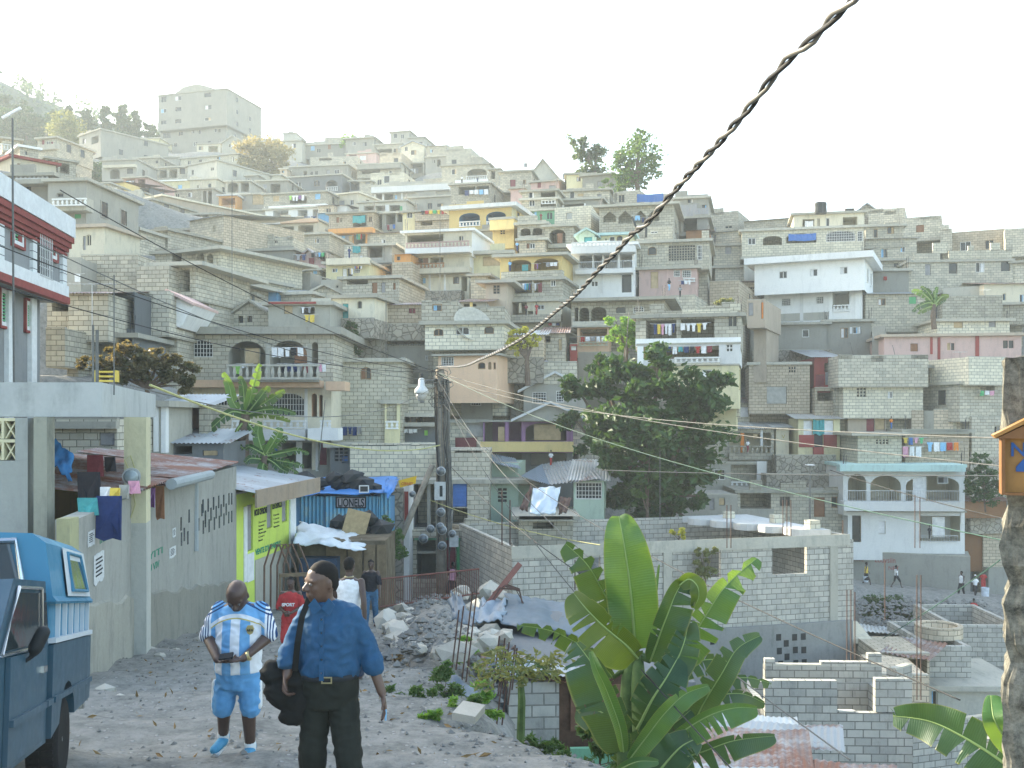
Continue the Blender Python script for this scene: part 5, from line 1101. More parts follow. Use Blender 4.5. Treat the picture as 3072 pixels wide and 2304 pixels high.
def win(t,x0,y0,x1,y1,kind='s'):
    a=c5(t,x0,y1); b=c5(t,x1,y0); h=b[1]-a[1]; x0_,x1_=a[0],b[0]; z0,z1=a[1],b[1]
    mb=MB(); f=.09
    mb.box((x0_,-.1,z0),(x0_+f,.0,z1)); mb.box((x1_-f,-.1,z0),(x1_,.0,z1)); mb.box((x0_,-.102,z1-f),(x1_,-.002,z1)); mb.box((x0_,-.102,z0),(x1_,-.002,z0+f))
    fr=mb.build('window',RT,rwx)
    mb=MB(); g=.14; mb.box((x0_+f,-.07,z0+f),(x0_+f+g,0,z1-f)); mb.box((x1_-f-g,-.07,z0+f),(x1_-f,0,z1-f)); mb.box((x0_+f+g,-.072,z1-f-g),(x1_-f-g,0,z1-f)); mb.box((x0_+f+g,-.072,z0+f),(x1_-f-g,0,z0+f+g))
    mb.build('frame',WT,fr)
    mb=MB(); q=f+g; xm=x0_+(x1_-x0_)*.5
    mb.box((x0_+q,-.02,z0+q),(x1_-q,-.004,z1-q)); mb.build('pane',PANE,fr)
    mb=MB(); mb.box((xm,-.05,z0+q),(x1_-q,-.022,z1-q)); mb.build('shutter',RT,fr)
    mb=MB(); 
    for i in range(9):
        zz=z0+q+(z1-z0-2*q)*(i+.3)/9; mb.box((x0_+q,-.045,zz),(xm-.01,-.021,zz+.05))
    mb.build('louvres',pnt('green'),fr)
mb=MB(); mb.box((-14,0,4.4),(6.35,8,7.2)); mb.build('wall',RWM,rwx)
mb=MB(); mb.box((-14.2,-.4,6.92),(6.55,8,7.65)); mb.build('roof_parapet',WT,rwx)
mb=MB(); mb.box((-14.2,-.36,6.7),(6.53,0,6.9)); mb.box((-14.2,-.28,6.5),(6.48,0,6.698)); mb.box((-14.2,-.2,6.35),(6.43,0,6.498)); mb.build('cornice',RT,rwx)
mb=MB(); mb.box((-14.2,-.2,4.62),(6.4,0,5.05)); mb.build('floor_band',WT,rwx)
mb=MB(); mb.box((-14.2,-.24,4.36),(6.42,0,4.618)); mb.box((-14.2,-.14,6.2),(6.42,0,6.3)); mb.build('band_trim',RT,rwx)
for (xa,xb) in ((-.9,.15),(2.75,3.15),(5.95,6.42)):
    mb=MB(); mb.box((xa,-.12,5.052),(xb,0,6.198)); pl_=mb.build('pilaster',WT,rwx)
    mb=MB(); [mb.box((xa-.005,-.125,5.2+.3*i),(xb+.005,-.004,5.22+.3*i)) for i in range(4)]; mb.build('joints',INK,pl_)
for (xa,xb) in ((2.1,2.55),(4.3,4.85)):
    mb=MB(); mb.box((xa,.45,-1),(xb,.6,4.35)); mb.build('pilaster',WT,rwx)
win('E',90,335,198,680); win('E',415,600,485,805)
mb=MB(); a=c5('E',292,935); b=c5('E',408,510); mb.box((a[0],-.09,a[1]),(b[0],-.0,b[1])); fr=mb.build('window',WT,rwx)
mb=MB(); mb.box((a[0]+.08,-.1,a[1]+.1),(b[0]-.08,-.091,b[1]-.1)); mb.build('pane',PANE,fr)
mb=MB(); [mb.tube([(a[0]+.08+(b[0]-a[0]-.16)*i/7,-.2,a[1]),(a[0]+.08+(b[0]-a[0]-.16)*i/7,-.2,b[1]-.05)],.018,4) for i in range(8)]; [mb.tube([(a[0],-.2,a[1]+(b[1]-a[1])*i/6),(b[0],-.2,a[1]+(b[1]-a[1])*i/6)],.018,4) for i in range(7)]; mb.build('grille',IRONW,fr)
mb=MB(); mb.box((-14,.6,-3),(5.6,8,4.399)); mb.build('ground_storey',RWM,rwx)
for (q) in (('E',-20,1060,100,1390),('E',202,1160,292,1430)):
    c5_=c5; c5=lambda t,x,y: hconv(rwx)(t,x,y,.6)
    win(*q); w_=[c for c in rwx.children if c.name.startswith('window')][-1]; w_.location=(0,.6,0); c5=c5_
# green shop with painted wall
GSH=wallmat('wall_lime','plain',(.55,.66,.12),(.42,.55,.10),.5)
gs=H('U',430,560,1175,1600,GSH,'s 580 690 660 1270 grey;s 832 600 900 985 grey;s 1020 480 1085 905 grey','lime green painted shop with writing on its wall and a tin roof',yaw=84.3,Y=29.5,D=5,roof='none',sidew=False,ext=2,gp=False,name='shop',cat='shop')
def gb(t,x0,y0,x1,y1,ya,yb,name,mat,par=gs):
    cv=hconv(par); a=cv(t,x0,y1); b=cv(t,x1,y0); mb=MB(); mb.box((a[0],ya,a[1]),(b[0],yb,b[1])); return mb.build(name,mat,par)
gb('U',540,700,580,1650,-.03,-.003,'door_frame',WT); gb('U',580,1270,662,1650,-.035,-.003,'door',WT)
gb('U',1105,440,1175,1480,-.06,-.003,'corner_band',WT)
mb=MB(); cvg=hconv(gs); a=cvg('U',680,1610); mb.box((a[0],-.03,-2),(6.0,-.003,.3)); mb.build('plinth',wm('lg'),gs)
ptext(gs,'U',675,745,832,820,'NOUS OFFRONS',INK,bold=.01); ptext(gs,'U',900,655,1018,735,'LES SERVICES',INK,bold=.01)
ptext(gs,'U',685,1240,1000,1310,'VENTE D\'APPAREILS',INKG,bold=.01)
ptext(gs,'U',655,560,1015,590,'Centre de Formation',INKO,bold=.006); ptext(gs,'U',700,610,930,640,'Informatique',INKO,bold=.006)
for i in range(6): ptext(gs,'U',728,890+45*i,820-(i%3)*20,915+45*i,['Saisie','Scanner','Impression','Photocopie','Cours','Internet'][i],INK,yo=-.005)
for i in range(4): ptext(gs,'U',915,800+48*i,985,825+48*i,['Etude','Carte','Vente','Reparation'][i],INK,yo=-.005)
mb=MB(); corr_sheet(mb,(-.2,-.7,2.55),(6.6,0,0),(0,5.5,.9),pitch=.18); mb.build('roof',TIN,gs)
mb=MB(); mb.box((-.1,-.72,2.1),(6.3,-.66,2.62)); mb.build('fascia',wallmat('fascia','plain',(.42,.32,.22),(.25,.22,.18),.9),gs)
gs['label']='lime green painted shop with writing on its wall and a tin roof'
# blue corrugated kiosk with tarpaulin and junk on top
BT=corrugated_mat('tin_blue',(.12,.36,.55),(.30,.42,.42),.35)
kz=-7.6; 
ki=empty('kiosk',(at(247,500,41).x,41,0),R(-2),'blue corrugated metal kiosk lettered on its front, blue tarpaulin on top','kiosk')
x0,z0=0,-(478+15-418)*.041
def kx(px): return at(px,0,41).x-ki.location.x
def kz_(py): return (HOR-py)*.041
mb=MB(); b=mb.vs; mb.box((kx(293),.05,kz_(570)),(kx(391),3.5,kz_(497))); mb.build('body',wm('bl'),ki)
for (a,b_) in ((301,324),(326,379)):
    mb=MB(); corr_sheet(mb,(kx(a),-.02,kz_(562)),(kx(b_)-kx(a),0,0),(0,0,kz_(496)-kz_(562)),pitch=.16); mb.build('metal_sheet' if a>310 else 'door',BT,ki)
mb=MB(); corr_sheet(mb,(kx(381),-.02,kz_(558)),(kx(391)-kx(381),0,0),(0,0,kz_(493)-kz_(558)),pitch=.16); mb.build('metal_sheet',BT,ki)
mb=MB(); corr_sheet(mb,(kx(379),-.02,kz_(562)),(kx(381)-kx(379),0,0),(0,0,kz_(496)-kz_(562)),pitch=.16); mb.build('metal_sheet',BT,ki)
sg=MB(); sx0,sx1=kx(338),kx(366); sz0,sz1=kz_(506.5),kz_(497.5)
for (p,q,r,s_) in ((sx0,sx1,sz1,sz1+.05),(sx0,sx1,sz0-.05,sz0),(sx0-.05,sx0,sz0-.05,sz1+.05),(sx1,sx1+.05,sz0-.05,sz1+.05)): sg.box((p,-.08,r),(q,-.05,s_))
sg.build('sign_border',INK,ki); sg=MB(); sg.box((sx0,-.056,sz0),(sx1,-.05,sz1)); sg.build('sign_board',flat('sign_pale',(.42,.40,.44),.9,.1),ki)
o=textmesh('LIONELS',.46,INK,ki,(sx0+.03,-.062,sz0+.02),bold=.012); xs_=[v.co.x for v in o.data.vertices]
for v in o.data.vertices: v.co.x=sx0+.04+(v.co.x-min(xs_))*(sx1-sx0-.08)/(max(xs_)-min(xs_))
# tarpaulin roof
TARP=flat('tarp_blue',(.05,.22,.55),.5,.4,.25,1.5); TARPW=flat('tarp_white',(.6,.66,.68),.5,.4,.15,1.5); TARPG=flat('tarp_grey',(.11,.15,.18),.5,.4,.3,1.2); TARPL=flat('tarp_palegrey',(.22,.28,.33),.5,.4,.2,1.5)
def drape(name,corners,mat,nx=24,ny=14,amp=.12,th=.02,seed=1,parent=None,edge=.15,lump=1.):
    """crumpled cloth over four corner points"""
    a,b,c,d=[Vector(q) for q in corners]; mb=MB(); nrm=((b-a).cross(d-a)).normalized(); 
    if nrm.z<0: nrm=-nrm
    for s in (0,1):
        for j in range(ny+1):
            for i in range(nx+1):
                u=i/nx; v=j/ny; p=(a*(1-u)+b*u)*(1-v)+(d*(1-u)+c*u)*v
                h=noise.noise(Vector((u*4*lump+seed,v*3*lump,seed)))*amp+abs(noise.noise(Vector((u*9*lump,v*7+seed,seed*2))))*amp*.6
                ed=edge*(noise.noise(Vector((u*7,v*7,seed*3))))
                q=p+nrm*(h-s*th)+ (a-d).normalized()*ed*((1-v)**4-(v)**4)+(b-a).normalized()*ed*(u**4-(1-u)**4)
                mb.v.append(tuple(q))
    n=(nx+1)*(ny+1)
    for j in range(ny):
        for i in range(nx):
            k=j*(nx+1)+i; mb.f.append((k,k+1,k+nx+2,k+nx+1)); mb.m.append(0); k+=n; mb.f.append((k,k+nx+1,k+nx+2,k+1)); mb.m.append(0)
    rim=[i for i in range(nx+1)]+[j*(nx+1)+nx for j in range(1,ny+1)]+[ny*(nx+1)+i for i in reversed(range(nx))]+[j*(nx+1) for j in reversed(range(1,ny))]
    for i in range(len(rim)):
        p,q=rim[i],rim[(i+1)%len(rim)]; mb.f.append((p,p+n,q+n,q)); mb.m.append(0)
    return mb.build(name,mat,parent,True)
def PT(px,py,Y): return at(px,py,Y)
o=drape('tarpaulin',[PT(290,495,40.6),PT(390,494,40.4),PT(398,477,44),PT(294,478,44)],TARP,seed=2,amp=.15); tag(o,'bright blue tarpaulin spread over the kiosk roof','tarpaulin')
o=drape('tarpaulin',[PT(384,490,40.2),PT(388,500,40.2),PT(400,478,41),PT(386,480,42)],TARP,seed=5,amp=.1,nx=10,ny=10); tag(o,'loose blue tarpaulin corner blowing at the right end of the kiosk roof','tarpaulin')
def lump(name,c,r,mat,lab,cat,group=None,sc=(1,1,1),seed=0,par=None,sub=2,amp=.25):
    import bmesh
    b=bmesh.new(); bmesh.ops.create_icosphere(b,subdivisions=sub,radius=1)
    for v in b.verts:
        n_=noise.noise(v.co*1.4+Vector((seed*3.1,seed,0)))*amp+noise.noise(v.co*3+Vector((seed,0,seed)))*amp*.4
        v.co=v.co*(1+n_); v.co=Vector((v.co.x*sc[0]*r,v.co.y*sc[1]*r,v.co.z*sc[2]*r))
    me=bpy.data.meshes.new(name); b.to_mesh(me); b.free(); me.materials.append(mat)
    o=bpy.data.objects.new(name,me); COL.objects.link(o); o.location=c; o.parent=par
    if lab: tag(o,lab,cat,group)
    return o
BLK=flat('black_plastic',(.02,.025,.028),.6,.3,.3,8)
JX=[(297,480,.45),(307,476,.5),(315,487,.35),(322,479,.35),(334,474,.45),(339,481,.4),(352,473,.6),(359,480,.6),(346,483,.4),(372,484,.4)]
for i,(px,py,r) in enumerate(JX):
    lump('junk_box',PT(px,py+4,41.5),r*.8,BLK,'black scrap heap %s from the left on the kiosk roof'%ORD[i],'scrap','scrap on the kiosk roof',(1.3,1,.8),i,amp=.7,sub=1)
tv=empty('screen_frame',PT(364,489,40.3),R(10),'cream coloured monitor frame lying on the kiosk roof','monitor')
tv.scale=(.5,.5,.5); mb=MB(); s=.4
for q in (((-s,-.05,-.3),(s,.05,-.22)),((-s,-.05,.22),(s,.05,.3)),((-s,-.052,-.3),(-s+.09,.048,.3)),((s-.09,-.052,-.3),(s,.048,.3))): mb.box(*q)
mb.build('bezel',WT,tv); mb=MB(); mb.box((-.3,.0,-.21),(.3,.03,.21)); mb.build('screen',PANE,tv)
# second heap in front of the kiosk
for i,(px,py,r,c) in enumerate([(349,520,.5,'k'),(339,524,.45,'k'),(361,521,.4,'k'),(370,521,.6,'k'),(352,524,.4,'k'),(379,530,.7,'k'),(367,531,.5,'k'),(384,538,.45,'k')]):
    lump('junk_box',PT(px,py,36.5),r*.62,BLK,'black broken box %s in the heap before the blue kiosk'%ORD[i],'scrap','heap of broken boxes',(1.2,1,.9),i+20,amp=.7,sub=1)
o=MB(); o.box((-.45,-.02,-.5),(.4,.03,.45)); o=o.build('cardboard',flat('cardboard',(.42,.32,.18),.9,.1)); o.location=PT(357,523,36); o.rotation_euler=(R(-10),R(14),0); tag(o,'tan cardboard leaning in the black heap before the kiosk','cardboard')
# hut with white tarp
hut=empty('hut',(PT(292,640,34).x,34,0),0,'low hut of brown boards under a white tarpaulin, behind the walkers','hut')
hx=lambda px:(px-512)*.034-hut.location.x
hz=lambda py:(HOR-py)*.034
mb=MB(); mb.box((hx(296),.1,-7.5),(hx(385),3,hz(541))); mb.build('walls',flat('board_wall',(.15,.125,.085),.9,.1,.5,2),hut)
for i,(a,b_) in enumerate(((348,362),(364,375),(377,386),(326,346))):
    mb=MB(); mb.box((hx(a),.0,-6.6),(hx(b_),.06,hz(545))); mb.build('board',flat('board_tan',(.21,.16,.10),.9,.1,.4,3),hut)
mb=MB(); mb.box((hx(303),-.6,-6.9),(hx(340),.05,hz(556))); mb.build('crate',flat('crate_blue',(.03,.06,.11),.8,.2,.4,3),hut)
o=drape('tarpaulin',[PT(293,543,33.2),PT(362,550,33),PT(371,537,36),PT(300,521,37)],TARPW,seed=8,amp=.22,edge=.3); tag(o,'white crumpled tarpaulin over the low board hut','tarpaulin')
# stone and sign shop right of kiosk
ss=H('T',1220,270,1300,560,'st','','narrow rubble stone shop between the blue kiosk and the yellow sign',yaw=0,Y=42,D=2.5,roof='none',sidew=False,name='shop',cat='shop')
s2=H('T',1298,250,1345,650,'wh','c 1312 290 1326 545 rd','white strip of shop front with a red stripe under the yellow sign',yaw=0,Y=42.4,D=1.8,roof='none',sidew=False,name='shop',cat='shop')
yg=empty('shop_sign',PT(407,483,41.5),R(-8),'yellow shop sign slanting above the street, with red letters','sign')
mb=MB(); a=[( -.3,-.2),(.35,-.02),(.4,.3),(-.36,.1)]; mb.prism(a,0,.06); mb.build('board',flat('sign_yellow',(.8,.5,.03),.6,.3,.1),yg)
textmesh('CERNET',.17,flat('sign_ink',(.55,.12,.03),.6,.3),yg,(-.24,-.008,-.09),rz=0,sx=.8,bold=.004)
# unfinished block building, open to the sky
uf=H('Y',75,292,2160,1500,wallmat('wall_unf','block',(.46,.44,.37),(.35,.34,.30),.9),'v 485 362 622 560;v 1187 288 1368 490;v 1685 268 1900 465;k 75 262 80 292','large unfinished roofless block house, walls open to the sky, behind the banana clump',yaw=16,Y=36,D=8.5,roof='open',sidew=False,ext=3,gp=False,oh=0)
cu=hconv(uf); Lu=[h for h in HOUSES if h[0]==uf][0][1]; Hu=[h for h in HOUSES if h[0]==uf][0][3]
mb=MB(); mb.box((-.03,-.035,Hu-.42),(Lu+.03,-.002,Hu+.03)); mb.build('ring_beam',SLAB,uf)
for px in (1010,2040):
    a=cu('Y',px,500)[0]; mb=MB(); mb.box((a,-.05,0),(a+.35,-.003,Hu-.42)); mb.build('column',SLAB,uf)
a=cu('Q',250,770); mb=MB(); z1=cu('Q',300,700)[1]; mb.box((cu('Y',1150,900)[0],-.25,-3),(Lu+.02,-.055,z1)); mb.build('lower_wall',wallmat('wall_unfp','plain',(.37,.37,.34),(.26,.27,.25),.9),uf)
mb=MB(); mb.box((Lu+.004,-.004,-3),(Lu+.2,11,Hu-.2)); mb.build('side_wall',wallmat('wall_unf','block',(.46,.44,.37),(.35,.34,.30),.9),uf)
mb=MB()
for (x,y) in ((150,765),(255,765),(312,760),(200,805),(155,855),(260,848),(315,848),(205,893),(163,940),(263,935),(318,930)):
    p=cu('Q',x,y+45); q=cu('Q',x+32,y); mb.box((p[0],-.262,p[1]),(q[0],-.1,q[1]))
for (x,y) in ((1282,845),(1365,1200)):
    p=cu('Y',x,y+42); q=cu('Y',x+26,y); mb.box((p[0],-.262,p[1]),(q[0],-.1,q[1]))
mb.build('vents',PANE,uf)
# scalloped slab on the back right
mb=MB(); pl=[]
x0=Lu-3.6
pl=[(Lu-.3,.8)]+[(Lu-.3,7.6),(x0,7.6)]
n=5
for i in range(n):
    y_=7.2-i*1.2; xx=x0+.1+i*.5
    for k in range(7):
        an=math.pi*(.5+k/6); pl.append((xx+.55*math.cos(an)+.3,y_-.6+.6*math.sin(an)))
zt=Hu+.12; n=len(pl); b=mb.vs([(x,y,zt-.28) for x,y in pl]+[(x,y,zt) for x,y in pl])
mb.f.append(tuple(b+i for i in reversed(range(n)))); mb.m.append(0); mb.f.append(tuple(b+n+i for i in range(n))); mb.m.append(0)
for i in range(n): j=(i+1)%n; mb.f.append((b+i,b+j,b+n+j,b+n+i)); mb.m.append(0)
mb.build('roof_slab',SLABW,uf,fix=True)
for (x,y,r) in ((Lu-2.2,6,.3),(Lu-1,1.2,.35),(Lu-1.2,3.6,.35)):
    mb=MB(); mb.box((x,y,zt),(x+r*1.4,y+r*1.2,zt+r)); mb.build('block_pile',wm('lb'),uf)
# block walls at the lower right
BW=wallmat('wall_near','block',(.45,.435,.375),(.33,.325,.29),.9)
bw=H('Q',100,1290,1075,1720,BW,'k 100 1085 160 1290;k 160 1082 575 1290;k 580 1285 700 1292;k 828 1070 1070 1290','roofless grey block walls with a wide notch, lower right',yaw=-2,Y=26,D=3.2,roof='open',sidew=False,ext=3,gp=False)
bw2=H('Q',100,985,870,1300,BW,'k 470 958 800 986;k 780 905 870 960;k 100 940 165 986','taller back wall of the roofless block rooms, lower right',yaw=-2,Y=29,D=.3,roof='none',sidew=False,ext=3,gp=False,name='block_wall',cat='wall')
bw3=H('Q',965,1015,1070,1300,BW,'','short stepped block stub at the right end of the roofless rooms',yaw=40,Y=28.5,D=.3,roof='none',sidew=False,ext=3,gp=False,name='block_wall',cat='wall')
bw4=H('Q',1075,1380,1560,1720,BW,'','low grey block wall behind the fallen banana leaf',yaw=18,Y=31,D=.4,roof='none',sidew=False,ext=3,gp=False,name='block_wall',cat='wall')
bw5=H('Q',1550,1480,1760,1720,'tb','','tan block wall hung with two cloths at the lower right corner',yaw=-6,Y=24,D=.4,roof='none',sidew=False,ext=3,gp=False,name='block_wall',cat='wall')
H('Q',870,1045,1180,1300,'tb','','sunlit tan wall room under the rusty roof, lower right',yaw=-6,Y=34,D=3,roof='none',sidew=False,ext=3)
H('Q',860,905,1185,1070,'tb','o 880 935 1170 1060','little room with a dark front under a rusty corrugated roof, lower right',yaw=-2,Y=37,D=3,roof='none',rc='TINR',sidew=False,ext=3)
rr=H('Q',1185,855,1460,1130,BW,'','block room with a ring shaped cistern, lower right',yaw=-2,Y=40,D=5,roof='open',sidew=False,ext=4,gp=False)
rr2=H('Q',1340,715,1790,1300,BW,'v 1375 850 1450 1075','roofless block room with a thin white post, right',yaw=-3,Y=44,D=5,roof='open',sidew=False,ext=4,gp=False)
H('Q',1185,1105,1790,1330,'lg','w 1190 1140 1240 1290','concrete floor edge with dark wash hung beneath, lower right',yaw=-2,Y=39,D=4,sidew=False,ext=4,gp=False)
mb=MB(); mb.lathe([(.95,0),(.95,.5),(.75,.5),(.7,.1),(.1,.05)],seg=20); o=mb.build('cistern_ring',wm('tb')); o.location=PT(*TT('Q',1245,790),42); tag(o,'round concrete ring on the wall corner, lower right','cistern')
def roofsheet(name,c,mat,lab,cat='metal sheet',group=None,th=.012,pitch=.18):
    a,b,d=[Vector(q) for q in c]; Y_=a.y; mb=MB(); nr=Y_<20; corr_sheet(mb,(0,0,0),b-a,d-a,pitch=.1 if nr else pitch,amp=.011 if nr else .03,sag=.03); o=mb.build(name,mat); o.location=a; tag(o,lab,cat,group); return o
roofsheet('tin_roof',(PT(*TT('Q',850,895),37),PT(*TT('Q',1185,950),36),PT(*TT('Q',1000,790),41)),TINR,'rusty sunlit corrugated roof between the block rooms, lower right','roof')
roofsheet('tin_roof',(PT(*TT('Q',740,850),40),PT(*TT('Q',1010,870),40),PT(*TT('Q',800,720),47)),TIN,'pale grey tin roof with stones below the rubbish slope','roof')
roofsheet('tin_roof',(PT(*TT('Q',640,740),43),PT(*TT('Q',980,780),43),PT(*TT('Q',650,700),48)),TINL,'light sheet metal roof strip under the rubbish slope','roof')
roofsheet('tin_roof',(PT(*TT('Q',1130,720),46),PT(*TT('Q',1290,740),46),PT(*TT('Q',1140,682),50)),TINR,'small brown tin roof with a white bag on it','roof')
H('Q',580,790,745,1000,'tb','','small sunlit tan room beside the unfinished house',yaw=-10,Y=40,D=3,roof='flat',sidew=False,ext=4,rc='c')
# rusty roofs at the bottom
RS=[((690,770,13.5),(815,775,13),(700,727,15.5)),((700,745,15),(845,752,14.6),(715,720,17)),((760,785,12.5),(900,795,12.3),(770,757,13.8)),((715,728,16.4),(800,735,16),(722,712,18.5)),((640,790,12.3),(770,797,12),(660,762,13.5))]
for i,(a,b,c) in enumerate(RS):
    roofsheet('tin_sheet',(PT(*a),PT(*b),PT(*c)),[TINR,TIN,TINR,TINL,TIN][i],['widest rusty sheet of the low roof beneath the banana clump','grey sheet behind the widest rusty one, low roof at bottom right','nearest rusty sheet of the low roof at the bottom edge','palest uppermost sheet of the low roof beside the banana clump','grey sheet at the left end of the low roof, under the banana clump'][i],'metal sheet','sheets of the low roof')
# shack under tarps beside the road
sh=empty('shack',(PT(508,690,17.5).x,17.5,0),R(4),'half buried shack of blocks and cardboard below the road edge','shack')
mb=MB(); mb.box((0,0,-7.5),(.9,.2,-4.62)); mb.build('block_wall',BW,sh); mb=MB(); mb.box((.9,.02,-7.5),(3.0,.1,-4.55)); mb.build('board_wall',flat('cardboard_dark',(.12,.07,.045),.9,.1,.4,4),sh)
mb=MB(); mb.box((1.1,-.02,-5.5),(2.4,.015,-4.7)); mb.build('board',flat('cardboard_mid',(.2,.11,.07),.9,.1,.4,4),sh)
mb=MB(); mb.box((1.0,-.8,-6.6),(2.6,-.7,-5.55)); mb.build('green_board',wm('gn'),sh)
mb=MB(); mb.box((-.4,.25,-8),(3.4,7,-4.75)); mb.build('back_wall',wm('dg'),sh)
for i,(c,m_,l_) in enumerate([
 ([PT(480,672,17.8),PT(575,684,17.2),PT(585,655,22),PT(482,640,22)],TINR,'brown crumpled sheet roof of the buried shack'),
 ]):
    o=roofsheet('tin_roof',(c[0],c[1],c[3]),m_,l_,'roof')
o=drape('tarpaulin',[PT(500,622,22),PT(592,640,21),PT(580,606,26),PT(507,594,26)],TARPG,seed=11,amp=.14,edge=.3); tag(o,'dark grey tarpaulin stretched beside the rubble, left of the banana clump','tarpaulin')
o=drape('tarpaulin',[PT(466,620,22.5),PT(502,622,22),PT(508,600,25),PT(480,603,25)],TARPL,seed=13,amp=.2,nx=14); tag(o,'pale grey plastic sheet between rubble and dark tarpaulin','tarpaulin')
o=drape('tarpaulin',[PT(484,664,18.5),PT(520,680,17.2),PT(530,664,18.2),PT(492,650,20)],TARPL,seed=17,amp=.12,nx=14); tag(o,'pale grey sheet hanging over the front of the buried shack','tarpaulin')
o=drape('tarpaulin',[PT(448,686,14.5),PT(476,704,14),PT(484,698,14.6),PT(450,674,15.2)],TARPG,seed=19,amp=.1,nx=12,ny=8); tag(o,'dark cloth bundle among weeds at the road edge','tarpaulin')
o=drape('tarpaulin',[PT(452,620,18.4),PT(478,628,18),PT(462,598,19.5),PT(450,592,20)],TARPG,seed=23,amp=.15,nx=8,ny=8); tag(o,'dark strip of plastic standing up beside the rubble','tarpaulin')
for i,q in enumerate([((505,650,20.5),(560,658,20),(510,640,23)),((515,668,17.6),(588,680,17.2),(522,658,19.2)),((476,648,20.5),(520,650,20.5),(480,638,22))]):
    roofsheet('tin_sheet',(PT(*q[0]),PT(*q[1]),PT(*q[2])),[TINR,TIN,TINR][i],['brown sheet in the litter between tarpaulin and shack','grey bent sheet at the right of the buried shack','short rusty sheet left in the litter above the shack'][i],'metal sheet')
# leaning metal sheets on the terrace right of the pole
o=drape('metal_sheet',[PT(*TT('L',975,1420),42),PT(*TT('L',1195,1425),42),PT(*TT('L',1245,1180),43),PT(*TT('L',1005,1190),43)],flat('zinc_bright',(.62,.68,.7),.35,.5,.15,2,.4),seed=3,amp=.2,nx=12,ny=10,edge=.05); tag(o,'bright bent metal sheet leaning on the broken terrace','metal sheet')
o=drape('metal_sheet',[PT(*TT('L',885,1380),42.5),PT(*TT('L',960,1390),42.3),PT(*TT('L',1000,1180),43),PT(*TT('L',985,1170),43.3)],flat('rust_dark',(.14,.08,.06),.7,.3,.3,2),seed=6,amp=.15,nx=8,ny=8,edge=.05); tag(o,'dark rusty sheet behind the left edge of the bright one','metal sheet')
o=drape('metal_sheet',[PT(*TT('L',1225,1420),42.5),PT(*TT('L',1290,1400),42.3),PT(*TT('L',1340,1280),43),PT(*TT('L',1240,1270),43.3)],flat('rust_dark',(.14,.08,.06),.7,.3,.3,2),seed=7,amp=.15,nx=8,ny=8,edge=.05); tag(o,'dark rusty sheet behind the right edge of the bright one','metal sheet')
# blue grey corrugated roofs behind
roofsheet('tin_roof',(PT(*TT('L',600,960),52),PT(*TT('L',900,1030),50),PT(*TT('L',580,875),57)),corrugated_mat('tin_blueg',(.30,.37,.44),(.25,.2,.15),.1),'blue grey sheet roof over the mint gable','roof')
roofsheet('tin_roof',(PT(*TT('L',900,1090),49),PT(*TT('L',1150,1165),47),PT(*TT('L',1080,985),55)),corrugated_mat('tin_blueg',(.30,.37,.44),(.25,.2,.15),.1),'blue grey sheet roof right of the mint gable','roof')
roofsheet('tin_roof',(PT(*TT('L',1150,1165),47),PT(*TT('L',1600,1110),46),PT(*TT('L',1080,985),55)),TIN,'broad dusty tin roof with debris below the lilac house','roof')
# rough pillar at the right edge and the numbered box
RP=wallmat('rough_stone','stone',(.26,.25,.21),(.2,.19,.16),.8)
m,nt,b=base_mat('rough_concrete',.95,.1); tc=N(nt,'ShaderNodeTexCoord'); n1=noise_n(nt,tc.outputs['Object'],18,8,.8); n2=noise_n(nt,tc.outputs['Object'],3,4)
nt.links.new(mixc(nt,ramp(nt,n1,.35,.65),(.04,.04,.034),(.24,.23,.19)),b.inputs['Base Color']); RCON=m
import bmesh
bm=bmesh.new(); bmesh.ops.create_cube(bm,size=1); bmesh.ops.subdivide_edges(bm,edges=bm.edges,cuts=40,use_grid_fill=True)
for v in bm.verts:
    v.co.x*=.6; v.co.y*=.5; v.co.z*=3.2
    p=v.co.copy(); n_=v.co.copy(); n_.z=0; 
    h=.018*noise.noise(p*13)+.014*noise.noise(p*31)+.01*noise.noise(p*3)
    course=(p.z*3.1)%1; h-=.03 if course<.09 else 0
    if n_.length>0: v.co+=n_.normalized()*h
    if p.z>1.59: v.co.z+=.06*noise.noise(p*5)+.06*(p.x)
me=bpy.data.meshes.new('pillar'); bm.to_mesh(me); bm.free(); me.materials.append(RCON)
pil=bpy.data.objects.new('stone_pillar',me); COL.objects.link(pil); pil.rotation_euler=(0,0,R(-27)); pil.location=(at(1004,0,4).x+.3*math.cos(R(27))+.25*math.sin(R(27)),4+.25*math.cos(R(27))-.3*math.sin(R(27)),.27-1.6); tag(pil,'rough grey masonry pillar at the right edge of the picture','pillar')
WB=flat('box_wood',(.34,.17,.045),.5,.4,.35,6); WBD=flat('box_wood_dark',(.22,.10,.035),.5,.4,.35,6)
nb=empty('number_box',(at(1001,0,3.85).x,3.85,0),R(-22),'small orange wooden box with a pitched top and a blue number, on the rough pillar','sign box')
x0=0; W_=.19; zb_=(HOR-492)*.0039; zt_=(HOR-438)*.0039
mb=MB(); mb.box((0.012,0,zb_),(W_,.1,zt_)); mb.build('box',WB,nb)
mb=MB(); mb.box((0,-.03,zb_-.005),(.012,.1,zt_)); mb.box((0.012,-.03,zb_-.006),(W_,.0,zb_+.004)); mb.build('rim',WBD,nb)
mb=MB(); mb.prism([(-.02,zt_),(W_,zt_),(W_,zt_+.09),(.1,zt_+.062)],-.035,.1); mb.build('top',WBD,nb)
mb=MB(); mb.prism([(-.022,zt_+.002),(-.03,zt_+.012),(W_,zt_+.135),(W_,zt_+.118)],-.05,.1); mb.build('roof_board',WB,nb)
NB=flat('number_blue',(.03,.10,.30),.6,.3)
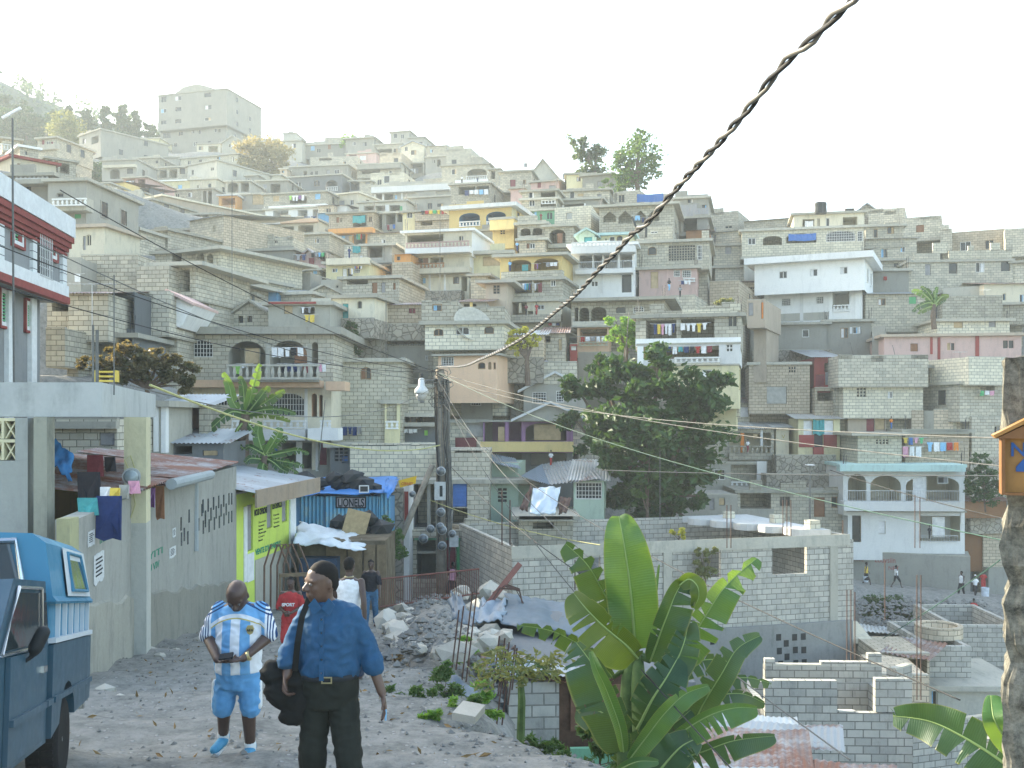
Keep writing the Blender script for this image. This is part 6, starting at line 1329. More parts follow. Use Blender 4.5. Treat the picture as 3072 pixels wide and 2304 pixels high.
textmesh('N\u00ba',.075,NB,nb,(.03,-.003,zt_-.068),bold=.001); textmesh('4',.2,NB,nb,(.055,-.003,zb_+.045),bold=.006)
# ------------------------------------------------ vegetation
def leafmat(key,c1,c2,trans=.35,rough=.5,scale=1.5,obj=True):
    if key in MATS: return MATS[key]
    m,nt,b=base_mat(key,rough,.35); tc=N(nt,'ShaderNodeTexCoord'); g=N(nt,'ShaderNodeNewGeometry')
    n=noise_n(nt,tc.outputs['Object'],scale,4,.7)
    col=mixc(nt,ramp(nt,n,.35,.65),c1,c2); col=mixc(nt,math_n(nt,'MULTIPLY',g.outputs['Random Per Island'],.55),col,tuple(x*1.5 for x in c2))
    nt.links.new(col,b.inputs['Base Color'])
    tr=N(nt,'ShaderNodeBsdfTranslucent'); nt.links.new(mixc(nt,.5,col,(min(1,c2[0]*3.2),min(1,c2[1]*2.6),c2[2])),tr.inputs[0])
    mx=N(nt,'ShaderNodeMixShader'); mx.inputs[0].default_value=trans
    nt.links.new(b.outputs[0],mx.inputs[1]); nt.links.new(tr.outputs[0],mx.inputs[2]); nt.links.new(mx.outputs[0],nt.nodes['Material Output'].inputs[0])
    MATS[key]=m; return m
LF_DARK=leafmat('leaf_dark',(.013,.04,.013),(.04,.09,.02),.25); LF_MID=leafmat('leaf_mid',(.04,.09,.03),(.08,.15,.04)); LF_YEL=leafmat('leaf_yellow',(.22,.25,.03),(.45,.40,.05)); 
LF_PINE=leafmat('leaf_pine',(.04,.07,.035),(.07,.11,.05)); LF_DRY=leafmat('leaf_dry',(.13,.125,.07),(.22,.20,.11)); LF_RED=leafmat('leaf_reddish',(.05,.08,.03),(.12,.10,.05)); LF_OLV=leafmat('leaf_olive',(.08,.11,.04),(.16,.18,.07)); LF_BRT=leafmat('leaf_bright',(.08,.18,.03),(.16,.30,.05))
BARK=flat('bark',(.16,.12,.09),.9,.1,.4,6); STALK=flat('banana_stalk',(.10,.16,.05),.7,.2,.5,5); DRYL=flat('dry_leaf',(.28,.19,.09),.9,.1,.4,6)
def leaf(mb,c,s,rs,asp=.5,up=None):
    a=Vector((rs.gauss(0,1),rs.gauss(0,1),rs.gauss(0,.7))); 
    if up is not None: a=a*.6+up
    if a.length<.01: a=Vector((0,0,1))
    a.normalize(); b=a.cross(Vector((rs.gauss(0,1),rs.gauss(0,1),rs.gauss(0,1)))); 
    if b.length<.01: b=Vector((1,0,0))
    b.normalize(); n=a.cross(b)
    k=len(mb.v); p=Vector(c)
    for q in (p-a*s*.5,p+b*s*asp*.5+n*s*.08,p+a*s*.5,p-b*s*asp*.5+n*s*.08): mb.v.append(tuple(q))
    mb.f.append((k,k+1,k+2,k+3)); mb.m.append(0)
def tree(name,blobs,base,mat,label,n=60,ls=.4,group=None,cat='tree',trunk=.25,seed=1,asp=.5,shell=.55,branch=True,flatz=.8,tr_to=None):
    """blobs: (px,py,rpx,Y); base (px,py,Y)"""
    rs=random.Random(seed); B=at(*base); e=empty(name,B,0,label,cat,group)
    mb=MB(); cs=[]
    for (px,py,rp,Y) in blobs:
        c=at(px,py,Y)-B; r=rp/F*Y; cs.append((c,r))
        # sub clumps over the blob, leaves around each clump
        k=max(3,int(9*(r/ls)**.8*.35)); k=min(k,26)
        for i in range(k):
            d=Vector((rs.gauss(0,1),rs.gauss(0,1),rs.gauss(0,1))).normalized(); q=c+Vector((d.x*r,d.y*r,d.z*r*flatz))*(shell+(1-shell)*rs.random()); cr=r*rs.uniform(.22,.42)
            for j in range(n):
                v=Vector((rs.gauss(0,.55),rs.gauss(0,.55),rs.gauss(0,.4)))*cr
                leaf(mb,q+v,ls*rs.uniform(.6,1.3),rs,asp)
    mb.build('crown',mat,e)
    tm=MB(); top=sum((c for c,r in cs),Vector())/len(cs); rr=max(r for c,r in cs)
    m_=tr_to and (at(*tr_to)-B) or Vector((top.x*.6,top.y*.6,top.z*.55))
    tm.tube([Vector((0,0,-.5)),m_*.5+Vector((rs.uniform(-.1,.1)*rr,0,0)),m_],[trunk,trunk*.8,trunk*.6],8)
    if branch:
        for (c,r) in cs: tm.tube([m_*.8,(m_+c)*.5+Vector((rs.uniform(-.1,.1),0,0))*r,c+Vector((0,0,r*.3))],[trunk*.55,trunk*.35,trunk*.08],5)
    tm.build('trunk',BARK,e); return e
def tp(t,x,y): return TT(t,x,y)
# big dark tree right of centre
bl=[(600,385,26,50),(630,372,24,50),(660,355,20,49),(640,395,34,49),(680,395,34,48),(705,400,26,48),(720,385,16,48),(610,415,30,48),(575,390,18,50),(570,420,16,50),(650,430,40,47),(690,430,34,48),(615,450,32,48),(660,465,38,48),(695,465,26,49),(640,490,32,48),(620,500,20,50),(675,500,26,49),(650,515,22,49),(590,440,18,50),(598,365,12,51),(700,500,14,49),(685,520,12,49)]
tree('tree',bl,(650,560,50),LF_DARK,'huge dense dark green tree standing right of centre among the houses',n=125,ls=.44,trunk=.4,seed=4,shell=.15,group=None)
# small clumps hanging at its lower left, lighter
tree('tree',[(650,455,10,46.5),(645,475,12,46.5),(640,490,8,46.5)],(650,545,47.5),LF_MID,'lighter green hanging foliage in front of the huge dark tree',n=60,ls=.25,trunk=.1,seed=8)
# two trees on the skyline
sk1=[(*tp('C',965,240),14,122),(*tp('C',1030,300),15,122),(*tp('C',1000,340),10,122),(*tp('C',1130,320),14,122),(*tp('C',1150,300),8,122),(*tp('C',1050,490),14,121),(*tp('C',1040,540),14,121),(*tp('C',1130,510),12,121),(*tp('C',1150,480),6,121)]
tree('tree',sk1,(*tp('C',1090,620),121),LF_PINE,'thin two tiered tree on the skyline, left of the fuller one',n=38,ls=.55,trunk=.3,seed=5,tr_to=(*tp('C',1110,420),121),shell=.3)
sk2=[(*tp('C',1500,130),6,112),(*tp('C',1510,180),10,112),(*tp('C',1480,260),20,112),(*tp('C',1400,290),18,112),(*tp('C',1560,270),16,112),(*tp('C',1310,330),10,112),(*tp('C',1330,400),16,112),(*tp('C',1300,450),10,112),(*tp('C',1450,370),24,112),(*tp('C',1560,380),20,112),(*tp('C',1380,480),18,112),(*tp('C',1480,480),18,112),(*tp('C',1590,490),12,112),(*tp('C',1340,560),10,112),(*tp('C',1420,570),14,112),(*tp('C',1340,620),8,112),(*tp('C',1540,560),8,112),(*tp('C',1620,400),8,112)]
tree('tree',sk2,(*tp('C',1480,680),112),LF_MID,'tall full crowned tree against the sky on the ridge',n=26,ls=.42,trunk=.35,seed=6,shell=.35)
tree('shrub',[(*tp('C',1225,570),5,110),(*tp('C',1200,640),9,110),(*tp('C',1260,650),7,110)],(*tp('C',1220,670),110),LF_MID,'small shrub at the foot of the two ridge trees',n=40,ls=.4,cat='shrub',trunk=.08,seed=9)
# dry tree on the left ridge
tree('tree',[(*tp('B',110,590),16,186),(*tp('B',170,580),16,186),(*tp('B',250,560),18,186),(*tp('B',340,570),18,186),(*tp('B',400,620),16,186),(*tp('B',140,680),16,186),(*tp('B',220,670),22,186),(*tp('B',320,680),22,186),(*tp('B',410,690),12,186),(*tp('B',230,760),16,186),(*tp('B',320,770),12,186)],(*tp('B',260,880),186),LF_DRY,'dry tan feathery tree below the tall grey block',n=50,ls=.6,trunk=.25,seed=7,shell=.3)
# conifers and broadleaf trees at the upper left
pines=[('far',200,620,330,560,'P'),]
PL=[(40,560,60,300,'tall ragged pine behind the leaning lamp'),(215,600,55,330,'dark conifer with a pointed top, upper left'),(130,640,80,260,'broad dark tree in front of the conifer, upper left'),(330,760,80,300,'rounded mid green tree left of the yellow green one'),(590,640,50,290,'flat topped pine rising over the yellow green tree'),(740,680,60,280,'wide pine left of the branching one'),(900,640,40,260,'low pine behind the two storey grey house'),(1060,640,60,290,'branching pine with open limbs left of the tall block'),(1170,680,50,280,'pine next to the tall block'),(1290,800,50,200,'dense low pine touching the tall block'),(460,700,70,260,'pine between the rounded tree and the yellow green one')]
for i,(x,y,rp,h,lab) in enumerate(PL):
    rs=random.Random(i+50); bl=[]
    for k in range(9):
        f=k/8; bl.append((*tp('A',x+rs.uniform(-1,1)*rp*(.3+.9*f),y+f*h),(5.5+6.5*f)*rp/60,248-i*1.2))
    tree('pine_tree',bl,(*tp('A',x,y+h+60),250-i*1.2),LF_PINE,lab,n=70,ls=1.0,trunk=.35,seed=i+50,group='pines on the upper left slope',shell=.2,flatz=.5)
tree('tree',[(*tp('A',560,770),14,205),(*tp('A',620,800),15,205),(*tp('A',540,830),14,205),(*tp('A',600,870),18,205),(*tp('A',560,920),17,205),(*tp('A',620,950),15,205),(*tp('A',570,1000),16,205),(*tp('A',620,1030),13,205)],(*tp('A',590,1080),205),LF_OLV,'sunlit yellow green rounded tree in the upper left',n=55,ls=.6,trunk=.3,seed=70)
tree('tree',[(*tp('A',720,1150),12,165),(*tp('A',780,1160),13,165),(*tp('A',740,1210),15,165),(*tp('A',830,1210),15,165),(*tp('A',880,1240),12,165),(*tp('A',700,1260),10,165),(*tp('A',800,1260),14,165)],(*tp('A',790,1310),165),LF_DARK,'dark round bush between the terraces at upper left',n=55,ls=.5,trunk=.2,seed=71,cat='bush')
for i,(x,y,w_) in enumerate([(140,840,70),(60,760,70),(230,760,70),(380,840,60)]):
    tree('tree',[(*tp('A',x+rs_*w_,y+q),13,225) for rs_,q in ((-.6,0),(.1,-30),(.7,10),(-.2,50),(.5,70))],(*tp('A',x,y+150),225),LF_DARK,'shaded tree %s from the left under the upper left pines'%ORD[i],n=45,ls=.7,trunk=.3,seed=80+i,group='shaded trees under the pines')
tree('vine',[(*tp('B',960,500),6,205),(*tp('B',1000,480),7,205),(*tp('B',1040,475),5,205),(*tp('B',950,535),4,205)],(*tp('B',960,560),205),LF_BRT,'green vine on the corner of the grey ridge house',n=30,ls=.4,trunk=.05,seed=90,cat='vine')
# far hill forest: too many to count
rs=random.Random(77); mb=MB()
for i in range(900):
    x=rs.uniform(-330,-95); y=rs.uniform(285,400); z=hillz(x,y); h=rs.uniform(6,13)
    for j in range(22):
        f=rs.random(); a=rs.uniform(0,6.28); r=(1-f)*h*.26
        leaf(mb,(x+math.cos(a)*r,y+math.sin(a)*r,z+h*(.15+.85*f)),2.2*(1.2-f),rs,.6)
o=mb.build('forest',LF_PINE); o['kind']='stuff'
# bush with reddish leaves, mid left
tree('bush',[(*tp('J',x,y),r,38) for x,y,r in ((760,560,11),(900,500,13),(1040,450,14),(1150,500,14),(1280,500,15),(1400,520,15),(1520,560,14),(1600,600,12),(1000,580,15),(1180,620,17),(1340,640,17),(1480,680,15),(1640,680,9),(880,620,11),(1560,760,9),(1050,650,12))],(*tp('J',1300,900),38),LF_RED,'wide dark bush with reddish leaves behind the concrete canopy',n=60,ls=.22,trunk=.12,seed=95,cat='bush')
# yellow leaved small tree
tree('tree',[(*tp('G',x,y),r,56) for x,y,r in ((990,1130,6),(1050,1140,7),(1080,1100,4),(970,1210,7),(1040,1220,8),(1000,1280,7),(1110,1230,8),(1180,1220,6),(1160,1180,4),(950,1250,5))],(*tp('G',1105,1530),56),LF_YEL,'little tree with bright yellow leaves and a forked bare trunk',n=40,ls=.2,trunk=.16,seed=96,tr_to=(*tp('G',1095,1340),56),shell=.2)
tree('tree',[(*tp('G',x,y),r,61) for x,y,r in ((1860,1060,9),(1900,1110,11),(1960,1080,10),(1880,1170,11),(1950,1190,13),(2000,1130,9),(1970,1250,11),(2010,1220,8))],(*tp('G',1950,1330),61),LF_BRT,'light green feathery tree between the peach room and the big block house',n=50,ls=.25,trunk=.15,seed=97)
tree('shrub',[(*tp('I',x,y),r,66) for x,y,r in ((1330,300,6),(1370,290,6),(1400,330,6),(1320,340,6),(1370,345,7))],(*tp('I',1350,370),66),LF_OLV,'small thorny bush before the tan block stub',n=30,ls=.25,trunk=.06,seed=98,cat='shrub')
tree('shrub',[(*tp('E',x,y),r,70) for x,y,r in ((1950,950,10),(2010,980,10),(1960,1000,8))],(*tp('E',1980,1060),70),LF_DARK,'dark shrub right of the arched corner house',n=40,ls=.3,trunk=.06,seed=99,cat='shrub')
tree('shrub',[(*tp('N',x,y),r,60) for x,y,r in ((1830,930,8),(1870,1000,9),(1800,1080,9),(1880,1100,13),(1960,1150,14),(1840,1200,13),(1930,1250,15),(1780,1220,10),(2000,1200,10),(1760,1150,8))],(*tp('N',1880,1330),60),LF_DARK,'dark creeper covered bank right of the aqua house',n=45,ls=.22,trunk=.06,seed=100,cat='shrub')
tree('shrub',[(*tp('Q',x,y),r,53) for x,y,r in ((830,590,13),(880,620,17),(940,600,14),(900,670,15),(980,650,14),(1040,680,13),(1090,660,11),(810,660,11),(1130,640,9),(1180,620,9))],(*tp('Q',930,720),52),LF_DARK,'dark bush on the rubbish slope under the dirt road',n=60,ls=.2,trunk=.06,seed=101,cat='shrub')
tree('shrub',[(*tp('F',x,y),r,57) for x,y,r in ((1310,1110,7),(1340,1150,8),(1270,1250,11),(1340,1260,10),(1290,1310,9))],(*tp('F',1310,1370),57),LF_DARK,'shrub in the gap right of the large balconied house',n=45,ls=.25,trunk=.06,seed=102,cat='shrub')
tree('shrub',[(*tp('k',x,y),r,39) for x,y,r in ((1100,760,10),(1150,820,12),(1090,860,12),(1140,930,11),(1060,900,9),(1050,600,6))],(*tp('k',1110,1050),39),LF_MID,'green creeper growing beside the stone shop',n=50,ls=.18,trunk=.05,seed=103,cat='shrub')
tree('shrub',[(*tp('M',x,y),r,37.5) for x,y,r in ((600,1330,7),(580,1400,7),(620,1440,8),(560,1300,4),(700,1300,3),(660,1500,8),(600,1520,8))],(*tp('M',620,1570),37.5),LF_OLV,'weed growing in the left window of the unfinished house',n=25,ls=.2,trunk=.04,seed=104,cat='plant')
tree('shrub',[(*tp('M',x,y),r,41) for x,y,r in ((400,1130,5),(420,1170,5),(330,1150,3))],(*tp('M',400,1250),41),LF_YEL,'yellowish sapling inside the unfinished house',n=25,ls=.2,trunk=.03,seed=105,cat='plant')
# weeds beside the road
WD=[((480,690,7,13),(487,700,8,13),(494,712,8,13),(484,716,6,13),'broad leaved weed left of the papaya seedling'),((530,742,9,10.8),(545,748,9,10.8),(556,740,7,10.8),(538,756,7,10.8),'weed under the papaya seedling'),((418,690,5,12.5),(425,700,6,12.5),(414,703,5,12.5),(430,694,4,12.5),'green tuft below the rust coloured brushwood'),((452,708,8,12),(444,724,7,12),(462,718,7,12),(456,735,6,12),'bushy weed on the slope under the lip of the road'),((440,680,9,14),(450,670,8,14),(455,690,8,14),(446,700,6,14),'leafy weed at the head of the roadside slope'),((472,720,8,12.5),(480,735,7,12.5),(465,745,6,12.5),(478,700,6,12.5),'weed by the lowest bare rods'),((428,715,7,11.5),(434,724,7,11.5),(422,722,5,11.5),(440,716,4,11.5),'low weed on the lip of the road'),((600,720,12,10.3),(580,730,10,10.3),(620,735,12,10.3),(600,750,11,10.3),'feathery weed at the left foot of the banana clump'),((560,755,8,9.8),(620,765,12,9.8),(590,770,10,9.8),(640,755,8,9.8),'feathery weed at the very bottom under the banana clump'),((470,650,6,17),(462,660,5,17),(475,668,5,17),(468,640,4,17),'yellow green weed among the long bare rods'),((390,690,5,13),(398,700,5,13),(406,705,5,13),(396,712,4,13),'grass tuft at the road edge'),((505,660,4,19),(498,670,3,19),(510,672,3,19),(500,664,3,19),'small weed on the buried shack')]
for i,q in enumerate(WD):
    bl=q[:-1]; tree('weed',[(a_,b_,c_*1.5,d_) for a_,b_,c_,d_ in bl],(bl[0][0],bl[0][1]+22,bl[0][3]),LF_MID if i%3 else LF_BRT,q[-1],n=60,ls=.1,asp=.28,trunk=.012,seed=120+i,cat='weed',group='weeds along the road edge',shell=.1)
tree('weed',[(398,660,9,16.5),(405,668,8,16.5),(396,672,8,16.5),(410,676,5,16.5)],(400,684,16.5),DRYL,'rust coloured dry brushwood at the road edge',n=60,ls=.12,trunk=.012,seed=140,cat='brushwood',shell=.1,asp=.15)
# papaya like plant
e=empty('papaya_plant',at(520,735,11.5),0,'papaya seedling with an umbrella of leaves beside the cardboard shack','plant')
mb=MB(); mb.tube([(0,0,-.3),(.02,0,.4),(.0,0,.75)],[.05,.045,.03],7); mb.build('stem',STALK,e)
mb=MB(); rs=random.Random(9)
for i in range(16):
    a=i*2.4; rr=rs.uniform(.25,.5); c=Vector((math.cos(a)*rr,math.sin(a)*rr,.75+rs.uniform(-.1,.15)))
    for j in range(26): leaf(mb,c+Vector((rs.gauss(0,.08),rs.gauss(0,.08),rs.gauss(0,.04))),.11,rs,.4)
mb.build('leaves',LF_OLV,e)
mb=MB(); [mb.tube([(0,0,.7),(math.cos(i*2.4)*.2,math.sin(i*2.4)*.2,.8),(math.cos(i*2.4)*.38,math.sin(i*2.4)*.38,.75)],.008,4) for i in range(16)]; mb.build('leaf_stalks',STALK,e)

# ---- banana plants: each leaf is a blade with a midrib and torn edges
def bmat(key,c1,c2,trans):
    if key in MATS: return MATS[key]
    m,nt,b=base_mat(key,.38,.5); tc=N(nt,'ShaderNodeTexCoord')
    uvn=N(nt,'ShaderNodeUVMap'); sp=N(nt,'ShaderNodeSeparateXYZ'); nt.links.new(uvn.outputs[0],sp.inputs[0])
    n=noise_n(nt,tc.outputs['Object'],2.2,5,.7)
    # side veins
    s=math_n(nt,'SINE',math_n(nt,'MULTIPLY',sp.outputs[1],420)); v=ramp(nt,s,-.2,1,0,1)
    col=mixc(nt,ramp(nt,n,.35,.68),c1,c2); col=mixc(nt,math_n(nt,'MULTIPLY',v,.22),col,tuple(x*1.7 for x in c2))
    ed=math_n(nt,'ABSOLUTE',sp.outputs[0]); col=mixc(nt,ramp(nt,ed,.93,1.0,0,.7),col,(.30,.27,.08))
    nt.links.new(col,b.inputs['Base Color']); bp=N(nt,'ShaderNodeBump'); bp.inputs['Strength'].default_value=.35; bp.inputs['Distance'].default_value=.008; nt.links.new(v,bp.inputs['Height']); nt.links.new(bp.outputs[0],b.inputs['Normal'])
    tr=N(nt,'ShaderNodeBsdfTranslucent'); nt.links.new(mixc(nt,.6,col,(.38,.55,.04)),tr.inputs[0])
    mx=N(nt,'ShaderNodeMixShader'); mx.inputs[0].default_value=trans; nt.links.new(b.outputs[0],mx.inputs[1]); nt.links.new(tr.outputs[0],mx.inputs[2]); nt.links.new(mx.outputs[0],nt.nodes['Material Output'].inputs[0])
    MATS[key]=m; return m
BN1=bmat('banana_green',(.010,.045,.018),(.022,.08,.025),.2); BN2=bmat('banana_light',(.03,.105,.028),(.07,.165,.04),.3); BN3=bmat('banana_yellowed',(.04,.075,.012),(.08,.12,.015),.3)
MIDR=flat('midrib',(.28,.38,.12),.5,.4,.15,4)
def bleaf(mid,hl,hr,parent,org,mat=BN1,dl=.3,dr=.3,tear=.3,seed=0,tip=.12,wav=.05):
    """mid: list of (px,py,Y); hl/hr: greatest half widths in px left/right of growth direction; dl/dr how far each half turns toward the eye"""
    rs=random.Random(seed); P=[at(*q)-org for q in mid]; Yc=sum(q[2] for q in mid)/len(mid)
    # catmull sampling
    n=30; pts=[]
    k=len(P)-1
    for i in range(n+1):
        t=i/n*k; j=min(int(t),k-1); f=t-j
        a=P[max(j-1,0)];b=P[j];c=P[j+1];d=P[min(j+2,k)]
        pts.append(.5*((2*b)+(c-a)*f+(2*a-5*b+4*c-d)*f*f+(3*b-a-3*c+d)*f**3))
    mb=MB(); uv=[]; view=(org+pts[n//2]).normalized()
    hlm,hrm=hl/F*Yc,hr/F*Yc; M_=4
    rows=[]
    for i,p in enumerate(pts):
        t=(pts[min(i+1,n)]-pts[max(i-1,0)]).normalized(); side=t.cross(-view).normalized()  # to the right of growth seen by eye
        f=i/n; prof=max(0.0,math.sin(math.pi*min(1,(f*.92+.04))**.75))**.55 if f<.985 else .25
        prof=min(prof,1.0); 
        rows.append((p,t,side,prof,f))
    for sg,hw,dd in ((-1,hlm,dl),(1,hrm,dr)):
        i=0
        while i<n:
            # strip until next tear
            ln=rs.randint(2,5) if tear>0 else n
            j=min(n,i+ln); gap=rs.random()<tear
            for q in range(i,j):
                for m_ in range(M_):
                    quad=[]
                    for (rr,mm) in ((q,m_),(q,m_+1),(q+1,m_+1),(q+1,m_)):
                        p,t,side,prof,f=rows[rr]; u=mm/M_
                        g=0
                        if gap:
                            if rr==i: g=.5*u
                            if rr==j: g=-.5*u
                        droop=u*u*.22
                        w_=side*sg*u*hw*prof; 
                        w_=w_-view*(dd*u*hw*prof)+Vector((0,0,-droop*hw*prof*(1 if abs(t.z)<.7 else .3)))+view*(wav*hw*math.sin(f*22+sg*1.3+seed)*u)
                        # side veins run forward
                        w_=w_+t*(u*hw*.28)*prof
                        step=(pts[min(rr+1,n)]-pts[max(rr-1,0)])*.5
                        quad.append(p+w_+step*g*2.2); uv.append((sg*u,f+u*.02))
                    mb.face([tuple(v) for v in quad])
            i=j
    o=mb.build('leaf',mat,parent,True)
    ul=o.data.uv_layers.new(name='uv'); 
    for i,c in enumerate(uv): ul.data[i].uv=c
    mm=MB(); r0=.016*Yc/10*max(.5,(hl+hr)/45); mm.tube(pts,[r0*(1.15-f/n) for f in range(n+1)],6); mm.build('midrib',MIDR,o,True)
    return o
def ZZ(x,y): return ((1500+x/2.0633)/3,(1500+y/2.0633)/3)
bo=at(*ZZ(830,1750),10.2); ban=empty('banana_plant',bo,0,'big banana clump in the near foreground right of centre','banana plant')
def L(mid,hl,hr,mat=BN1,**k):
    n=len(mid); bleaf([(*ZZ(x,y),Y) for x,y,Y in mid],hl/6.19,hr/6.19,ban,bo,mat,**k)
L([(835,930,10.2),(825,760,10.1),(800,500,10),(765,260,9.95),(735,100,10.05)],150,165,BN2,dl=.35,dr=.25,tear=0,seed=1,wav=.1)
L([(800,900,10.3),(720,720,10.2),(640,570,10.1),(540,400,10),(405,270,10)],135,75,BN1,dl=.1,dr=.5,tear=.75,seed=2)
L([(850,980,10),(780,900,9.8),(650,790,9.7),(540,680,9.7),(455,575,9.8)],165,95,BN3,dl=.15,dr=.5,tear=.35,seed=3)
L([(700,1100,10.2),(560,950,10.1),(450,870,10),(300,805,9.9),(105,775,9.95)],75,45,BN1,dl=-.2,dr=.4,tear=.8,seed=4)
L([(770,1570,9.4),(730,1350,9.3),(650,1160,9.3),(560,1000,9.3),(470,880,9.4)],210,70,BN1,dl=.15,dr=.8,tear=.45,seed=5)
L([(765,1560,9.1),(740,1400,9.0),(660,1180,9.0),(600,1050,9.0),(560,940,9.1)],38,45,BN2,dl=.9,dr=.9,tear=0,seed=6)
L([(1000,1010,10.3),(1170,880,10.2),(1270,720,10.1),(1400,530,10.1),(1590,360,10.2)],75,130,BN2,dl=.4,dr=.2,tear=.4,seed=7,wav=.15)
L([(930,1000,10.1),(980,860,10),(1040,700,9.9),(1110,540,9.9),(1200,480,9.9)],65,140,BN1,dl=.8,dr=.3,tear=.1,seed=8,wav=.15)
L([(1110,530,9.85),(1170,490,9.8),(1220,530,9.75),(1230,600,9.75),(1200,670,9.8)],55,60,BN3,dl=.3,dr=.3,tear=0,seed=9)
L([(960,1180,9.9),(1080,1020,9.8),(1140,880,9.8),(1170,740,9.9)],90,110,BN1,dl=.2,dr=.5,tear=.45,seed=10)
L([(1150,1500,10),(1250,1280,9.9),(1370,1080,9.8),(1470,920,9.8),(1610,840,9.9)],95,85,BN1,dl=.3,dr=.6,tear=.3,seed=11)
L([(1000,1530,9.6),(1180,1400,9.5),(1330,1320,9.4),(1470,1285,9.4),(1590,1290,9.4)],45,105,BN2,dl=.4,dr=.3,tear=.1,seed=12,wav=.12)
L([(800,1610,9.2),(920,1450,9.1),(1030,1310,9.0),(1150,1200,9.0),(1290,1150,9.0)],50,80,BN2,dl=.5,dr=.3,tear=.1,seed=13,wav=.15)
L([(1050,1620,9.8),(1250,1560,9.7),(1450,1490,9.6),(1700,1460,9.6)],50,105,BN1,dl=.3,dr=.1,tear=.35,seed=14)
L([(850,1420,9.8),(940,1240,9.7),(1030,1100,9.7),(1110,960,9.8)],130,150,BN1,dl=.25,dr=.25,tear=.4,seed=15)
L([(1060,1080,10.6),(1220,1000,10.6),(1370,990,10.6),(1490,1040,10.7)],45,80,BN1,dl=.2,dr=.2,tear=.8,seed=16)
L([(1200,1200,10.6),(1380,1120,10.6),(1530,1100,10.6),(1680,1135,10.7)],25,60,BN1,dl=.2,dr=.2,tear=.9,seed=17)
L([(1150,1330,10.4),(1330,1220,10.4),(1500,1200,10.4),(1640,1260,10.5)],30,75,BN1,dl=.2,dr=.2,tear=.3,seed=18)
L([(830,1600,9.7),(740,1440,9.6),(620,1310,9.6),(470,1300,9.7)],150,110,BN1,dl=.2,dr=.2,tear=.5,seed=19)
L([(720,1680,9.2),(850,1620,9.1),(980,1620,9.1)],40,40,BN2,dl=.2,dr=.2,tear=0,seed=20)
L([(950,1720,9.4),(1050,1600,9.4),(1130,1520,9.4),(1230,1470,9.5)],130,110,BN1,dl=.2,dr=.2,tear=.4,seed=21)
L([(780,1000,10.5),(740,850,10.5),(700,700,10.5),(700,560,10.6)],80,70,BN1,dl=.2,dr=.2,tear=.3,seed=22)
L([(900,980,10.6),(940,800,10.6),(960,600,10.6),(985,400,10.6)],14,14,BN2,dl=.6,dr=.6,tear=0,seed=23)
L([(880,1560,9.9),(960,1440,9.9),(1080,1380,9.8),(1180,1300,9.8)],120,110,BN1,dl=.2,dr=.3,tear=.1,seed=24)
mb=MB()
for pts in ([(760,1800,10.2),(790,1400,10.2),(800,1100,10.2),(830,920,10.2)],[(900,1800,9.9),(880,1400,10),(860,1150,10.1),(850,960,10.2)],[(820,1800,9.6),(790,1650,9.5),(770,1540,9.4)]):
    q=[at(*ZZ(x,y),Y)-bo for x,y,Y in pts]; mb.tube(q,[.12-.02*i for i in range(len(q))],9)
mb.build('trunk',STALK,ban,True)
mb=MB()
for (a,b) in (((835,940,10.2),(1000,1010,10.3)),((850,960,10.2),(930,1000,10.1)),((800,1100,10.2),(960,1180,9.9)),((880,1400,10),(1150,1500,10)),((880,1500,10),(1000,1530,9.6)),((870,1300,10),(1060,1080,10.6)),((870,1300,10),(1200,1200,10.6)),((880,1350,10),(1150,1330,10.4)),((830,1000,10.2),(700,1100,10.2))):
    mb.tube([at(*ZZ(a[0],a[1]),a[2])-bo,at(*ZZ(b[0],b[1]),b[2])-bo],[.035,.022],6)
mb.build('leaf_stalks',STALK,ban,True)
def banana(org,t,leaves,trunk,label,Y,tr=.2,seed=0,dry=None,cat='banana plant'):
    B=at(*TT(t,*org),Y); e=empty('banana_plant',B,0,label,cat)
    for i,(pts,hw,mt) in enumerate(leaves):
        s=TILES[t][2]*3
        bleaf([(*TT(t,x,y),Y+dy) for x,y,dy in pts],hw/s,hw/s,e,B,[BN1,BN2,BN3][mt],dl=.2,dr=.2,tear=.45,seed=seed+i)
    mb=MB(); mb.tube([at(*TT(t,x,y),Y)-B for x,y in trunk],[tr,tr*.85,tr*.6],8); mb.build('trunk',BARK,e)
    return e
banana((360,1090),'K',[([(380,720,0),(290,600,.1),(250,450,.1),(200,340,0)],45,1),([(385,700,0),(380,560,.2),(370,450,.2),(340,370,.2)],40,0),([(400,700,0),(440,540,-.2),(480,400,-.3),(520,265,-.3)],45,1),([(400,700,0),(490,590,-.2),(560,500,-.2),(605,460,-.2)],40,0),([(410,680,0),(520,620,0),(620,560,0),(730,490,0)],48,0),([(410,700,0),(560,660,-.3),(700,660,-.4),(830,695,-.3)],36,0),([(390,700,0),(270,680,-.4),(130,790,-.6),(15,905,-.6)],45,0),([(380,760,0),(330,820,-.5),(310,880,-.5),(320,930,-.5)],16,2),([(420,720,0),(540,700,.2),(680,720,.3),(780,760,.4)],28,2),([(400,760,0),(470,850,-.3),(520,900,-.3)],30,0)],[(360,1090),(365,900),(395,700)],'banana plant with a tall dark trunk in front of the large balconied house',37,tr=.28,seed=200)
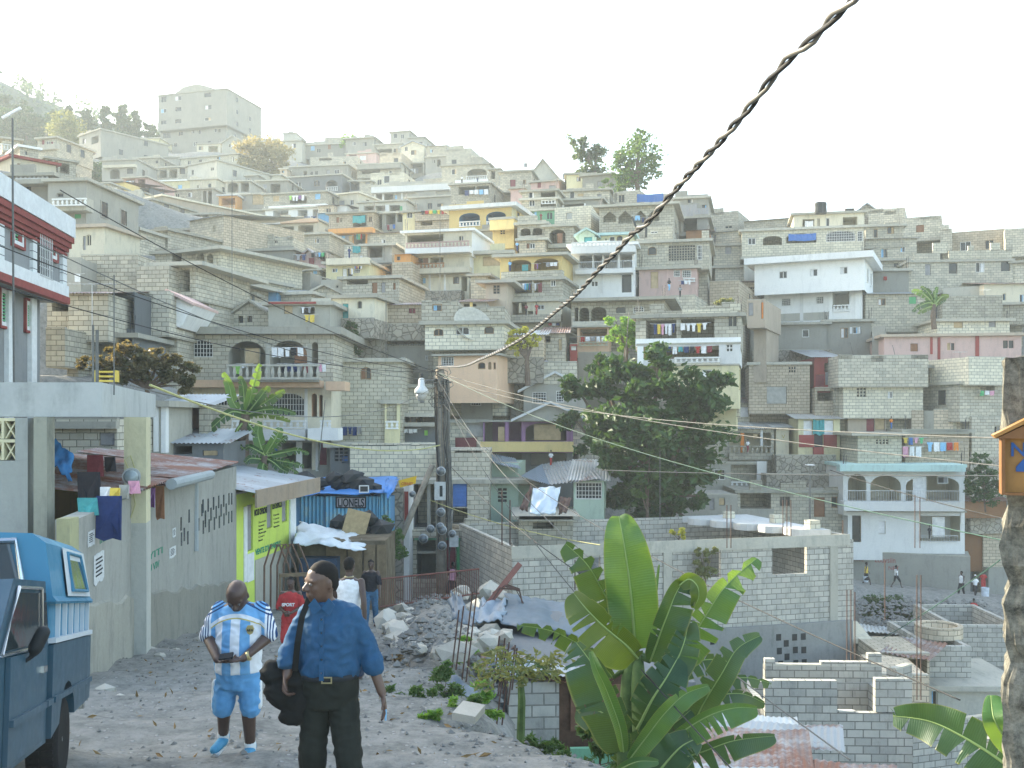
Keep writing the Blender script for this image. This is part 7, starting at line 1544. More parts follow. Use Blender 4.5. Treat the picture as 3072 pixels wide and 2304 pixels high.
banana((540,1200),'K',[([(560,1060,0),(520,960,0),(500,860,0),(515,760,0)],50,1),([(570,1040,0),(640,930,-.1),(680,850,-.1),(690,815,0)],45,1),([(560,1050,0),(470,1000,-.2),(420,980,-.2),(390,1000,-.2)],36,0),([(580,1050,0),(660,960,.2),(720,910,.2),(755,890,.2)],36,0),([(580,1060,0),(720,1030,0),(850,1010,0),(940,1040,0)],32,0),([(580,1080,0),(680,1100,-.2),(800,1120,-.3),(900,1150,-.3)],36,0),([(570,1080,0),(640,1120,-.3),(700,1170,-.4),(760,1200,-.4)],36,0),([(540,1090,0),(440,1080,-.3),(390,1120,-.4)],40,0),([(380,1000,.1),(300,950,.2),(190,925,.2)],26,0),([(560,1100,0),(540,1160,-.3),(560,1220,-.4)],44,1),([(590,1090,0),(740,1150,-.2),(850,1210,-.2)],28,0)],[(540,1230),(550,1150),(565,1060)],'lower wide spreading banana plant behind the lime shop roof',36,tr=.2,seed=230)
banana((1600,1110),'D',[([(1590,940,0),(1540,880,0),(1480,850,0),(1445,850,0)],22,1),([(1595,930,0),(1560,860,0),(1510,815,0)],22,0),([(1600,930,0),(1605,870,0),(1620,820,0)],18,1),([(1605,940,0),(1650,890,0),(1700,880,0)],22,2),([(1605,940,0),(1560,930,0),(1500,950,0),(1450,990,0)],22,0),([(1600,950,0),(1560,960,0),(1520,980,0),(1490,1005,0)],20,2),([(1610,950,0),(1640,920,0),(1680,900,0)],18,0)],[(1600,1110),(1590,1020),(1598,940)],'banana palm standing alone on the right, mid slope',74,tr=.22,seed=260)
# near leaves at the lower right corner
def qz(x,y): return ((2250+x/2.2007)/3,(1550+y/2.2007)/3)
B=at(1010,800,5); e=empty('banana_plant',B,0,'long torn banana leaves reaching in at the lower right corner','banana plant')
bleaf([(*qz(1900,1800),5.2),(*qz(1640,1600),5.3),(*qz(1400,1450),5.4),(*qz(1180,1350),5.5),(*qz(945,1315),5.6)],22,28,e,B,BN1,dl=.2,dr=.25,tear=.35,seed=300)
bleaf([(*qz(1760,1570),5),(*qz(1680,1460),5),(*qz(1610,1330),5),(*qz(1590,1180),5.1)],12,24,e,B,BN2,dl=.2,dr=.3,tear=0,seed=301)
mb=MB(); mb.tube([(1.2,.3,-2),(.6,.2,-.3),(.35,0,.1)],[.1,.08,.05],8); mb.build('trunk',STALK,e)
# ------------------------------------------------ people
SKIN=flat('skin',(.075,.042,.03),.42,.5,.2,9); SKIN2=flat('skin_mid',(.11,.062,.042),.42,.5,.2,9); HAIR=flat('hair',(.012,.011,.01),.8,.2,.3,40)
def caps(mb,p,q,a,b,seg=12):
    p,q=Vector(p),Vector(q); d=(q-p); 
    if d.length<1e-5: d=Vector((0,0,.001))
    d=d.normalized(); pts=[];rs=[]
    for k in (-90,-60,-35,0): pts.append(p+d*a*math.sin(R(k))); rs.append(max(.002,a*math.cos(R(k))))
    for k in (0,35,60,90): pts.append(q+d*b*math.sin(R(k))); rs.append(max(.002,b*math.cos(R(k))))
    mb.tube(pts,rs,seg)
def chain(mb,pts,rs):
    for i in range(len(pts)-1): caps(mb,pts[i],pts[i+1],rs[i],rs[i+1])
def loft(mb,secs,seg=20):
    b=len(mb.v)
    for (x,y,z,rx,ry) in secs:
        for j in range(seg):
            a=2*math.pi*j/seg; mb.v.append((x+rx*math.cos(a),y+ry*math.sin(a),z))
    n=len(secs)
    for i in range(n-1):
        for j in range(seg):
            k=(j+1)%seg; mb.f.append((b+i*seg+j,b+i*seg+k,b+(i+1)*seg+k,b+(i+1)*seg+j)); mb.m.append(0)
    mb.f.append(tuple(b+j for j in reversed(range(seg)))); mb.m.append(0); mb.f.append(tuple(b+(n-1)*seg+j for j in range(seg))); mb.m.append(0)
def blob(name,mb,vox,mat,parent,it=3,fold=0,cut=None):
    """fuse overlapping volumes into one continuous skin"""
    o=mb.build(name,mat,parent); m=o.modifiers.new('r','REMESH'); m.mode='VOXEL'; m.voxel_size=vox
    m=o.modifiers.new('s','SMOOTH'); m.iterations=it; m.factor=.6
    me=eval_mesh(o); o.modifiers.clear(); old=o.data; o.data=me; bpy.data.meshes.remove(old)
    me.materials.clear(); me.materials.append(mat)
    if fold:
        for v in me.vertices:
            p=v.co; v.co=p+v.normal*fold*(noise.noise(Vector((p.x*9,p.y*9,p.z*5)))+.75*(1-2.4*abs(noise.noise(Vector((p.x*11+p.z*7,p.y*11,p.z*16-p.x*6))))))
    me.polygons.foreach_set('use_smooth',[True]*len(me.polygons)); return o
def hand(mb,w,d,pal,curl=.5,s=1.,thumb=1):
    """w wrist, d direction of the hand, pal palm normal; five separate fingers"""
    w=Vector(w); d=Vector(d).normalized(); pal=Vector(pal); pal=(pal-d*pal.dot(d)).normalized(); sd=d.cross(pal)*thumb
    for k in (-1,-.33,.33,1): caps(mb,w+sd*.012*k*s,w+d*.085*s+sd*.03*k*s,.016*s,.0125*s,8)
    for k,l in ((-1,.062),(-.33,.075),(.33,.08),(1,.07)):
        p=w+d*.09*s+sd*.031*k*s; a=curl*.9; e=d*math.cos(a)+pal*math.sin(a); q=p+e*l*.5*s; a*=2; e=d*math.cos(a)+pal*math.sin(a); r=q+e*l*.45*s
        caps(mb,p,q,.0095*s,.0088*s,8); caps(mb,q,r,.0088*s,.0072*s,8)
    p=w+d*.025*s+sd*.03*s; q=p+(d*.7+sd*.75+pal*.35)*.042*s; r=q+(d*.95+pal*.4+sd*.1)*.035*s
    caps(mb,p,q,.0125*s,.0105*s,8); caps(mb,q,r,.0105*s,.0085*s,8)
def head(mb,c,s,yaw,pitch,parent,hair='short',skin=None,vox=.008):
    """head with face; c centre, s head height"""
    k=s/.24; M=Matrix.Translation(c)@Matrix.Rotation(yaw,4,'Z')@Matrix.Rotation(pitch,4,'X')
    h=MB()
    loft(h,[(0,-.035*k,-.115*k,.018*k,.02*k),(0,-.03*k,-.1*k,.042*k,.045*k),(0,-.015*k,-.07*k,.058*k,.07*k),(0,-.004*k,-.035*k,.068*k,.085*k),(0,0,0,.074*k,.093*k),(0,.004*k,.035*k,.076*k,.096*k),(0,.008*k,.07*k,.07*k,.088*k),(0,.01*k,.1*k,.048*k,.062*k),(0,.01*k,.118*k,.015*k,.02*k)])
    caps(h,(0,-.088*k,.012*k),(0,-.108*k,-.02*k),.008*k,.017*k); caps(h,(-.012*k,-.1*k,-.026*k),(.012*k,-.1*k,-.026*k),.011*k,.011*k)
    caps(h,(-.018*k,-.084*k,-.054*k),(.018*k,-.084*k,-.054*k),.009*k,.009*k); caps(h,(-.014*k,-.08*k,-.066*k),(.014*k,-.08*k,-.066*k),.01*k,.01*k)
    for sg in (-1,1): 
        caps(h,(sg*.048*k,-.074*k,.026*k),(sg*.014*k,-.084*k,.024*k),.01*k,.009*k); caps(h,(sg*.074*k,.01*k,.012*k),(sg*.077*k,.014*k,-.022*k),.012*k,.009*k)
        caps(h,(sg*.04*k,-.055*k,-.02*k),(sg*.035*k,-.06*k,-.03*k),.022*k,.02*k)
    b=len(mb.v); mb.v+=[tuple(M@Vector(v)) for v in h.v]; mb.f+=[tuple(i+b for i in f) for f in h.f]; mb.m+=h.m
    if vox<.02:
        for sg in (-1,1):
            e=MB(); e.lathe([(.001,-.009*k),(.007*k,-.007*k),(.0105*k,0),(.007*k,.007*k),(.001,.009*k)],c=(sg*.03*k,-.0835*k,.006*k),seg=10,M=M); e.build('eye',flat('eye_white',(.13,.12,.11),.3,.5,.05),parent,True)
            e=MB(); e.lathe([(.001,-.005*k),(.005*k,0),(.001,.005*k)],c=(sg*.03*k,-.0905*k,.006*k),seg=8,M=M); e.build('pupil',INK,parent.children[-1] if False else parent,True)
    if hair:
        h=MB(); z0=.035
        loft(h,[(0,.04*k,-.05*k,.045*k,.05*k),(0,.036*k,-.02*k,.064*k,.068*k),(0,.022*k,z0*k,.077*k,.08*k),(0,.012*k,.068*k,.0765*k,.087*k),(0,.012*k,.095*k,.06*k,.073*k),(0,.01*k,.115*k,.04*k,.05*k),(0,.01*k,.128*k,.012*k,.014*k)])
        h.v=[tuple(M@Vector(v)) for v in h.v]; h.build('hair' if hair!='scarf' else 'headscarf',HAIR if hair!='scarf' else clo('white'),parent,True)
    return M
def stripes():
    m,nt,b=base_mat('jersey',.8,.2); tc=N(nt,'ShaderNodeTexCoord'); sp=N(nt,'ShaderNodeSeparateXYZ'); nt.links.new(tc.outputs['Object'],sp.inputs[0]); x,z=sp.outputs[0],sp.outputs[2]
    def gt(a,b_): return math_n(nt,'GREATER_THAN',a,b_)
    ax=math_n(nt,'ABSOLUTE',math_n(nt,'SUBTRACT',x,.02)); s=math_n(nt,'GREATER_THAN',math_n(nt,'MODULO',math_n(nt,'ADD',ax,.04),.16),.08)
    LB=(.17,.40,.66); WH=(.75,.77,.78); NV=(.02,.06,.16)
    col=mixc(nt,s,WH,LB)
    arc=math_n(nt,'ADD',z,math_n(nt,'MULTIPLY',math_n(nt,'MULTIPLY',ax,ax),1.8))
    col=mixc(nt,gt(arc,1.245),col,(.55,.45,.12)); col=mixc(nt,gt(arc,1.256),col,WH); col=mixc(nt,gt(arc,1.29),col,LB)
    slv=gt(ax,.235); col=mixc(nt,slv,col,WH)
    tt=math_n(nt,'ADD',z,math_n(nt,'MULTIPLY',ax,1.1))   # three lines over shoulder and sleeve
    q=math_n(nt,'MODULO',math_n(nt,'MULTIPLY',math_n(nt,'SUBTRACT',math_n(nt,'ADD',z,math_n(nt,'MULTIPLY',ax,.55)),1.36),1),.03)
    band=math_n(nt,'MULTIPLY',math_n(nt,'GREATER_THAN',q,.016),math_n(nt,'MULTIPLY',gt(math_n(nt,'ADD',z,math_n(nt,'MULTIPLY',ax,.55)),1.39),math_n(nt,'LESS_THAN',math_n(nt,'ADD',z,math_n(nt,'MULTIPLY',ax,.55)),1.48)))
    q2=math_n(nt,'GREATER_THAN',math_n(nt,'MODULO',ax,.022),.012); b2=math_n(nt,'MULTIPLY',math_n(nt,'MULTIPLY',q2,gt(ax,.25)),math_n(nt,'MULTIPLY',math_n(nt,'LESS_THAN',ax,.33),math_n(nt,'LESS_THAN',z,1.28)))
    col=mixc(nt,math_n(nt,'MAXIMUM',band,b2),col,NV)
    nt.links.new(col,b.inputs['Base Color']); return m
# ---- man in the striped football shirt, looking at his phone
G=at(*TT('m',385,1585),8.8); fm=empty('person',G,0,'bald man in light blue and white striped football kit looking down at a phone','person')
mb=MB()
loft(mb,[(0,.02,.70,.17,.12),(0,.01,.82,.19,.14),(.01,-.01,.95,.19,.15),(.015,-.01,1.1,.2,.14),(.02,0,1.24,.2,.12),(.02,.0,1.34,.15,.09),(.02,-.02,1.39,.06,.06)])
caps(mb,(.02,0,1.34),(.02,-.06,1.42),.07,.065)
chain(mb,[(-.185,.01,1.28),(-.25,-.02,1.05),(-.1,-.27,.925)],[.05,.05,.034]); chain(mb,[(.225,.01,1.28),(.27,-.02,1.06),(.12,-.27,.935)],[.05,.05,.034])
hand(mb,(-.09,-.28,.925),(1,-.15,0),(0,-.2,1),.55,1.1,1); hand(mb,(.11,-.28,.935),(-1,-.1,-.1),(0,-.2,1),.75,1.1,-1)
chain(mb,[(-.09,.0,.72),(-.13,.02,.42),(-.155,.10,.16)],[.09,.062,.045]); chain(mb,[(.09,.0,.72),(.1,-.02,.42),(.105,.02,.1)],[.09,.066,.045])
head(mb,Vector((.02,-.09,1.435)),.285,0,R(38),fm,None)
blob('body',mb,.009,SKIN,fm)
mb=MB(); loft(mb,[(.0,.01,.76,.2,.165),(.0,0,.86,.205,.17),(.01,-.015,.95,.2,.17),(.015,-.01,1.1,.205,.158),(.02,0,1.24,.205,.138),(.02,.0,1.33,.17,.11),(.02,-.01,1.372,.085,.08)])
chain(mb,[(-.155,.01,1.305),(-.225,-.01,1.18),(-.26,-.01,1.08)],[.07,.066,.069]); chain(mb,[(.195,.01,1.305),(.255,-.01,1.18),(.285,-.01,1.09)],[.07,.066,.069])
blob('football_shirt',mb,.011,stripes(),fm,fold=.012)
mb=MB(); loft(mb,[(0,.01,.62,.19,.14),(0,.01,.76,.2,.155),(0,.01,.8,.19,.15)]); chain(mb,[(-.1,.01,.66),(-.13,.0,.44)],[.105,.09]); chain(mb,[(.095,0,.66),(.115,-.02,.44)],[.105,.09])
SH=flat('shorts_blue',(.12,.33,.58),.7,.2,.15,8); blob('shorts',mb,.012,SH,fm,fold=.012)
for a,b in (((-.2,.01,.66),(-.2,.0,.43)),((.185,.01,.66),(.185,-.01,.46))):
    mb=MB(); caps(mb,a,b,.03,.035); blob('side_panel',mb,.012,WT,fm)
for (x,y,z,nm) in ((-.155,.1,.17,0),(.105,.02,.1,0)):
    mb=MB(); caps(mb,(x,y,z+.02),(x,y,z-.06),.052,.05); mb.build('sock',WT,fm,True)
SHO=flat('shoe_blue',(.06,.28,.45),.6,.3,.2,20)
for (x,y,z,dx) in ((-.155,.1,.1,-.03),(.105,.02,.04,.02)):
    mb=MB(); caps(mb,(x,y+.02,z+.015),(x+dx,y-.17,z-.01),.048,.042); caps(mb,(x,y+.03,z+.05),(x,y-.02,z+.02),.05,.05); sh_=blob('shoe',mb,.01,SHO,fm)
    mb=MB(); mb.box((x-.045,y-.2,z-.052),(x+dx+.045,y+.06,z-.03)); mb.build('sole',WT,sh_)
mb=MB(); mb.box((-.04,-.02,-.008),(.075,.05,.008)); ph=mb.build('phone',INK); ph.location=G+Vector((-.02,-.36,.965)); ph.rotation_euler=(R(25),R(-8),0); tag(ph,'dark mobile phone held by the man in the football shirt','phone')
mb=MB(); mb.lathe([(.04,-.015),(.044,0),(.04,.015)],c=(0,0,0),seg=14,M=Matrix.Translation((.155,-.235,.95))@Matrix.Rotation(R(75),4,'Y')); mb.build('watch',flat('watch_gold',(.6,.5,.25),.3,.6,.1,5,.8),fm)
mb=MB(); mb.prism([(.135,1.2),(.12,1.17),(.135,1.13),(.155,1.12),(.175,1.13),(.19,1.17),(.175,1.2)],-.188,-.17); bd=mb.build('badge',flat('badge',(.45,.36,.15),.6,.3),fm); textmesh('AFA',.032,INK,bd,(.128,-.19,1.15)); 
# ---- man in the blue shirt
G2=Vector((at(*TT('m',1040,0),6.5).x,6.5,-2.67)); bm_=empty('person',G2,0,'older man in a blue buttoned shirt and dark trousers, head turned aside','person')
mb=MB()
loft(mb,[(-.01,.02,.86,.16,.12),(-.01,.01,1.0,.155,.115),(-.01,.0,1.15,.16,.115),(-.01,0,1.3,.175,.12),(-.02,.01,1.41,.14,.09),(-.03,.01,1.45,.09,.065),(-.035,0,1.5,.06,.06)])
caps(mb,(-.03,.01,1.42),(-.04,-.02,1.55),.058,.056)
chain(mb,[(-.155,.02,1.38),(-.25,.0,1.19),(-.265,-.08,1.02)],[.045,.045,.031]); chain(mb,[(.125,.02,1.38),(.235,.05,1.15),(.335,.0,.885)],[.045,.045,.03])
hand(mb,(-.27,-.085,1.02),(-.05,-.2,-1),(1,0,.1),1.0,1.05,1); hand(mb,(.337,0,.88),(.2,-.15,-1),(-1,-.3,0),.35,1.05,-1)
chain(mb,[(-.09,.02,.86),(-.1,.0,.5),(-.1,.1,.06)],[.09,.06,.045]); chain(mb,[(.08,.02,.86),(.12,-.05,.5),(.15,-.02,.06)],[.09,.06,.045])
head(mb,Vector((-.055,-.015,1.6)),.27,R(-52),R(2),bm_,'short')
blob('body',mb,.008,SKIN2,bm_)
BS=flat('shirt_blue',(.024,.085,.17),.8,.2,.18,25)
mb=MB(); loft(mb,[(-.01,.02,.985,.185,.135),(-.01,.01,1.04,.2,.15),(-.01,.0,1.15,.19,.145),(-.01,0,1.3,.19,.142),(-.02,.01,1.4,.175,.115),(-.028,.01,1.465,.13,.09),(-.033,.01,1.488,.075,.075)])
chain(mb,[(-.15,.02,1.385),(-.225,.0,1.23),(-.255,-.05,1.13)],[.072,.066,.06]); chain(mb,[(.12,.02,1.39),(.21,.045,1.2),(.265,.03,1.07)],[.075,.07,.06])
caps(mb,(.262,.035,1.085),(.275,.028,1.05),.07,.068); caps(mb,(-.26,-.045,1.15),(-.264,-.06,1.11),.07,.068)
blob('shirt',mb,.009,BS,bm_,fold=.011)
mb=MB(); 
for sg in (-1,1): mb.prism([(-.035,1.455),(-.035+sg*.045,1.52),(-.035+sg*.085,1.475),(-.035+sg*.05,1.41)],-.125,-.112); 
mb.build('collar',BS,bm_)
mb=MB(); mb.box((-.045,-.152,1.0),(-.015,-.142,1.41)); mb.build('placket',BS,bm_)
mb=MB(); [mb.lathe([(.001,-.006),(.006,-.005),(.006,0)],c=(0,0,0),seg=8,M=Matrix.Translation((-.03,-.152,1.05+.085*i))@Matrix.Rotation(R(90),4,'X')) for i in range(5)]; mb.build('buttons',WT,bm_)
TRS=flat('trousers_dark',(.018,.022,.018),.8,.2,.25,10)
mb=MB(); loft(mb,[(-.01,.02,.8,.17,.13),(-.01,.02,.9,.19,.145),(-.01,.01,1.015,.185,.14)]); chain(mb,[(-.095,.02,.84),(-.115,.0,.5),(-.12,.09,.06)],[.1,.088,.08]); chain(mb,[(.075,.02,.84),(.125,-.05,.5),(.16,-.02,.06)],[.1,.09,.08])
blob('trousers',mb,.01,TRS,bm_,fold=.009)
mb=MB(); loft(mb,[(-.01,.01,.985,.192,.147),(-.01,.01,1.02,.19,.146)]); be=mb.build('belt',INK,bm_,True); mb=MB()
for q in (((-.03,-.15,.982),(.035,-.143,.989)),((-.03,-.15,1.017),(.035,-.143,1.024)),((-.031,-.151,.982),(-.024,-.142,1.024)),((.029,-.151,.982),(.036,-.142,1.024))): mb.box(*q)
mb.build('buckle',flat('brass',(.5,.45,.25),.3,.6,.1,5,.8),be)
for x,y in ((-.1,.09),(.15,-.02)):
    mb=MB(); caps(mb,(x,y,.05),(x,y-.17,.035),.05,.04); mb.build('shoe',BLK,bm_,True)
bag=empty('shoulder_bag',G2+Vector((-.31,.0,.95)),0,'black cloth shoulder bag at the side of the man in the blue shirt','bag')
mb=MB(); caps(mb,(-.05,0,.06),(.1,.02,.02),.09,.1); caps(mb,(-.02,0,-.05),(.12,.02,-.12),.1,.1); caps(mb,(.05,0,-.2),(.12,0,-.2),.07,.07); blob('bag_body',mb,.014,flat('bag_black',(.012,.014,.014),.8,.2),bag,fold=.018)
mb=MB(); pp=[(.1,-.1,.1),(.13,-.15,.3),(.15,-.12,.45),(.19,-.04,.58),(.19,.06,.56)]
for a,b in zip(pp,pp[1:]):
    a,b=Vector(a),Vector(b); mb.face([a-Vector((.02,0,0)),a+Vector((.02,0,0)),b+Vector((.02,0,0)),b-Vector((.02,0,0))])
mb.build('strap',flat('bag_black',(.012,.014,.014),.8,.2),bag)
mb=MB(); mb.tube([(0,0,-.04),(.003,0,.03)],.006,6); o=mb.build('pen',pnt('lblue')); o.location=G2+Vector((.365,-.05,.76)); tag(o,'small light blue pen between the fingers of the man in the blue shirt','pen')
# ---- everyone else
def person(px,py,Y,h,rz,label,shirt,legs,kind='trousers',step=.2,arms='swing',hair='short',shoe='black',vox=.02,sit=False,sleeve=.5,group=None,loc=None,lean=0):
    G=loc or at(px,py,Y); e=empty('person',G,R(rz),label,'person',group); k=h/1.7
    def S_(*p): return Vector(p)*k
    hz=.92 if not sit else .45; st=step; ly=-lean
    mb=MB(); loft(mb,[tuple(k*q for q in s) for s in [(0,0,hz-.06,.14,.1),(0,ly*.2,hz+.08,.13,.1),(0,ly*.5,hz+.25,.14,.1),(0,ly*.8,hz+.4,.16,.1),(0,ly,hz+.5,.14,.08),(0,ly,hz+.54,.06,.06)]])
    caps(mb,S_(0,ly,hz+.5),S_(0,ly-.01,hz+.6),.05*k,.05*k)
    kn=[S_(-.1,-st*.6-.04,.5),S_(.1,st*.3-.03,.5)]; an=[S_(-.1,-st,.08),S_(.1,st,.1)]
    if sit: kn=[S_(-.12,-.4,.48),S_(.12,-.4,.48)]; an=[S_(-.12,-.42,.08),S_(.12,-.4,.08)]
    hp=[S_(-.085,0,hz),S_(.085,0,hz)]
    for i in (0,1): chain(mb,[hp[i],kn[i],an[i]],[.08*k,.055*k,.04*k]); caps(mb,an[i]-S_(0,0,.03),an[i]+S_(0,-.16,-.04),.04*k,.032*k)
    sh_=[S_(-.17,ly,hz+.48),S_(.17,ly,hz+.48)]
    sw=.16 if arms=='swing' else 0
    el=[S_(-.23,ly+sw*.6,hz+.22),S_(.23,ly-sw*.6,hz+.22)]; wr=[S_(-.25,ly+sw*1.1-.05,hz-.02),S_(.25,ly-sw*1.3-.05,hz-.02)]
    if arms=='front': wr=[S_(-.06,ly-.24,hz+.14),S_(.06,ly-.24,hz+.14)]
    if arms=='hips': el=[S_(-.36,ly+.05,hz+.22),S_(.36,ly+.05,hz+.22)]; wr=[S_(-.17,ly-.05,hz+.08),S_(.17,ly-.05,hz+.08)]
    for i in (0,1):
        chain(mb,[sh_[i],el[i],wr[i]],[.05*k,.04*k,.027*k])
        if vox<=.012: hand(mb,wr[i],(wr[i]-el[i]),(1-2*i,0,0),.5,k,1-2*i)
        else: caps(mb,wr[i],wr[i]+(wr[i]-el[i]).normalized()*.1*k,.03*k,.022*k)
    head(mb,S_(0,ly-.015,hz+.69),.235*k,0,R(4),e,hair,vox=vox)
    blob('body',mb,vox*.8,SKIN,e)
    mb=MB(); loft(mb,[tuple(k*q for q in s) for s in [(0,0,hz-.0,.165,.125),(0,ly*.2,hz+.08,.158,.12),(0,ly*.5,hz+.25,.162,.122),(0,ly*.8,hz+.4,.18,.118),(0,ly,hz+.49,.14,.09),(0,ly,hz+.525,.07,.065)]])
    if sleeve>0:
        for i in (0,1): chain(mb,[sh_[i]*.95+S_(0,0,.01),sh_[i].lerp(el[i],min(1,sleeve*2))],[.07*k,.066*k])
        if sleeve>.6:
            for i in (0,1): chain(mb,[el[i],el[i].lerp(wr[i],.8)],[.06*k,.05*k])
    blob('shirt' if sleeve else 'vest',mb,vox,clo(shirt) if isinstance(shirt,str) else shirt,e,fold=.008)
    mb=MB(); lm=clo(legs) if isinstance(legs,str) else legs
    if kind=='skirt': loft(mb,[tuple(k*q for q in s) for s in [(0,0,.42,.24,.2),(0,0,.7,.2,.17),(0,0,hz+.04,.155,.12)]])
    else:
        loft(mb,[tuple(k*q for q in s) for s in [(0,0,hz-.1,.15,.12),(0,0,hz+.04,.158,.12)]]); f=.93 if kind=='trousers' else .12
        for i in (0,1): chain(mb,[hp[i],kn[i]],[.1*k,.078*k]); (chain(mb,[kn[i],kn[i].lerp(an[i],f)],[.078*k,.062*k]) if kind=='trousers' else None)
    blob(kind,mb,vox,lm,e,fold=.008); return e
JEAN=flat('denim',(.05,.14,.24),.8,.2,.3,20)
person(*[(v) for v in (TT('m',760,925))],14.9+1.6,1.42,0,'girl in a red shirt and red shorts with hands together, behind the two men','red','red','shorts',step=.12,arms='front',vox=.012)
gr=[o for o in COL.objects if o.get('label','').startswith('girl in a red')][0]; textmesh('SPORT',.07,WT,gr,(-.12,-.125,.98),bold=.003)
tp_=person(372,0,14,1.74,175,'man seen from behind in a white vest, walking away, behind the man in blue','white',flat('jeans_dark',(.03,.05,.09),.8,.2),vox=.012,sleeve=0,loc=Vector((at(349,0,14).x,14,-3.72)),arms='swing')
mb=MB(); mb.lathe([(.065,-.006),(.07,0),(.065,.006)],c=(0,0,1.5),seg=16); mb.build('necklace',flat('brass',(.5,.45,.25),.3,.6,.1,5,.8),tp_)
person(371,625,26,1.74,0,'man in a black t-shirt and blue jeans walking toward the camera','black',JEAN,vox=.014,step=.15,loc=Vector((at(371,0,26).x,26,-5.45)))
person(451,595,44,1.62,150,'woman in a pink sleeveless top and dark skirt beside the utility pole','pink','black','skirt',sleeve=0,hair='short',loc=Vector((at(452,0,42).x,42,-7.7)),lean=.08,arms='front')
for i,(px,Y,sh,l,ang,lab) in enumerate([(490,50,'white','black',120,'person in a white shirt standing sideways at the street bend'),(503,49,'lblue','blue',0,'person in a light blue shirt sitting at the street bend'),(508,52,'maroon','black',160,'person in a dark red shirt deep in the street bend'),(515,53,'black','black',200,'person in dark clothes deepest in the street bend')]):
    person(px,0,Y,1.68,ang,lab,sh,l,vox=.03,arms='front' if i==1 else 'swing',sit=(i==1),loc=Vector((at(px,0,Y).x,Y,(HOR-572)/F*Y)))
person(503,0,51,1.4,30,'person in a striped shirt leaning at the blue door',"lblue",'navy',vox=.03,loc=Vector((at(504,0,53).x,53,(HOR-560)/F*53)))
for i,(x,y,h,Y,rz,sh,lg,kd,st,lab,g) in enumerate([(768,457,155,58,80,'yellow','black','skirt',.28,'woman in a yellow dress carrying a bucket along the far dirt road',0),(965,470,148,57,100,'white','black','shorts',.38,'person in a white top and dark shorts striding along the far dirt road',0),(1397,532,170,53,-60,'white','black','trousers',.18,'man in a white vest walking near the dark doorway',0),(1487,535,150,52,20,'white','black','trousers',.12,'person with a white headscarf standing at the dark doorway',0),(1540,500,140,54,-10,'red','red','trousers',.05,'person all in red in the dark doorway',0),(1478,700,90,46,170,'red','black','trousers',.05,'person in a red shirt below the dirt road at the right',0)]):
    px,py=TT('Q',x,y); Y={58:59,57:58.5,53:57,54:58,52:57.5,46:52}[Y]; h_=(h/2.2007/3)*Y/1000
    person(px,py,Y,min(1.8,max(1.25,h_)),rz,lab,sh,lg,kd,step=st,vox=.03,hair='scarf' if i==3 else 'short',sleeve=0 if i in(0,2) else .4)
px,py=TT('Q',765,450); mb=MB(); mb.lathe([(.13,0),(.17,.35),(.165,.35),(.12,.02)],seg=14); o=mb.build('bucket',flat('bucket_white',(.6,.65,.7),.4,.4)); o.location=at(px,py-3,59); tag(o,'pale bucket carried by the woman in yellow','bucket')
px,py=TT('Q',1552,537); mb=MB(); mb.lathe([(.2,0),(.22,.6),(.2,.6),(.18,.03)],seg=14); o=mb.build('bucket',flat('bucket_white',(.6,.65,.7),.4,.4)); o.location=at(px,py,57); tag(o,'tall white drum beside the person in red','bucket')
TINY=[('E',962,478,95,83,'yellow','black','man in a yellow shirt standing on the stair at upper left'),('E',912,465,75,84,'lblue','blue','person in pale blue beside the man in the yellow shirt'),('B',1975,868,72,158,'white','black','person in white on the arched balcony roof edge'),('B',2110,862,40,158,'navy','navy','dark seated figure near the person in white on the roof edge'),('G',1012,450,65,80,'lblue','navy','person in a pale blue shirt on the roof left of the tan block room'),('G',1158,190,45,94,'white','white','person in white sitting before the green storey'),('G',1218,190,45,94,'maroon','maroon','person in dark red sitting before the green storey'),('F',1290,508,72,76,'navy','navy','person in dark blue on the roof of the yellow green house'),('I',885,215,115,72,'black','lblue','person in a dark top and jeans before the pink front'),('I',980,270,85,70,'grey','black','person sitting on the steps before the pink front'),('M',988,462,125,54,'white','maroon','person in a white shirt at the balustrade under the corrugated roof'),('N',1065,690,112,52.5,'orange','blue','person in an orange shirt before the maroon door'),('G',950,625,48,71,'lblue','navy','person sitting behind the parapet of the yellow arches'),('E',1815,1170,45,59,'navy','blue','first of the two sitting on the orange posted balcony'),('E',1880,1180,50,59,'white','navy','person in white standing on the orange posted balcony'),('G',1090,1005,50,68.5,'maroon','black','child in dark red behind the bottom parapet under the yellow room'),('G',1180,1000,60,68.5,'red','red','person in red behind the bottom parapet under the yellow room'),('L',1160,1010,50,54,'white','red','person under the yellow band of the lilac house'),('N',1395,1640,70,46,'black','black','dark clothed person sitting at the low railing of the aqua house')]
for (t,x,y,h,Y,sh,lg,lab) in TINY:
    s=TILES[t][2]*3; px,py=TT(t,x,y); Y=fR(px,Y); h_=h/s*Y/1000; person(px,py,Y,min(1.75,max(.9,h_)),20,lab,sh,lg,vox=.05,arms='swing',step=.05)
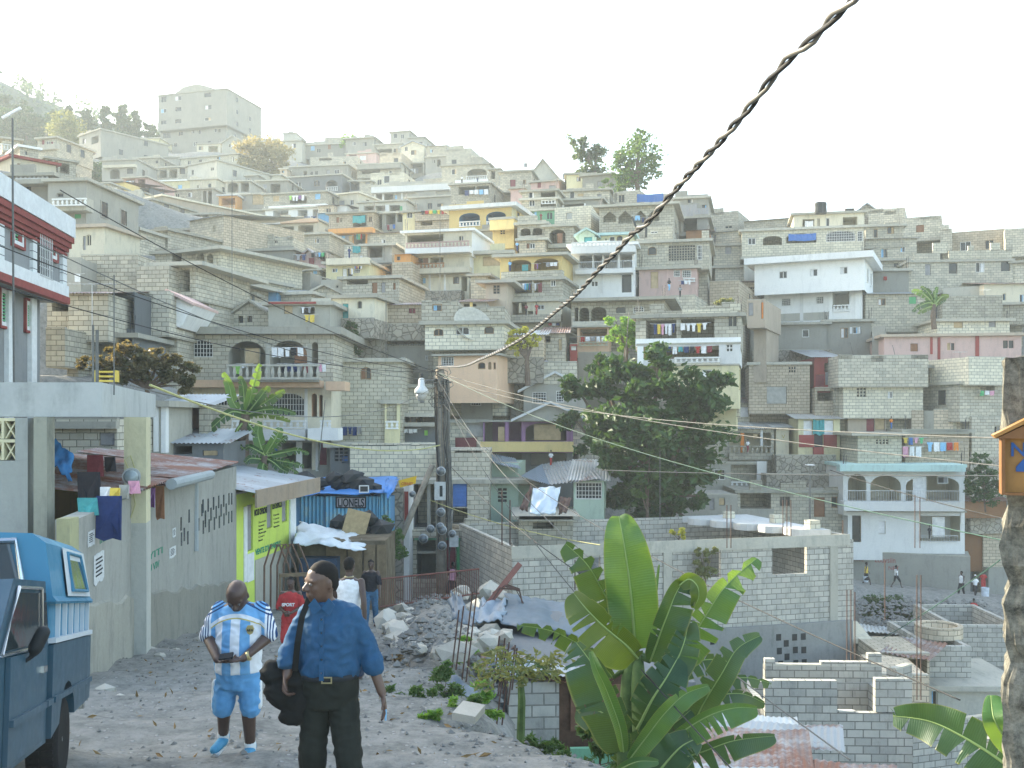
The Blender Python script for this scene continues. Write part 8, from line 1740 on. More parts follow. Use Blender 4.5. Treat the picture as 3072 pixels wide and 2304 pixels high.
# ------------------------------------------------ pickup at the left edge
ux=Vector((.282,-1,.18)).normalized(); uy=Vector((1,.282,0)).normalized(); uz=ux.cross(uy); 
if uz.z<0: uz=-uz
pk=empty('pickup_truck',(-3.73,8.8,-2.99),0,'old dark blue pickup with a bright blue camper top, cut off by the left edge','pickup')
pk.matrix_world=Matrix(((ux.x,uy.x,uz.x,-3.73),(ux.y,uy.y,uz.y,8.8),(ux.z,uy.z,uz.z,-2.99),(0,0,0,1)))
def paint(key,c,dirt,r=.35):
    m,nt,b=base_mat(key,r,.5); tc=N(nt,'ShaderNodeTexCoord'); n=noise_n(nt,tc.outputs['Object'],2.5,6,.7); sp=N(nt,'ShaderNodeSeparateXYZ'); nt.links.new(tc.outputs['Object'],sp.inputs[0])
    d=math_n(nt,'MULTIPLY',ramp(nt,n,.35,.65),ramp(nt,sp.outputs[2],1.1,.4,.15,1)); nt.links.new(mixc(nt,math_n(nt,'MULTIPLY',d,dirt),c,(.16,.15,.13)),b.inputs['Base Color'])
    nt.links.new(ramp(nt,n,.3,.7,r,.8),b.inputs['Roughness']); b.inputs['Coat Weight'].default_value=.2; return m
PB=paint('truck_paint',(.010,.065,.105),.25); TB=paint('topper_paint',(.028,.19,.31),.35,.4); TW=paint('topper_white',(.55,.6,.62),.3); GLS=flat('car_glass',(.03,.045,.05),.08,.8,.2,2); TYRE=flat('tyre',(.02,.02,.02),.85,.2,.2,30); RIM=flat('rim',(.25,.27,.28),.4,.5,.3,8,.6); CHR=flat('chrome',(.55,.57,.58),.2,.6,.1,5,.9)
arc=[(1.28+.4*math.cos(R(180-i*18)),.36+.4*math.sin(R(180-i*18))) for i in range(11)]
def lowside(x0,x1,a): return [(x0,.5),(x0,1.06),(x1,1.06),(x1,.42)]+[p for p in reversed(a) if p[1]>.42]
mb=MB(); mb.prism([(.02,.52),(0,.6),(.0,1.06),(2.0,1.06),(2.0,.42)]+list(reversed([p for p in arc if p[1]>=.42])),0,-.06); b2=MB()
bed=mb.build('bed_side',PB,pk,fix=True)
mb=MB(); mb.prism([(.02,.52),(0,.6),(.0,1.06),(2.0,1.06),(2.0,.42)]+list(reversed([p for p in arc if p[1]>=.42])),-1.54,-1.6); mb.build('bed_side',PB,pk,fix=True)
mb=MB(); mb.box((.0,-1.54,.5),(.05,-.06,1.05)); mb.build('tailgate',PB,pk); mb=MB(); mb.box((.05,-1.5,.62),(1.98,-.1,.66)); mb.build('bed_floor',PB,pk)
mb=MB(); mb.box((-.12,-1.5,.42),(-.02,-.05,.55)); mb.build('bumper',CHR,pk)
mb=MB(); mb.prism([(2.03,.4),(2.03,1.07),(2.06,1.1),(2.22,1.5),(3.3,1.5),(3.75,1.08),(5.0,1.0),(5.1,.5),(4.95,.4)],-.03,-1.57); mb.build('cab',PB,pk,fix=True)
mb=MB(); mb.prism([(2.3,.45),(2.3,1.05),(3.45,1.05),(3.45,.45)],0,-.028); dr=mb.build('door',PB,pk)
mb=MB(); mb.prism([(2.42,1.09),(2.48,1.42),(3.18,1.42),(3.55,1.09)],-.018,-.029); mb.build('window',GLS,dr)
mb=MB(); mb.tube([(2.38,-.015,1.07),(2.45,-.015,1.45),(3.2,-.015,1.45),(3.62,-.015,1.07),(2.38,-.015,1.07)],.012,6); mb.build('window_trim',CHR,dr)
mb=MB(); mb.box((2.36,-.0,.9),(2.5,.022,.94)); mb.build('handle',CHR,dr)
mb=MB(); mb.prism([(2.1,1.12),(2.24,1.42),(2.36,1.42),(2.32,1.12)],-.02,-.029); mb.build('quarter_window',GLS,pk)
for (x0,x1) in ((.03,1.98),(2.06,2.28),(2.32,3.43)):
    mb=MB(); mb.prism([(x0,.66),(x0,.7),(x1,.7),(x1,.66)],.022,-.002); mb.build('crease_strip',PB,pk)
mb=MB(); caps(mb,(3.0,.05,1.08),(3.0,.09,1.17),.045,.045); caps(mb,(3.0,-.01,1.0),(3.0,.05,1.04),.015,.015); blob('mirror',mb,.012,BLK,pk)
for y in (-.13,-1.47):
    w_=empty('wheel',(1.28,y,.33),0); w_.parent=pk; Mx=Matrix.Rotation(R(90),4,'X')
    mb=MB(); mb.lathe([(.2,-.1),(.29,-.11),(.325,-.08),(.335,0),(.325,.08),(.29,.11),(.2,.1)],seg=32,M=Mx); ty=mb.build('tyre',TYRE,w_,True)
    mb=MB(); 
    for i in range(40):
        a=2*math.pi*i/40; c=Vector((math.cos(a)*.335,0,math.sin(a)*.335)); M=Matrix.Translation(c)@Matrix.Rotation(-a,4,'Y'); mb.box((-.008,-.085,-.013),(.008,-.01,.013),M=M); mb.box((-.008,.01,-.013),(.008,.085,.013),M=M)
    mb.build('tread',TYRE,ty)
    mb=MB(); mb.lathe([(.02,-.1),(.06,-.09),(.11,-.04),(.17,-.05),(.2,-.09),(.205,-.1),(.2,.0)],seg=24,M=Mx); mb.build('rim',RIM,w_,True)
# camper top
mb=MB(); sec=[(.02,1.36),(-.01,1.40),(-.07,1.78),(-.16,1.85),(-.8,1.89),(-1.44,1.85),(-1.53,1.78),(-1.61,1.40),(-1.6,1.36)]
n=len(sec); xs_=[(.06,0),(.16,0),(1.95,0),(2.04,.01)]; b=len(mb.v)
for i,(x,d) in enumerate(xs_):
    for (y,z) in sec: mb.v.append((x+(.10*(z-1.36) if i<2 else -.06*(z-1.36)),y,z))
for i in range(3):
    for j in range(n-1): mb.f.append((b+i*n+j,b+i*n+j+1,b+(i+1)*n+j+1,b+(i+1)*n+j)); mb.m.append(0)
mb.f.append(tuple(b+3*n+j for j in range(n))); mb.m.append(0); mb.f.append(tuple(b+j for j in range(n))); mb.m.append(0)
tpp=mb.build('camper_top',TB,pk)
def quad(name,pts,m,par,off=0.): mb=MB(); mb.face(pts); q=[(x-.0,y-.02,z) for x,y,z in pts][::-1]; mb.face(q); return mb.build(name,m,par)
quad('white_panel',[(.17,.008,1.4),(1.45,.008,1.4),(1.38,-.052,1.775),(.2,-.052,1.775)],TW,tpp)
w1_=quad('side_window',[(.42,.012,1.46),(1.22,.012,1.46),(1.17,-.045,1.72),(.5,-.045,1.72)],GLS,tpp)
mb=MB(); mb.tube([(.4,.015,1.445),(1.24,.015,1.445),(1.19,-.04,1.74),(.48,-.04,1.74),(.4,.015,1.445)],.014,6); mb.build('window_frame',TB,tpp)
quad('front_window',[(2.048,-.22,1.48),(2.048,-1.38,1.48),(2.035,-1.32,1.78),(2.035,-.3,1.78)],GLS,tpp)
mb=MB(); mb.tube([(2.055,-.2,1.46),(2.055,-1.4,1.46),(2.04,-1.34,1.8),(2.04,-.26,1.8),(2.055,-.2,1.46)],.022,8); mb.build('front_window_frame',CHR,tpp)
mb=MB(); mb.box((.03,-1.58,1.06),(2.0,-.04,1.1)); mb.box((.03,-.055,1.1),(2.0,-.04,1.36)); mb.build('side_boards',TB,pk)
for i in range(6):
    mb=MB(); x=.06+.32*i; mb.box((x,-.04,1.1),(x+.035,-.01,1.36)); mb.build('stake',TW,pk)
mb=MB(); mb.box((.02,-.045,1.07),(2.0,.015,1.105)); mb.build('rail_strip',TW,pk); mb=MB(); mb.box((.02,-.045,1.345),(2.02,.01,1.375)); mb.build('top_rail',TB,pk)
# ------------------------------------------------ utility pole, lamp, meters, wires
PY=42; pb=at(441,598,PY); pole=empty('utility_pole',pb,0,'weathered wooden utility pole wrapped in cables, standing in the street bend','utility pole')
WDp=flat('pole_wood',(.30,.26,.20),.9,.1,.4,3); mb=MB(); mb.tube([(.05,0,-1),(.0,0,4),(-.05,0,9.6)],[.24,.2,.17],12); mb.build('post',WDp,pole,True)
CBL=flat('cable_black',(.035,.035,.035),.7,.2); CBG=flat('cable_grey',(.16,.16,.145),.7,.2); rs=random.Random(12)
for k,(m_,n_) in enumerate(((CBL,16),(CBG,24))):
    mb=MB()
    for i in range(n_):
        a=rs.uniform(-2.6,.6); r=rs.uniform(.2,.33); z0=rs.uniform(1.2,4.5); pts=[(math.cos(a)*r*rs.uniform(.8,1.25)+.12*(z<6),math.sin(a)*r,z) for z in (z0,z0+1.2,z0+2.4,7,8.2,9.2)]; mb.tube(pts,.014,4)
    for i in range(14):
        a=rs.uniform(0,6.28); c=Vector((rs.uniform(-.25,.25),-.2,rs.uniform(8,9.5))); q=rs.uniform(.15,.4); mb.tube([c+Vector((math.cos(a+t)*q,rs.uniform(-.1,.1),math.sin(a+t)*q*.8)) for t in (0,1,2,3,4,5)],.015,4)
    mb.build('cable_bundle',m_,pole)
br_=MB(); br_.tube([(-2.7,-.5,.1),(-.35,-.1,5.6)],[.15,.12],9); br_.build('brace',WDp,pole,True)
for i,(x,z,r) in enumerate(((.03,5.35,.2),(0.03,3.65,.19),(.0,3.05,.17),(.08,2.9,.2),(.08,2.25,.19),(-.4,2.95,.18),(-.7,2.55,.2),(.5,2.75,.16),(-1.15,4.4,.14))):
    q=empty('meter',(x,-.42,z),0); q.parent=pole; mb=MB(); mb.lathe([(r,0),(r,.08),(r*.85,.1)],seg=14,M=Matrix.Rotation(R(90),4,'X')); mb.build('base_ring',flat('zinc',(.4,.42,.42),.5,.5,.2,5,.5),q); mb=MB(); mb.lathe([(r*.8,.09),(r*.75,.2),(r*.3,.26),(.01,.265)],seg=14,M=Matrix.Rotation(R(90),4,'X')); mb.build('glass_cover',flat('meter_dark',(.10,.115,.12),.25,.6),q,True)
mb=MB(); mb.box((-.24,-.5,4.15),(.22,-.3,4.9)); bxx=mb.build('meter_box',flat('box_grey',(.5,.52,.5),.5,.3),pole); mb=MB(); mb.box((-.02,-.51,4.3),(.1,-.502,4.75)); mb.build('slot',PANE,bxx)
mb=MB(); mb.box((.38,-.45,2.2),(.75,-.3,2.65)); mb.build('meter_box',flat('box_grey',(.5,.52,.5),.5,.3),pole)
lp=empty('street_lamp',pb+Vector((.05,-.1,8.9)),0,'white cobra street lamp on an arm at the top of the utility pole','street lamp')
mb=MB(); mb.tube([(.4,0,.15),(-.3,-.05,.25),(-.75,-.1,.2)],.04,7); mb.build('arm',CBG,lp); mb=MB(); mb.lathe([(.02,.25),(.12,.2),(.14,-.1),(.28,-.25),(.3,-.4),(.22,-.42)],c=(-.85,-.1,.1),seg=12); mb.build('housing',WT,lp,True); mb=MB(); mb.lathe([(.22,-.42),(.24,-.55),(.14,-.72),(.01,-.74)],c=(-.85,-.1,.1),seg=12); mb.build('lens',flat('lamp_lens',(.5,.48,.42),.3,.5),lp,True); mb=MB(); mb.lathe([(.07,.25),(.07,.42),(.01,.44)],c=(-.85,-.1,.1),seg=8); mb.build('photocell',BLK,lp)
def wire(pts,r,mat,lab,sag=0,n=24,name='wire'):
    P=[at(*p) for p in pts]; 
    if len(P)==2: P=[P[0].lerp(P[1],i/n)-Vector((0,0,sag*4*(i/n)*(1-i/n))) for i in range(n+1)]
    mb=MB(); mb.tube(P,r,5); o=mb.build(name,mat); tag(o,lab,'power line','overhead wires'); return o
GRN=flat('cable_green',(.05,.12,.09),.6,.2); YEL=flat('cable_yellow',(.5,.48,.2),.6,.2)
ws=[((437,372,42),(1100,560,14),.6,GRN,'green wire running from the pole down to the far right'),((437,375,42),(1060,440,10),.5,CBG,'grey wire crossing the big tree to the right edge'),((437,372,42),(1040,470,16),.4,CBG,'lower grey wire crossing the big tree'),((437,376,42),(760,800,7),.8,CBL,'dark wire sagging over the unfinished house'),((437,376,42),(850,760,8),.9,CBG,'pale wire sagging behind the banana leaves'),((440,400,42),(960,700,9),.8,CBL,'dark wire passing over the block walls at right'),((445,460,42),(620,600,20),.3,CBL,'short dark wire from mid pole to the unfinished house'),((437,372,42),(-20,238,22),.5,CBL,'upper dark wire running left past the red trimmed house'),((437,372,42),(-20,280,20),.5,CBL,'second dark wire running left past the red trimmed house'),((437,372,42),(60,190,26),.4,CBL,'dark wire to the leaning lamp at upper left'),((437,380,42),(-20,215,18),.7,CBG,'grey wire to the left edge, topmost'),((437,385,42),(130,385,17),.9,CBG,'slack pale wire from the pole to the canopy'),((430,500,42),(600,545,34),.2,YEL,'yellowish wire across the street front'),((600,470,40),(1100,475,30),.1,CBG,'level pale wire over the terrace walls at right'),((150,385,17),(440,445,41),.6,YEL,'yellow wire passing the banana plants at left'),((880,640,40),(1000,560,30),.1,GRN,'green guy wire over the rubbish slope'),((830,470,44),(1010,520,30),.1,CBL,'dark wire across the aqua house')]
for a,b,s_,m_,lab in ws: wire([a,b],.0035+.00045*b[2],m_,lab,s_)
# heavy twisted cable coming toward the eye
tw_=[(437,367),(460,366.5),(481,359),(505,348),(528,334),(555,312),(579,291.5),(600,268),(616,252),(632,234),(648,222),(671,194.5),(697,166),(722,139),(742,116),(759,95),(787,60),(812,40),(829,21),(854,-2),(880,-32)]
tc_=empty('twisted_cable',at(437,367,42),0,'thick twisted cable sweeping from the pole top to the upper right corner','power cable')
P=[at(x,y,1/(.0238+(x-437)/417*.361)) for x,y in tw_]; dn=[]
for i in range(len(P)-1):
    p0,p1,p2,p3=P[max(i-1,0)],P[i],P[i+1],P[min(i+2,len(P)-1)]
    k=max(2,int((p2-p1).length/.05))
    for j in range(k):
        f=j/k; dn.append(.5*((2*p1)+(p2-p0)*f+(2*p0-5*p1+4*p2-p3)*f*f+(3*p1-p0-3*p2+p3)*f**3))
for s_ in range(2):
    mb=MB(); pts=[]; d=0
    for i,p in enumerate(dn):
        if i: d+=(p-dn[i-1]).length
        t=(dn[min(i+1,len(dn)-1)]-dn[max(i-1,0)]).normalized(); a=t.cross(Vector((0,0,1))).normalized(); b=t.cross(a); an=d/.34*2*math.pi+s_*math.pi+1.1*math.sin(d*1.3)+.5*math.sin(d*4.1)
        pts.append(p-tc_.location+(a*math.cos(an)+b*math.sin(an))*(.009 if p.y<12 else .014))
    mb.tube(pts,[.0072+.0002*min(30,max(0,p.y)) for p in dn],6); mb.build('strand',[CBL,flat('cable_sheen',(.13,.125,.11),.35,.5)][s_],tc_,True)
mb=MB(); c=at(632,228,5.5)-tc_.location; mb.tube([c+Vector((-.0,0,.06)),c+Vector((.015,0,.02)),c+Vector((.03,0,-.01)),c+Vector((.06,0,.01)),c+Vector((.08,0,.03)),c+Vector((.075,0,-.05))],.007,6); mb.build('splice',CBG,tc_)
# fluorescent lamp and mast at upper left, aerials
e=empty('street_lamp',at(14,400,30),0,'leaning tube lamp glinting on a thin mast at the upper left corner','street lamp'); mb=MB(); h0=(400-118)*.03; mb.tube([(0,0,0),(-.05,0,h0)],.03,6); mb.build('mast',CBG,e); mb=MB(); mb.tube([(-.35,0,h0-.0),(.2,0,h0+.3)],.05,8); mb.build('tube',flat('lamp_tube',(.85,.85,.82),.2,.6),e)
def mast(px,py0,py1,Y,lab,yagi=0,r=.02,lean=0,cat='aerial'):
    Y=fR(px,Y)
    B=at(px,py0,Y); e=empty('aerial',B,0,lab,cat); h=(py0-py1)/F*Y; mb=MB(); mb.tube([(0,0,0),(lean*h,0,h)],r,5); mb.build('mast',CBG if yagi<2 else IRONW,e)
    if yagi: mb=MB(); mb.tube([(lean*h-.5*yagi,0,h),(lean*h+.5*yagi,0,h)],r*.7,4); [mb.tube([(lean*h+x*yagi,-.3,h),(lean*h+x*yagi,.3,h)],r*.5,4) for x in (-.4,-.2,0,.2,.4)]; mb.build('boom',IRONW,e)
for q in [(92,352,284,40,'white T shaped aerial at the left in front of the block house',2),(848,232,182,110,'thin tall mast on the right ridge'),(1003,205,178,80,'left one of two masts at the right edge of the ridge'),(978,225,188,78,'slender mast above the right parapet house'),(950,230,195,80,'mast above the grey skyline house at right'),(905,268,180,72,'long leaning white mast above the broken parapets',0,.02,-.12),(808,208,180,100,'short mast beside the water tanks'),(232,300,180,52,'thin pole before the left middle block house'),(114,395,275,17,'bare reinforcing rod on the canopy, left one',0,.012),(97,395,330,17,'wooden post on the canopy',0,.03),(93,395,325,16.6,'steel tube on the canopy',0,.02),(660,520,430,46,'bare pole beside the tree hut'),(810,545,465,44,'whitish street lamp mast behind the unfinished house',.3,.05),(386,360,300,57,'white pole by the grey upper house',0),(594,470,432,54,'white post right of the lilac house',0,.03),(440,300,215,60,'thin white pole in front of the cream block house'),(622,400,312,60,'leaning pole by the feathery tree',0,.03,.08),(905,395,345,57,'curved aerial pole before the pink house',0,.02,-.25),(862,390,342,57,'second curved pole before the pink house',0,.02,-.25),(960,372,352,56,'small roof aerial right of the pink house',1,.015),(985,330,290,60,'aerial at the right edge above the cream house',.8,.015),(318,470,400,38,'iron rod beside the banana plants',0,.02,.1)]: mast(*q)
# bare reinforcing rods
def rods(name,lst,Y,lab,r=.012,lean=.12):
    mb=MB(); 
    for (x,y0,y1) in lst: a=at(x,y0,Y); mb.tube([a,a+Vector((lean*(y0-y1)/F*Y,0,(y0-y1)/F*Y))],r,5)
    o=mb.build(name,flat('rebar',(.10,.06,.045),.8,.2,.3,9)); tag(o,lab,'reinforcing rods','bare reinforcing rods'); o['kind']='stuff'
rods('rebar',[(452,668,610),(456,670,606),(462,680,592),(466,682,590)],15,'tall bare rods rising from the slope beside the rubble')
rods('rebar',[(493,690,636),(498,696,638),(503,694,642),(508,705,645),(496,730,650),(502,725,660),(512,690,648)],14,'bundle of bare rods in front of the buried shack')
rods('rebar',[(727,548,505),(731,548,505)],37,'rods above the unfinished house, middle',.02,0); rods('rebar',[(915,548,495),(920,548,497),(783,545,500),(787,545,500),(791,545,500),(843,560,520)],40,'rods above the right end of the unfinished house',.02,0)
rods('rebar',[(847,660,590),(851,660,590),(855,660,592),(885,620,560),(917,700,575),(921,700,575),(870,745,700),(875,745,702)],30,'rods standing among the lower right block walls',.018,0)
rods('rebar',[(575,590,560),(510,545,500),(502,545,490),(620,600,545)],36,'rods and stakes at the left of the unfinished house',.025,0)
# rubble: broken stones, each one a thing; small litter as stuff
STN=wallmat('rubble','plain',(.50,.475,.40),(.34,.32,.27),.6); rs=random.Random(31)
for i in range(85):
    px=rs.uniform(385,505); lo=645-abs(px-440)*.25; py=rs.uniform(592 if px>430 else 612,lo+14); Y=34-(py-592)*.28; a=at(px,py,Y)
    r=rs.choice([.12,.16,.22,.3,.36])*rs.uniform(.8,1.2); o=lump('broken_stone',a+Vector((0,0,r*.2)),r,STN,'pale broken stone or block in the rubble heap beside the street','stone','broken stones of the rubble heap',(rs.uniform(.8,1.4),rs.uniform(.7,1.2),rs.uniform(.5,.8)),i,sub=1,amp=.5); o.rotation_euler=(rs.uniform(-.4,.4),rs.uniform(-.4,.4),rs.uniform(0,3))
for i,(x0,y0,w_,h_) in enumerate([(389,631,20,9),(395,640,22,10),(452,712,24,8),(402,622,12,10)]):
    Y=1.76/((y0+h_-418)/1000-.14); a=at(x0,y0+h_,Y); mb=MB(); mb.box((0,0,0),(w_/F*Y,.35,h_/F*Y)); o=mb.build('concrete_block',STN); o.location=a; o.rotation_euler=(.1,.1,rs.uniform(-.3,.3)); tag(o,['upper of the two long blocks at the rubble foot','lower of the two long blocks at the rubble foot','long pale block lying on the lip of the road','squarish block on the rubble foot'][i],'block')
# mound the rubble lies on
mb=MB(); K=26
for j in range(K+1):
    for i in range(K+1):
        px=382+(515-382)*i/K; Y=14.5+21*j/K; 
        f=math.sin(math.pi*i/K)*math.sin(math.pi*min(1,j/K*1.05)); base=-1.76-.14*Y-(.0 if px<440 else (px-440)*.012); a=Vector(((px-512)/F*Y,Y,base-.25+.85*f+.12*noise.noise(Vector((px*.08,Y*.7,0)))+.05*noise.noise(Vector((px*.3,Y*3,2)))*1)); mb.v.append(tuple(a))
for j in range(K):
    for i in range(K): q=j*(K+1)+i; mb.f.append((q,q+1,q+K+2,q+K+1)); mb.m.append(0)
o=mb.build('rubble_mound',EARTH,None,True); o['kind']='structure'
mb=MB()
def pebble(c,r):
    b=len(mb.v); q=[(1,0,0),(-1,0,0),(0,1,0),(0,-1,0),(0,0,.7),(0,0,-.5)]; a=rs.uniform(0,3)
    for x,y,z in q: s_=r*rs.uniform(.7,1.2); mb.v.append((c[0]+(x*math.cos(a)-y*math.sin(a))*s_,c[1]+(x*math.sin(a)+y*math.cos(a))*s_,c[2]+z*s_))
    for f in ((0,2,4),(2,1,4),(1,3,4),(3,0,4),(2,0,5),(1,2,5),(3,1,5),(0,3,5)): mb.f.append(tuple(b+k for k in f)); mb.m.append(0)
for i in range(2600):
    Y=5+27*rs.random()**1.6; re=road_x(Y); x=re+.6-abs(rs.gauss(0,.9)) if rs.random()<.4 else rs.uniform(re-5.2-Y*.02,re+.6); pebble((x,Y,ghd(x,Y)+.005),rs.uniform(.008,.035)*(1.6 if rs.random()<.06 else 1))
for i in range(1500):
    px=rs.uniform(385,505); Y=rs.uniform(16,34); pebble(((px-512)/F*Y,Y,-1.76-.14*Y-(.0 if px<440 else (px-440)*.012)+rs.uniform(.1,.6)*math.sin(math.pi*(px-382)/133)),rs.uniform(.04,.12))
for i in range(900):
    px=rs.uniform(845,985); py=rs.uniform(600,640); Y=52.5-(py-600)*.08; pebble(at(px,py,Y),rs.uniform(.05,.2))
o=mb.build('gravel',wallmat('gravel','plain',(.27,.27,.25),(.17,.17,.155),.5)); o['kind']='stuff'
mb=MB(); 
for i in range(500): Y=6+20*rs.random(); re=road_x(Y); x=rs.uniform(re-5,re+1.5); leaf(mb,(x,Y,ghd(x,Y)+.02),rs.uniform(.04,.14),rs,.3)
o=mb.build('litter',DRYL); o['kind']='stuff'
# larger single stones on the road
for i,(x,y,r) in enumerate([(97,700,.07),(105,690,.12),(120,698,.08),(150,652,.16),(160,656,.1),(176,650,.07),(198,640,.1),(215,632,.1)]):
    Y=1.76/((y-418)/1000-.14); lump('stone',at(x,y,Y),r,STN,'%s loose stone from the left along the foot of the street wall'%ORD[i],'stone','loose stones on the street',(1.3,1,.7),i+60,sub=1)
# chairs stack, bed frame, barrier
ch=empty('chair_stack',at(283,610,27),R(20),'stack of curved wooden chair frames leaning before the lime shop','chairs'); WC=flat('chair_wood',(.14,.08,.05),.5,.4,.3,6)
for k in range(4):
    mb=MB(); x=-.2+.17*k; mb.tube([(x-.3,0,0),(x-.28,.1,1.2),(x-.1,.15,1.75),(x+.12,.15,1.75),(x+.35,.1,1.2),(x+.6,0,0)],.028,6); mb.build('back_frame',WC,ch)
mb=MB(); [mb.box((-.12+.25*q,-.12,.0),(-.07+.25*q,-.07,1.0)) for q in (0,3)]; mb.box((-.12,-.12,.9),(.68,-.07,1.0)); mb.box((-.12,-.118,.2),(.68,-.072,.28)); mb.build('table_frame',flat('board_tan',(.36,.27,.15),.9,.1,.4,3),ch)
fr=empty('metal_barrier',at(380,607,31),R(8),'long rusty barred metal frame lying against the street corner','barrier'); mb=MB(); mb.tube([(0,0,0),(3.1,.0,.35)],.03,5); mb.tube([(0,.1,.85),(3.1,.1,1.1)],.03,5); [mb.tube([(.07*i,0,.008*i),(.07*i,.1,.85+.0055*i)],.01,4) for i in range(45)]; mb.build('bars',flat('rust_red',(.20,.09,.07),.8,.2),fr)
# cloths on the street wall and canopy
def cloth(px0,py0,px1,py1,Y,c,lab,kd=0,name='cloth'):
    a=at(px0,py1,Y); b=at(px1,py0,Y); mb=MB(); garment(mb,a.x,b.x,b.z,b.z-a.z,Y,kd,px0*.1); o=mb.build(name,clo(c)); tag(o,lab,'laundry','washing over the street wall'); return o
for q in [(96,496,122,541,15.2,'navy','large dark blue sheet hanging over the street wall'),(77,472,100,512,15.5,'black','black garment bundle hung inside by the mossy post'),(100,487,110,500,15.4,'white','white cloth folded on the wall top'),(110,488,120,500,15.3,'yellow','yellow and white cloth on the wall top'),(119,485,129,499,15.4,'lg','lilac grey cloth on the wall top'),(128,481,139,494,15.6,'pink','crimson pink cloth on the wall top'),(77,498,97,516,15.1,'teal','teal cloth crumpled on the wall top'),(87,455,103,477,17.8,'maroon','dark red towel hung from the rusty roof edge'),(104,457,115,472,17.7,'black','black sports top hung from the rusty roof edge'),(140,470,150,492,20.3,'orange','orange cloth hung inside beyond the pillar'),(141,490,146,530,19,'maroon','dark red scarf hanging beside the pillar'),(146,488,155,508,19.3,'purple','patterned purple cloth over the far wall'),(155,486,164,520,19.6,'brown','brown trousers hanging over the far wall')]: cloth(*q)
bl=drape('blue_bedding',[PT(49,462,16.6),PT(70,480,16.4),PT(74,455,16.8),PT(52,438,17)],flat('bedding_blue',(.05,.2,.42),.9,.1,.2,4),seed=31,amp=.1,nx=10,ny=10); tag(bl,'blue bedding bundle on the roof beside the canopy column','bedding')
# satellite dish, water tanks, car
ds=empty('satellite_dish',at(*TT('G',610,1240),57.5),R(25),'grey satellite dish on the curved parapet storey','satellite dish'); mb=MB(); mb.lathe([(.05,0),(.5,.06),(.95,.25),(1.15,.42),(1.17,.42),(.95,.22),(.5,.03)],seg=20,M=Matrix.Translation((0,0,.9))@Matrix.Rotation(R(60),4,'X')); mb.build('dish',flat('dish',(.5,.48,.4),.5,.3),ds,True); mb=MB(); mb.tube([(0,.1,0),(0,.1,.9)],.05,6); mb.build('stand',CBG,ds)
for i,(x,c) in enumerate(((812,'black'),(835,'black'))):
    mb=MB(); mb.lathe([(.4,0),(.42,.3),(.4,.6),(.42,.9),(.38,1.05),(.1,1.15)],seg=12); o=mb.build('water_tank',BLK); o.location=at(*TT('D',x,322),94+i*.5); tag(o,['left','right'][i]+' one of the two tall black tanks on the cream terrace house','water tank')
mb=MB(); mb.lathe([(.5,0),(.5,.8),(.48,1.0),(.1,1.1)],seg=14); o=mb.build('water_drum',flat('drum_blue',(.05,.12,.5),.4,.4)); o.location=at(*TT('L',1120,255),59); tag(o,'blue water drum between the grey twin gables','drum')
car=empty('parked_car',at(506,594,46),R(4),'old pale grey car parked nose out behind the block wall corner','car'); CP_=flat('car_grey',(.32,.34,.33),.4,.5,.2,3)
mb=MB(); mb.prism([(-.8,.35),(-.82,.8),(-.72,.85),(-.6,1.3),(-.5,1.38),(.5,1.38),(.6,1.3),(.72,.85),(.82,.8),(.8,.35)],0,3.6); mb.build('body',CP_,car,fix=True); mb=MB(); mb.prism([(-.62,.88),(-.53,1.28),(.53,1.28),(.62,.88)],-.02,-.003); mb.build('windscreen',GLS,car)
mb=MB(); mb.prism([(-.8,.35),(-.78,.78),(.78,.78),(.8,.35)],-1.0,-.03); hd=mb.build('bonnet',CP_,car)
for x in (-.6,.6): mb=MB(); mb.lathe([(.1,0),(.1,.03),(.02,.05)],c=(0,0,0),seg=12,M=Matrix.Translation((x,-1.0,.62))@Matrix.Rotation(R(90),4,'X')); mb.build('headlight',CHR,car)
for x in (-.72,.6):
    mb=MB(); mb.lathe([(.29,0),(.3,.06),(.3,.14),(.28,.16)],seg=16,M=Matrix.Translation((x,-.5,.3))@Matrix.Rotation(R(90),4,'Y')); mb.build('wheel',TYRE,car)
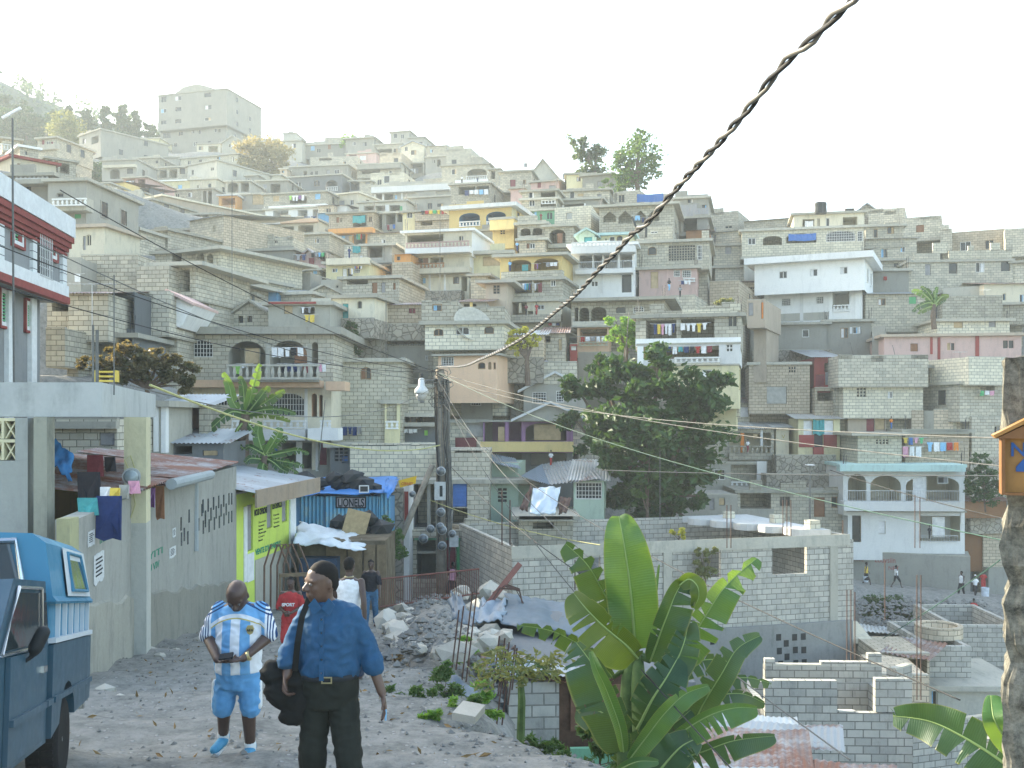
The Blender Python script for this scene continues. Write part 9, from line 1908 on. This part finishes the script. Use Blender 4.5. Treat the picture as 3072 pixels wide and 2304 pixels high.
gi=empty('steel_girder',at(478,622,24),0,'rusty girder and coil of wire sticking up out of the rubble','girder'); mb=MB(); mb.tube([(-.1,0,0),(1.0,1.5,1.15)],.1,4); mb.build('beam',flat('rust_red',(.20,.09,.07),.8,.2),gi); mb=MB(); [mb.tube([(.7+.4*math.cos(t+k),.5+.1*k,.35+.4*math.sin(t+k)) for t in (0,1,2,3,4,5,6)],.012,4) for k in range(7)]; mb.build('wire_coil',flat('rebar',(.10,.06,.045),.8,.2,.3,9),gi)
# slanting white house front, seen left of centre
sw_=empty('house',at(*TT('E',1340,1390),47),0,'white slanting house wall with a pink roof edge, left of centre','house'); f_=lambda x,y:((lambda p:((p[0]-512)*.047-sw_.location.x,(HOR-p[1])*.047-sw_.location.z))(TT('E',x,y)))
mb=MB(); mb.prism([f_(1340,1300),f_(1420,1090),f_(1680,1190),f_(1555,1392)],0,3.5); wv=mb.build('wall',wm('wh'),sw_); mb=MB(); mb.prism([f_(1440,1080),f_(1450,1060),f_(1685,1178),f_(1680,1200)],-.3,3.8); mb.build('roof',wm('pk'),sw_)
mb=MB(); mb.prism([f_(1382,1270),f_(1378,1210),f_(1392,1178),f_(1408,1210),f_(1405,1270)],-.02,-.003); mb.build('window',PANE,sw_); mb=MB(); mb.prism([f_(1560,1150),f_(1540,1240),f_(1575,1380),f_(1660,1200)],-.03,-.005); mb.build('side_panel',wm('wh'),sw_)
yc=empty('crate',at(107,382,17.5),R(10),'yellow plastic crate on the canopy','crate'); mb=MB(); [mb.box((-.16,-.12,.08*i),(.16,.12,.08*i+.03)) for i in range(3)]; [mb.box((sx*.16-.02,-.121,0),(sx*.16+.02,.121,.2)) for sx in (-1,1)]; mb.build('slats',pnt('yellow'),yc)
bpy.data.scenes.remove(_tmp)
# ------------------------------------------------ haze: one closed box of thin air
hz=MB(); hz.box((-450,-30,-40),(300,470,260)); hzo=hz.build('haze',bpy.data.materials.new('haze'))
m=hzo.data.materials[0]; m.use_nodes=True; nt=m.node_tree; nt.nodes.remove(nt.nodes['Principled BSDF'])
pv=nt.nodes.new('ShaderNodeVolumePrincipled'); pv.inputs['Color'].default_value=(.90,.98,.975,1); pv.inputs['Density'].default_value=.00075; pv.inputs['Anisotropy'].default_value=.1
nt.links.new(pv.outputs[0],nt.nodes['Material Output'].inputs['Volume']); hzo['kind']='stuff'
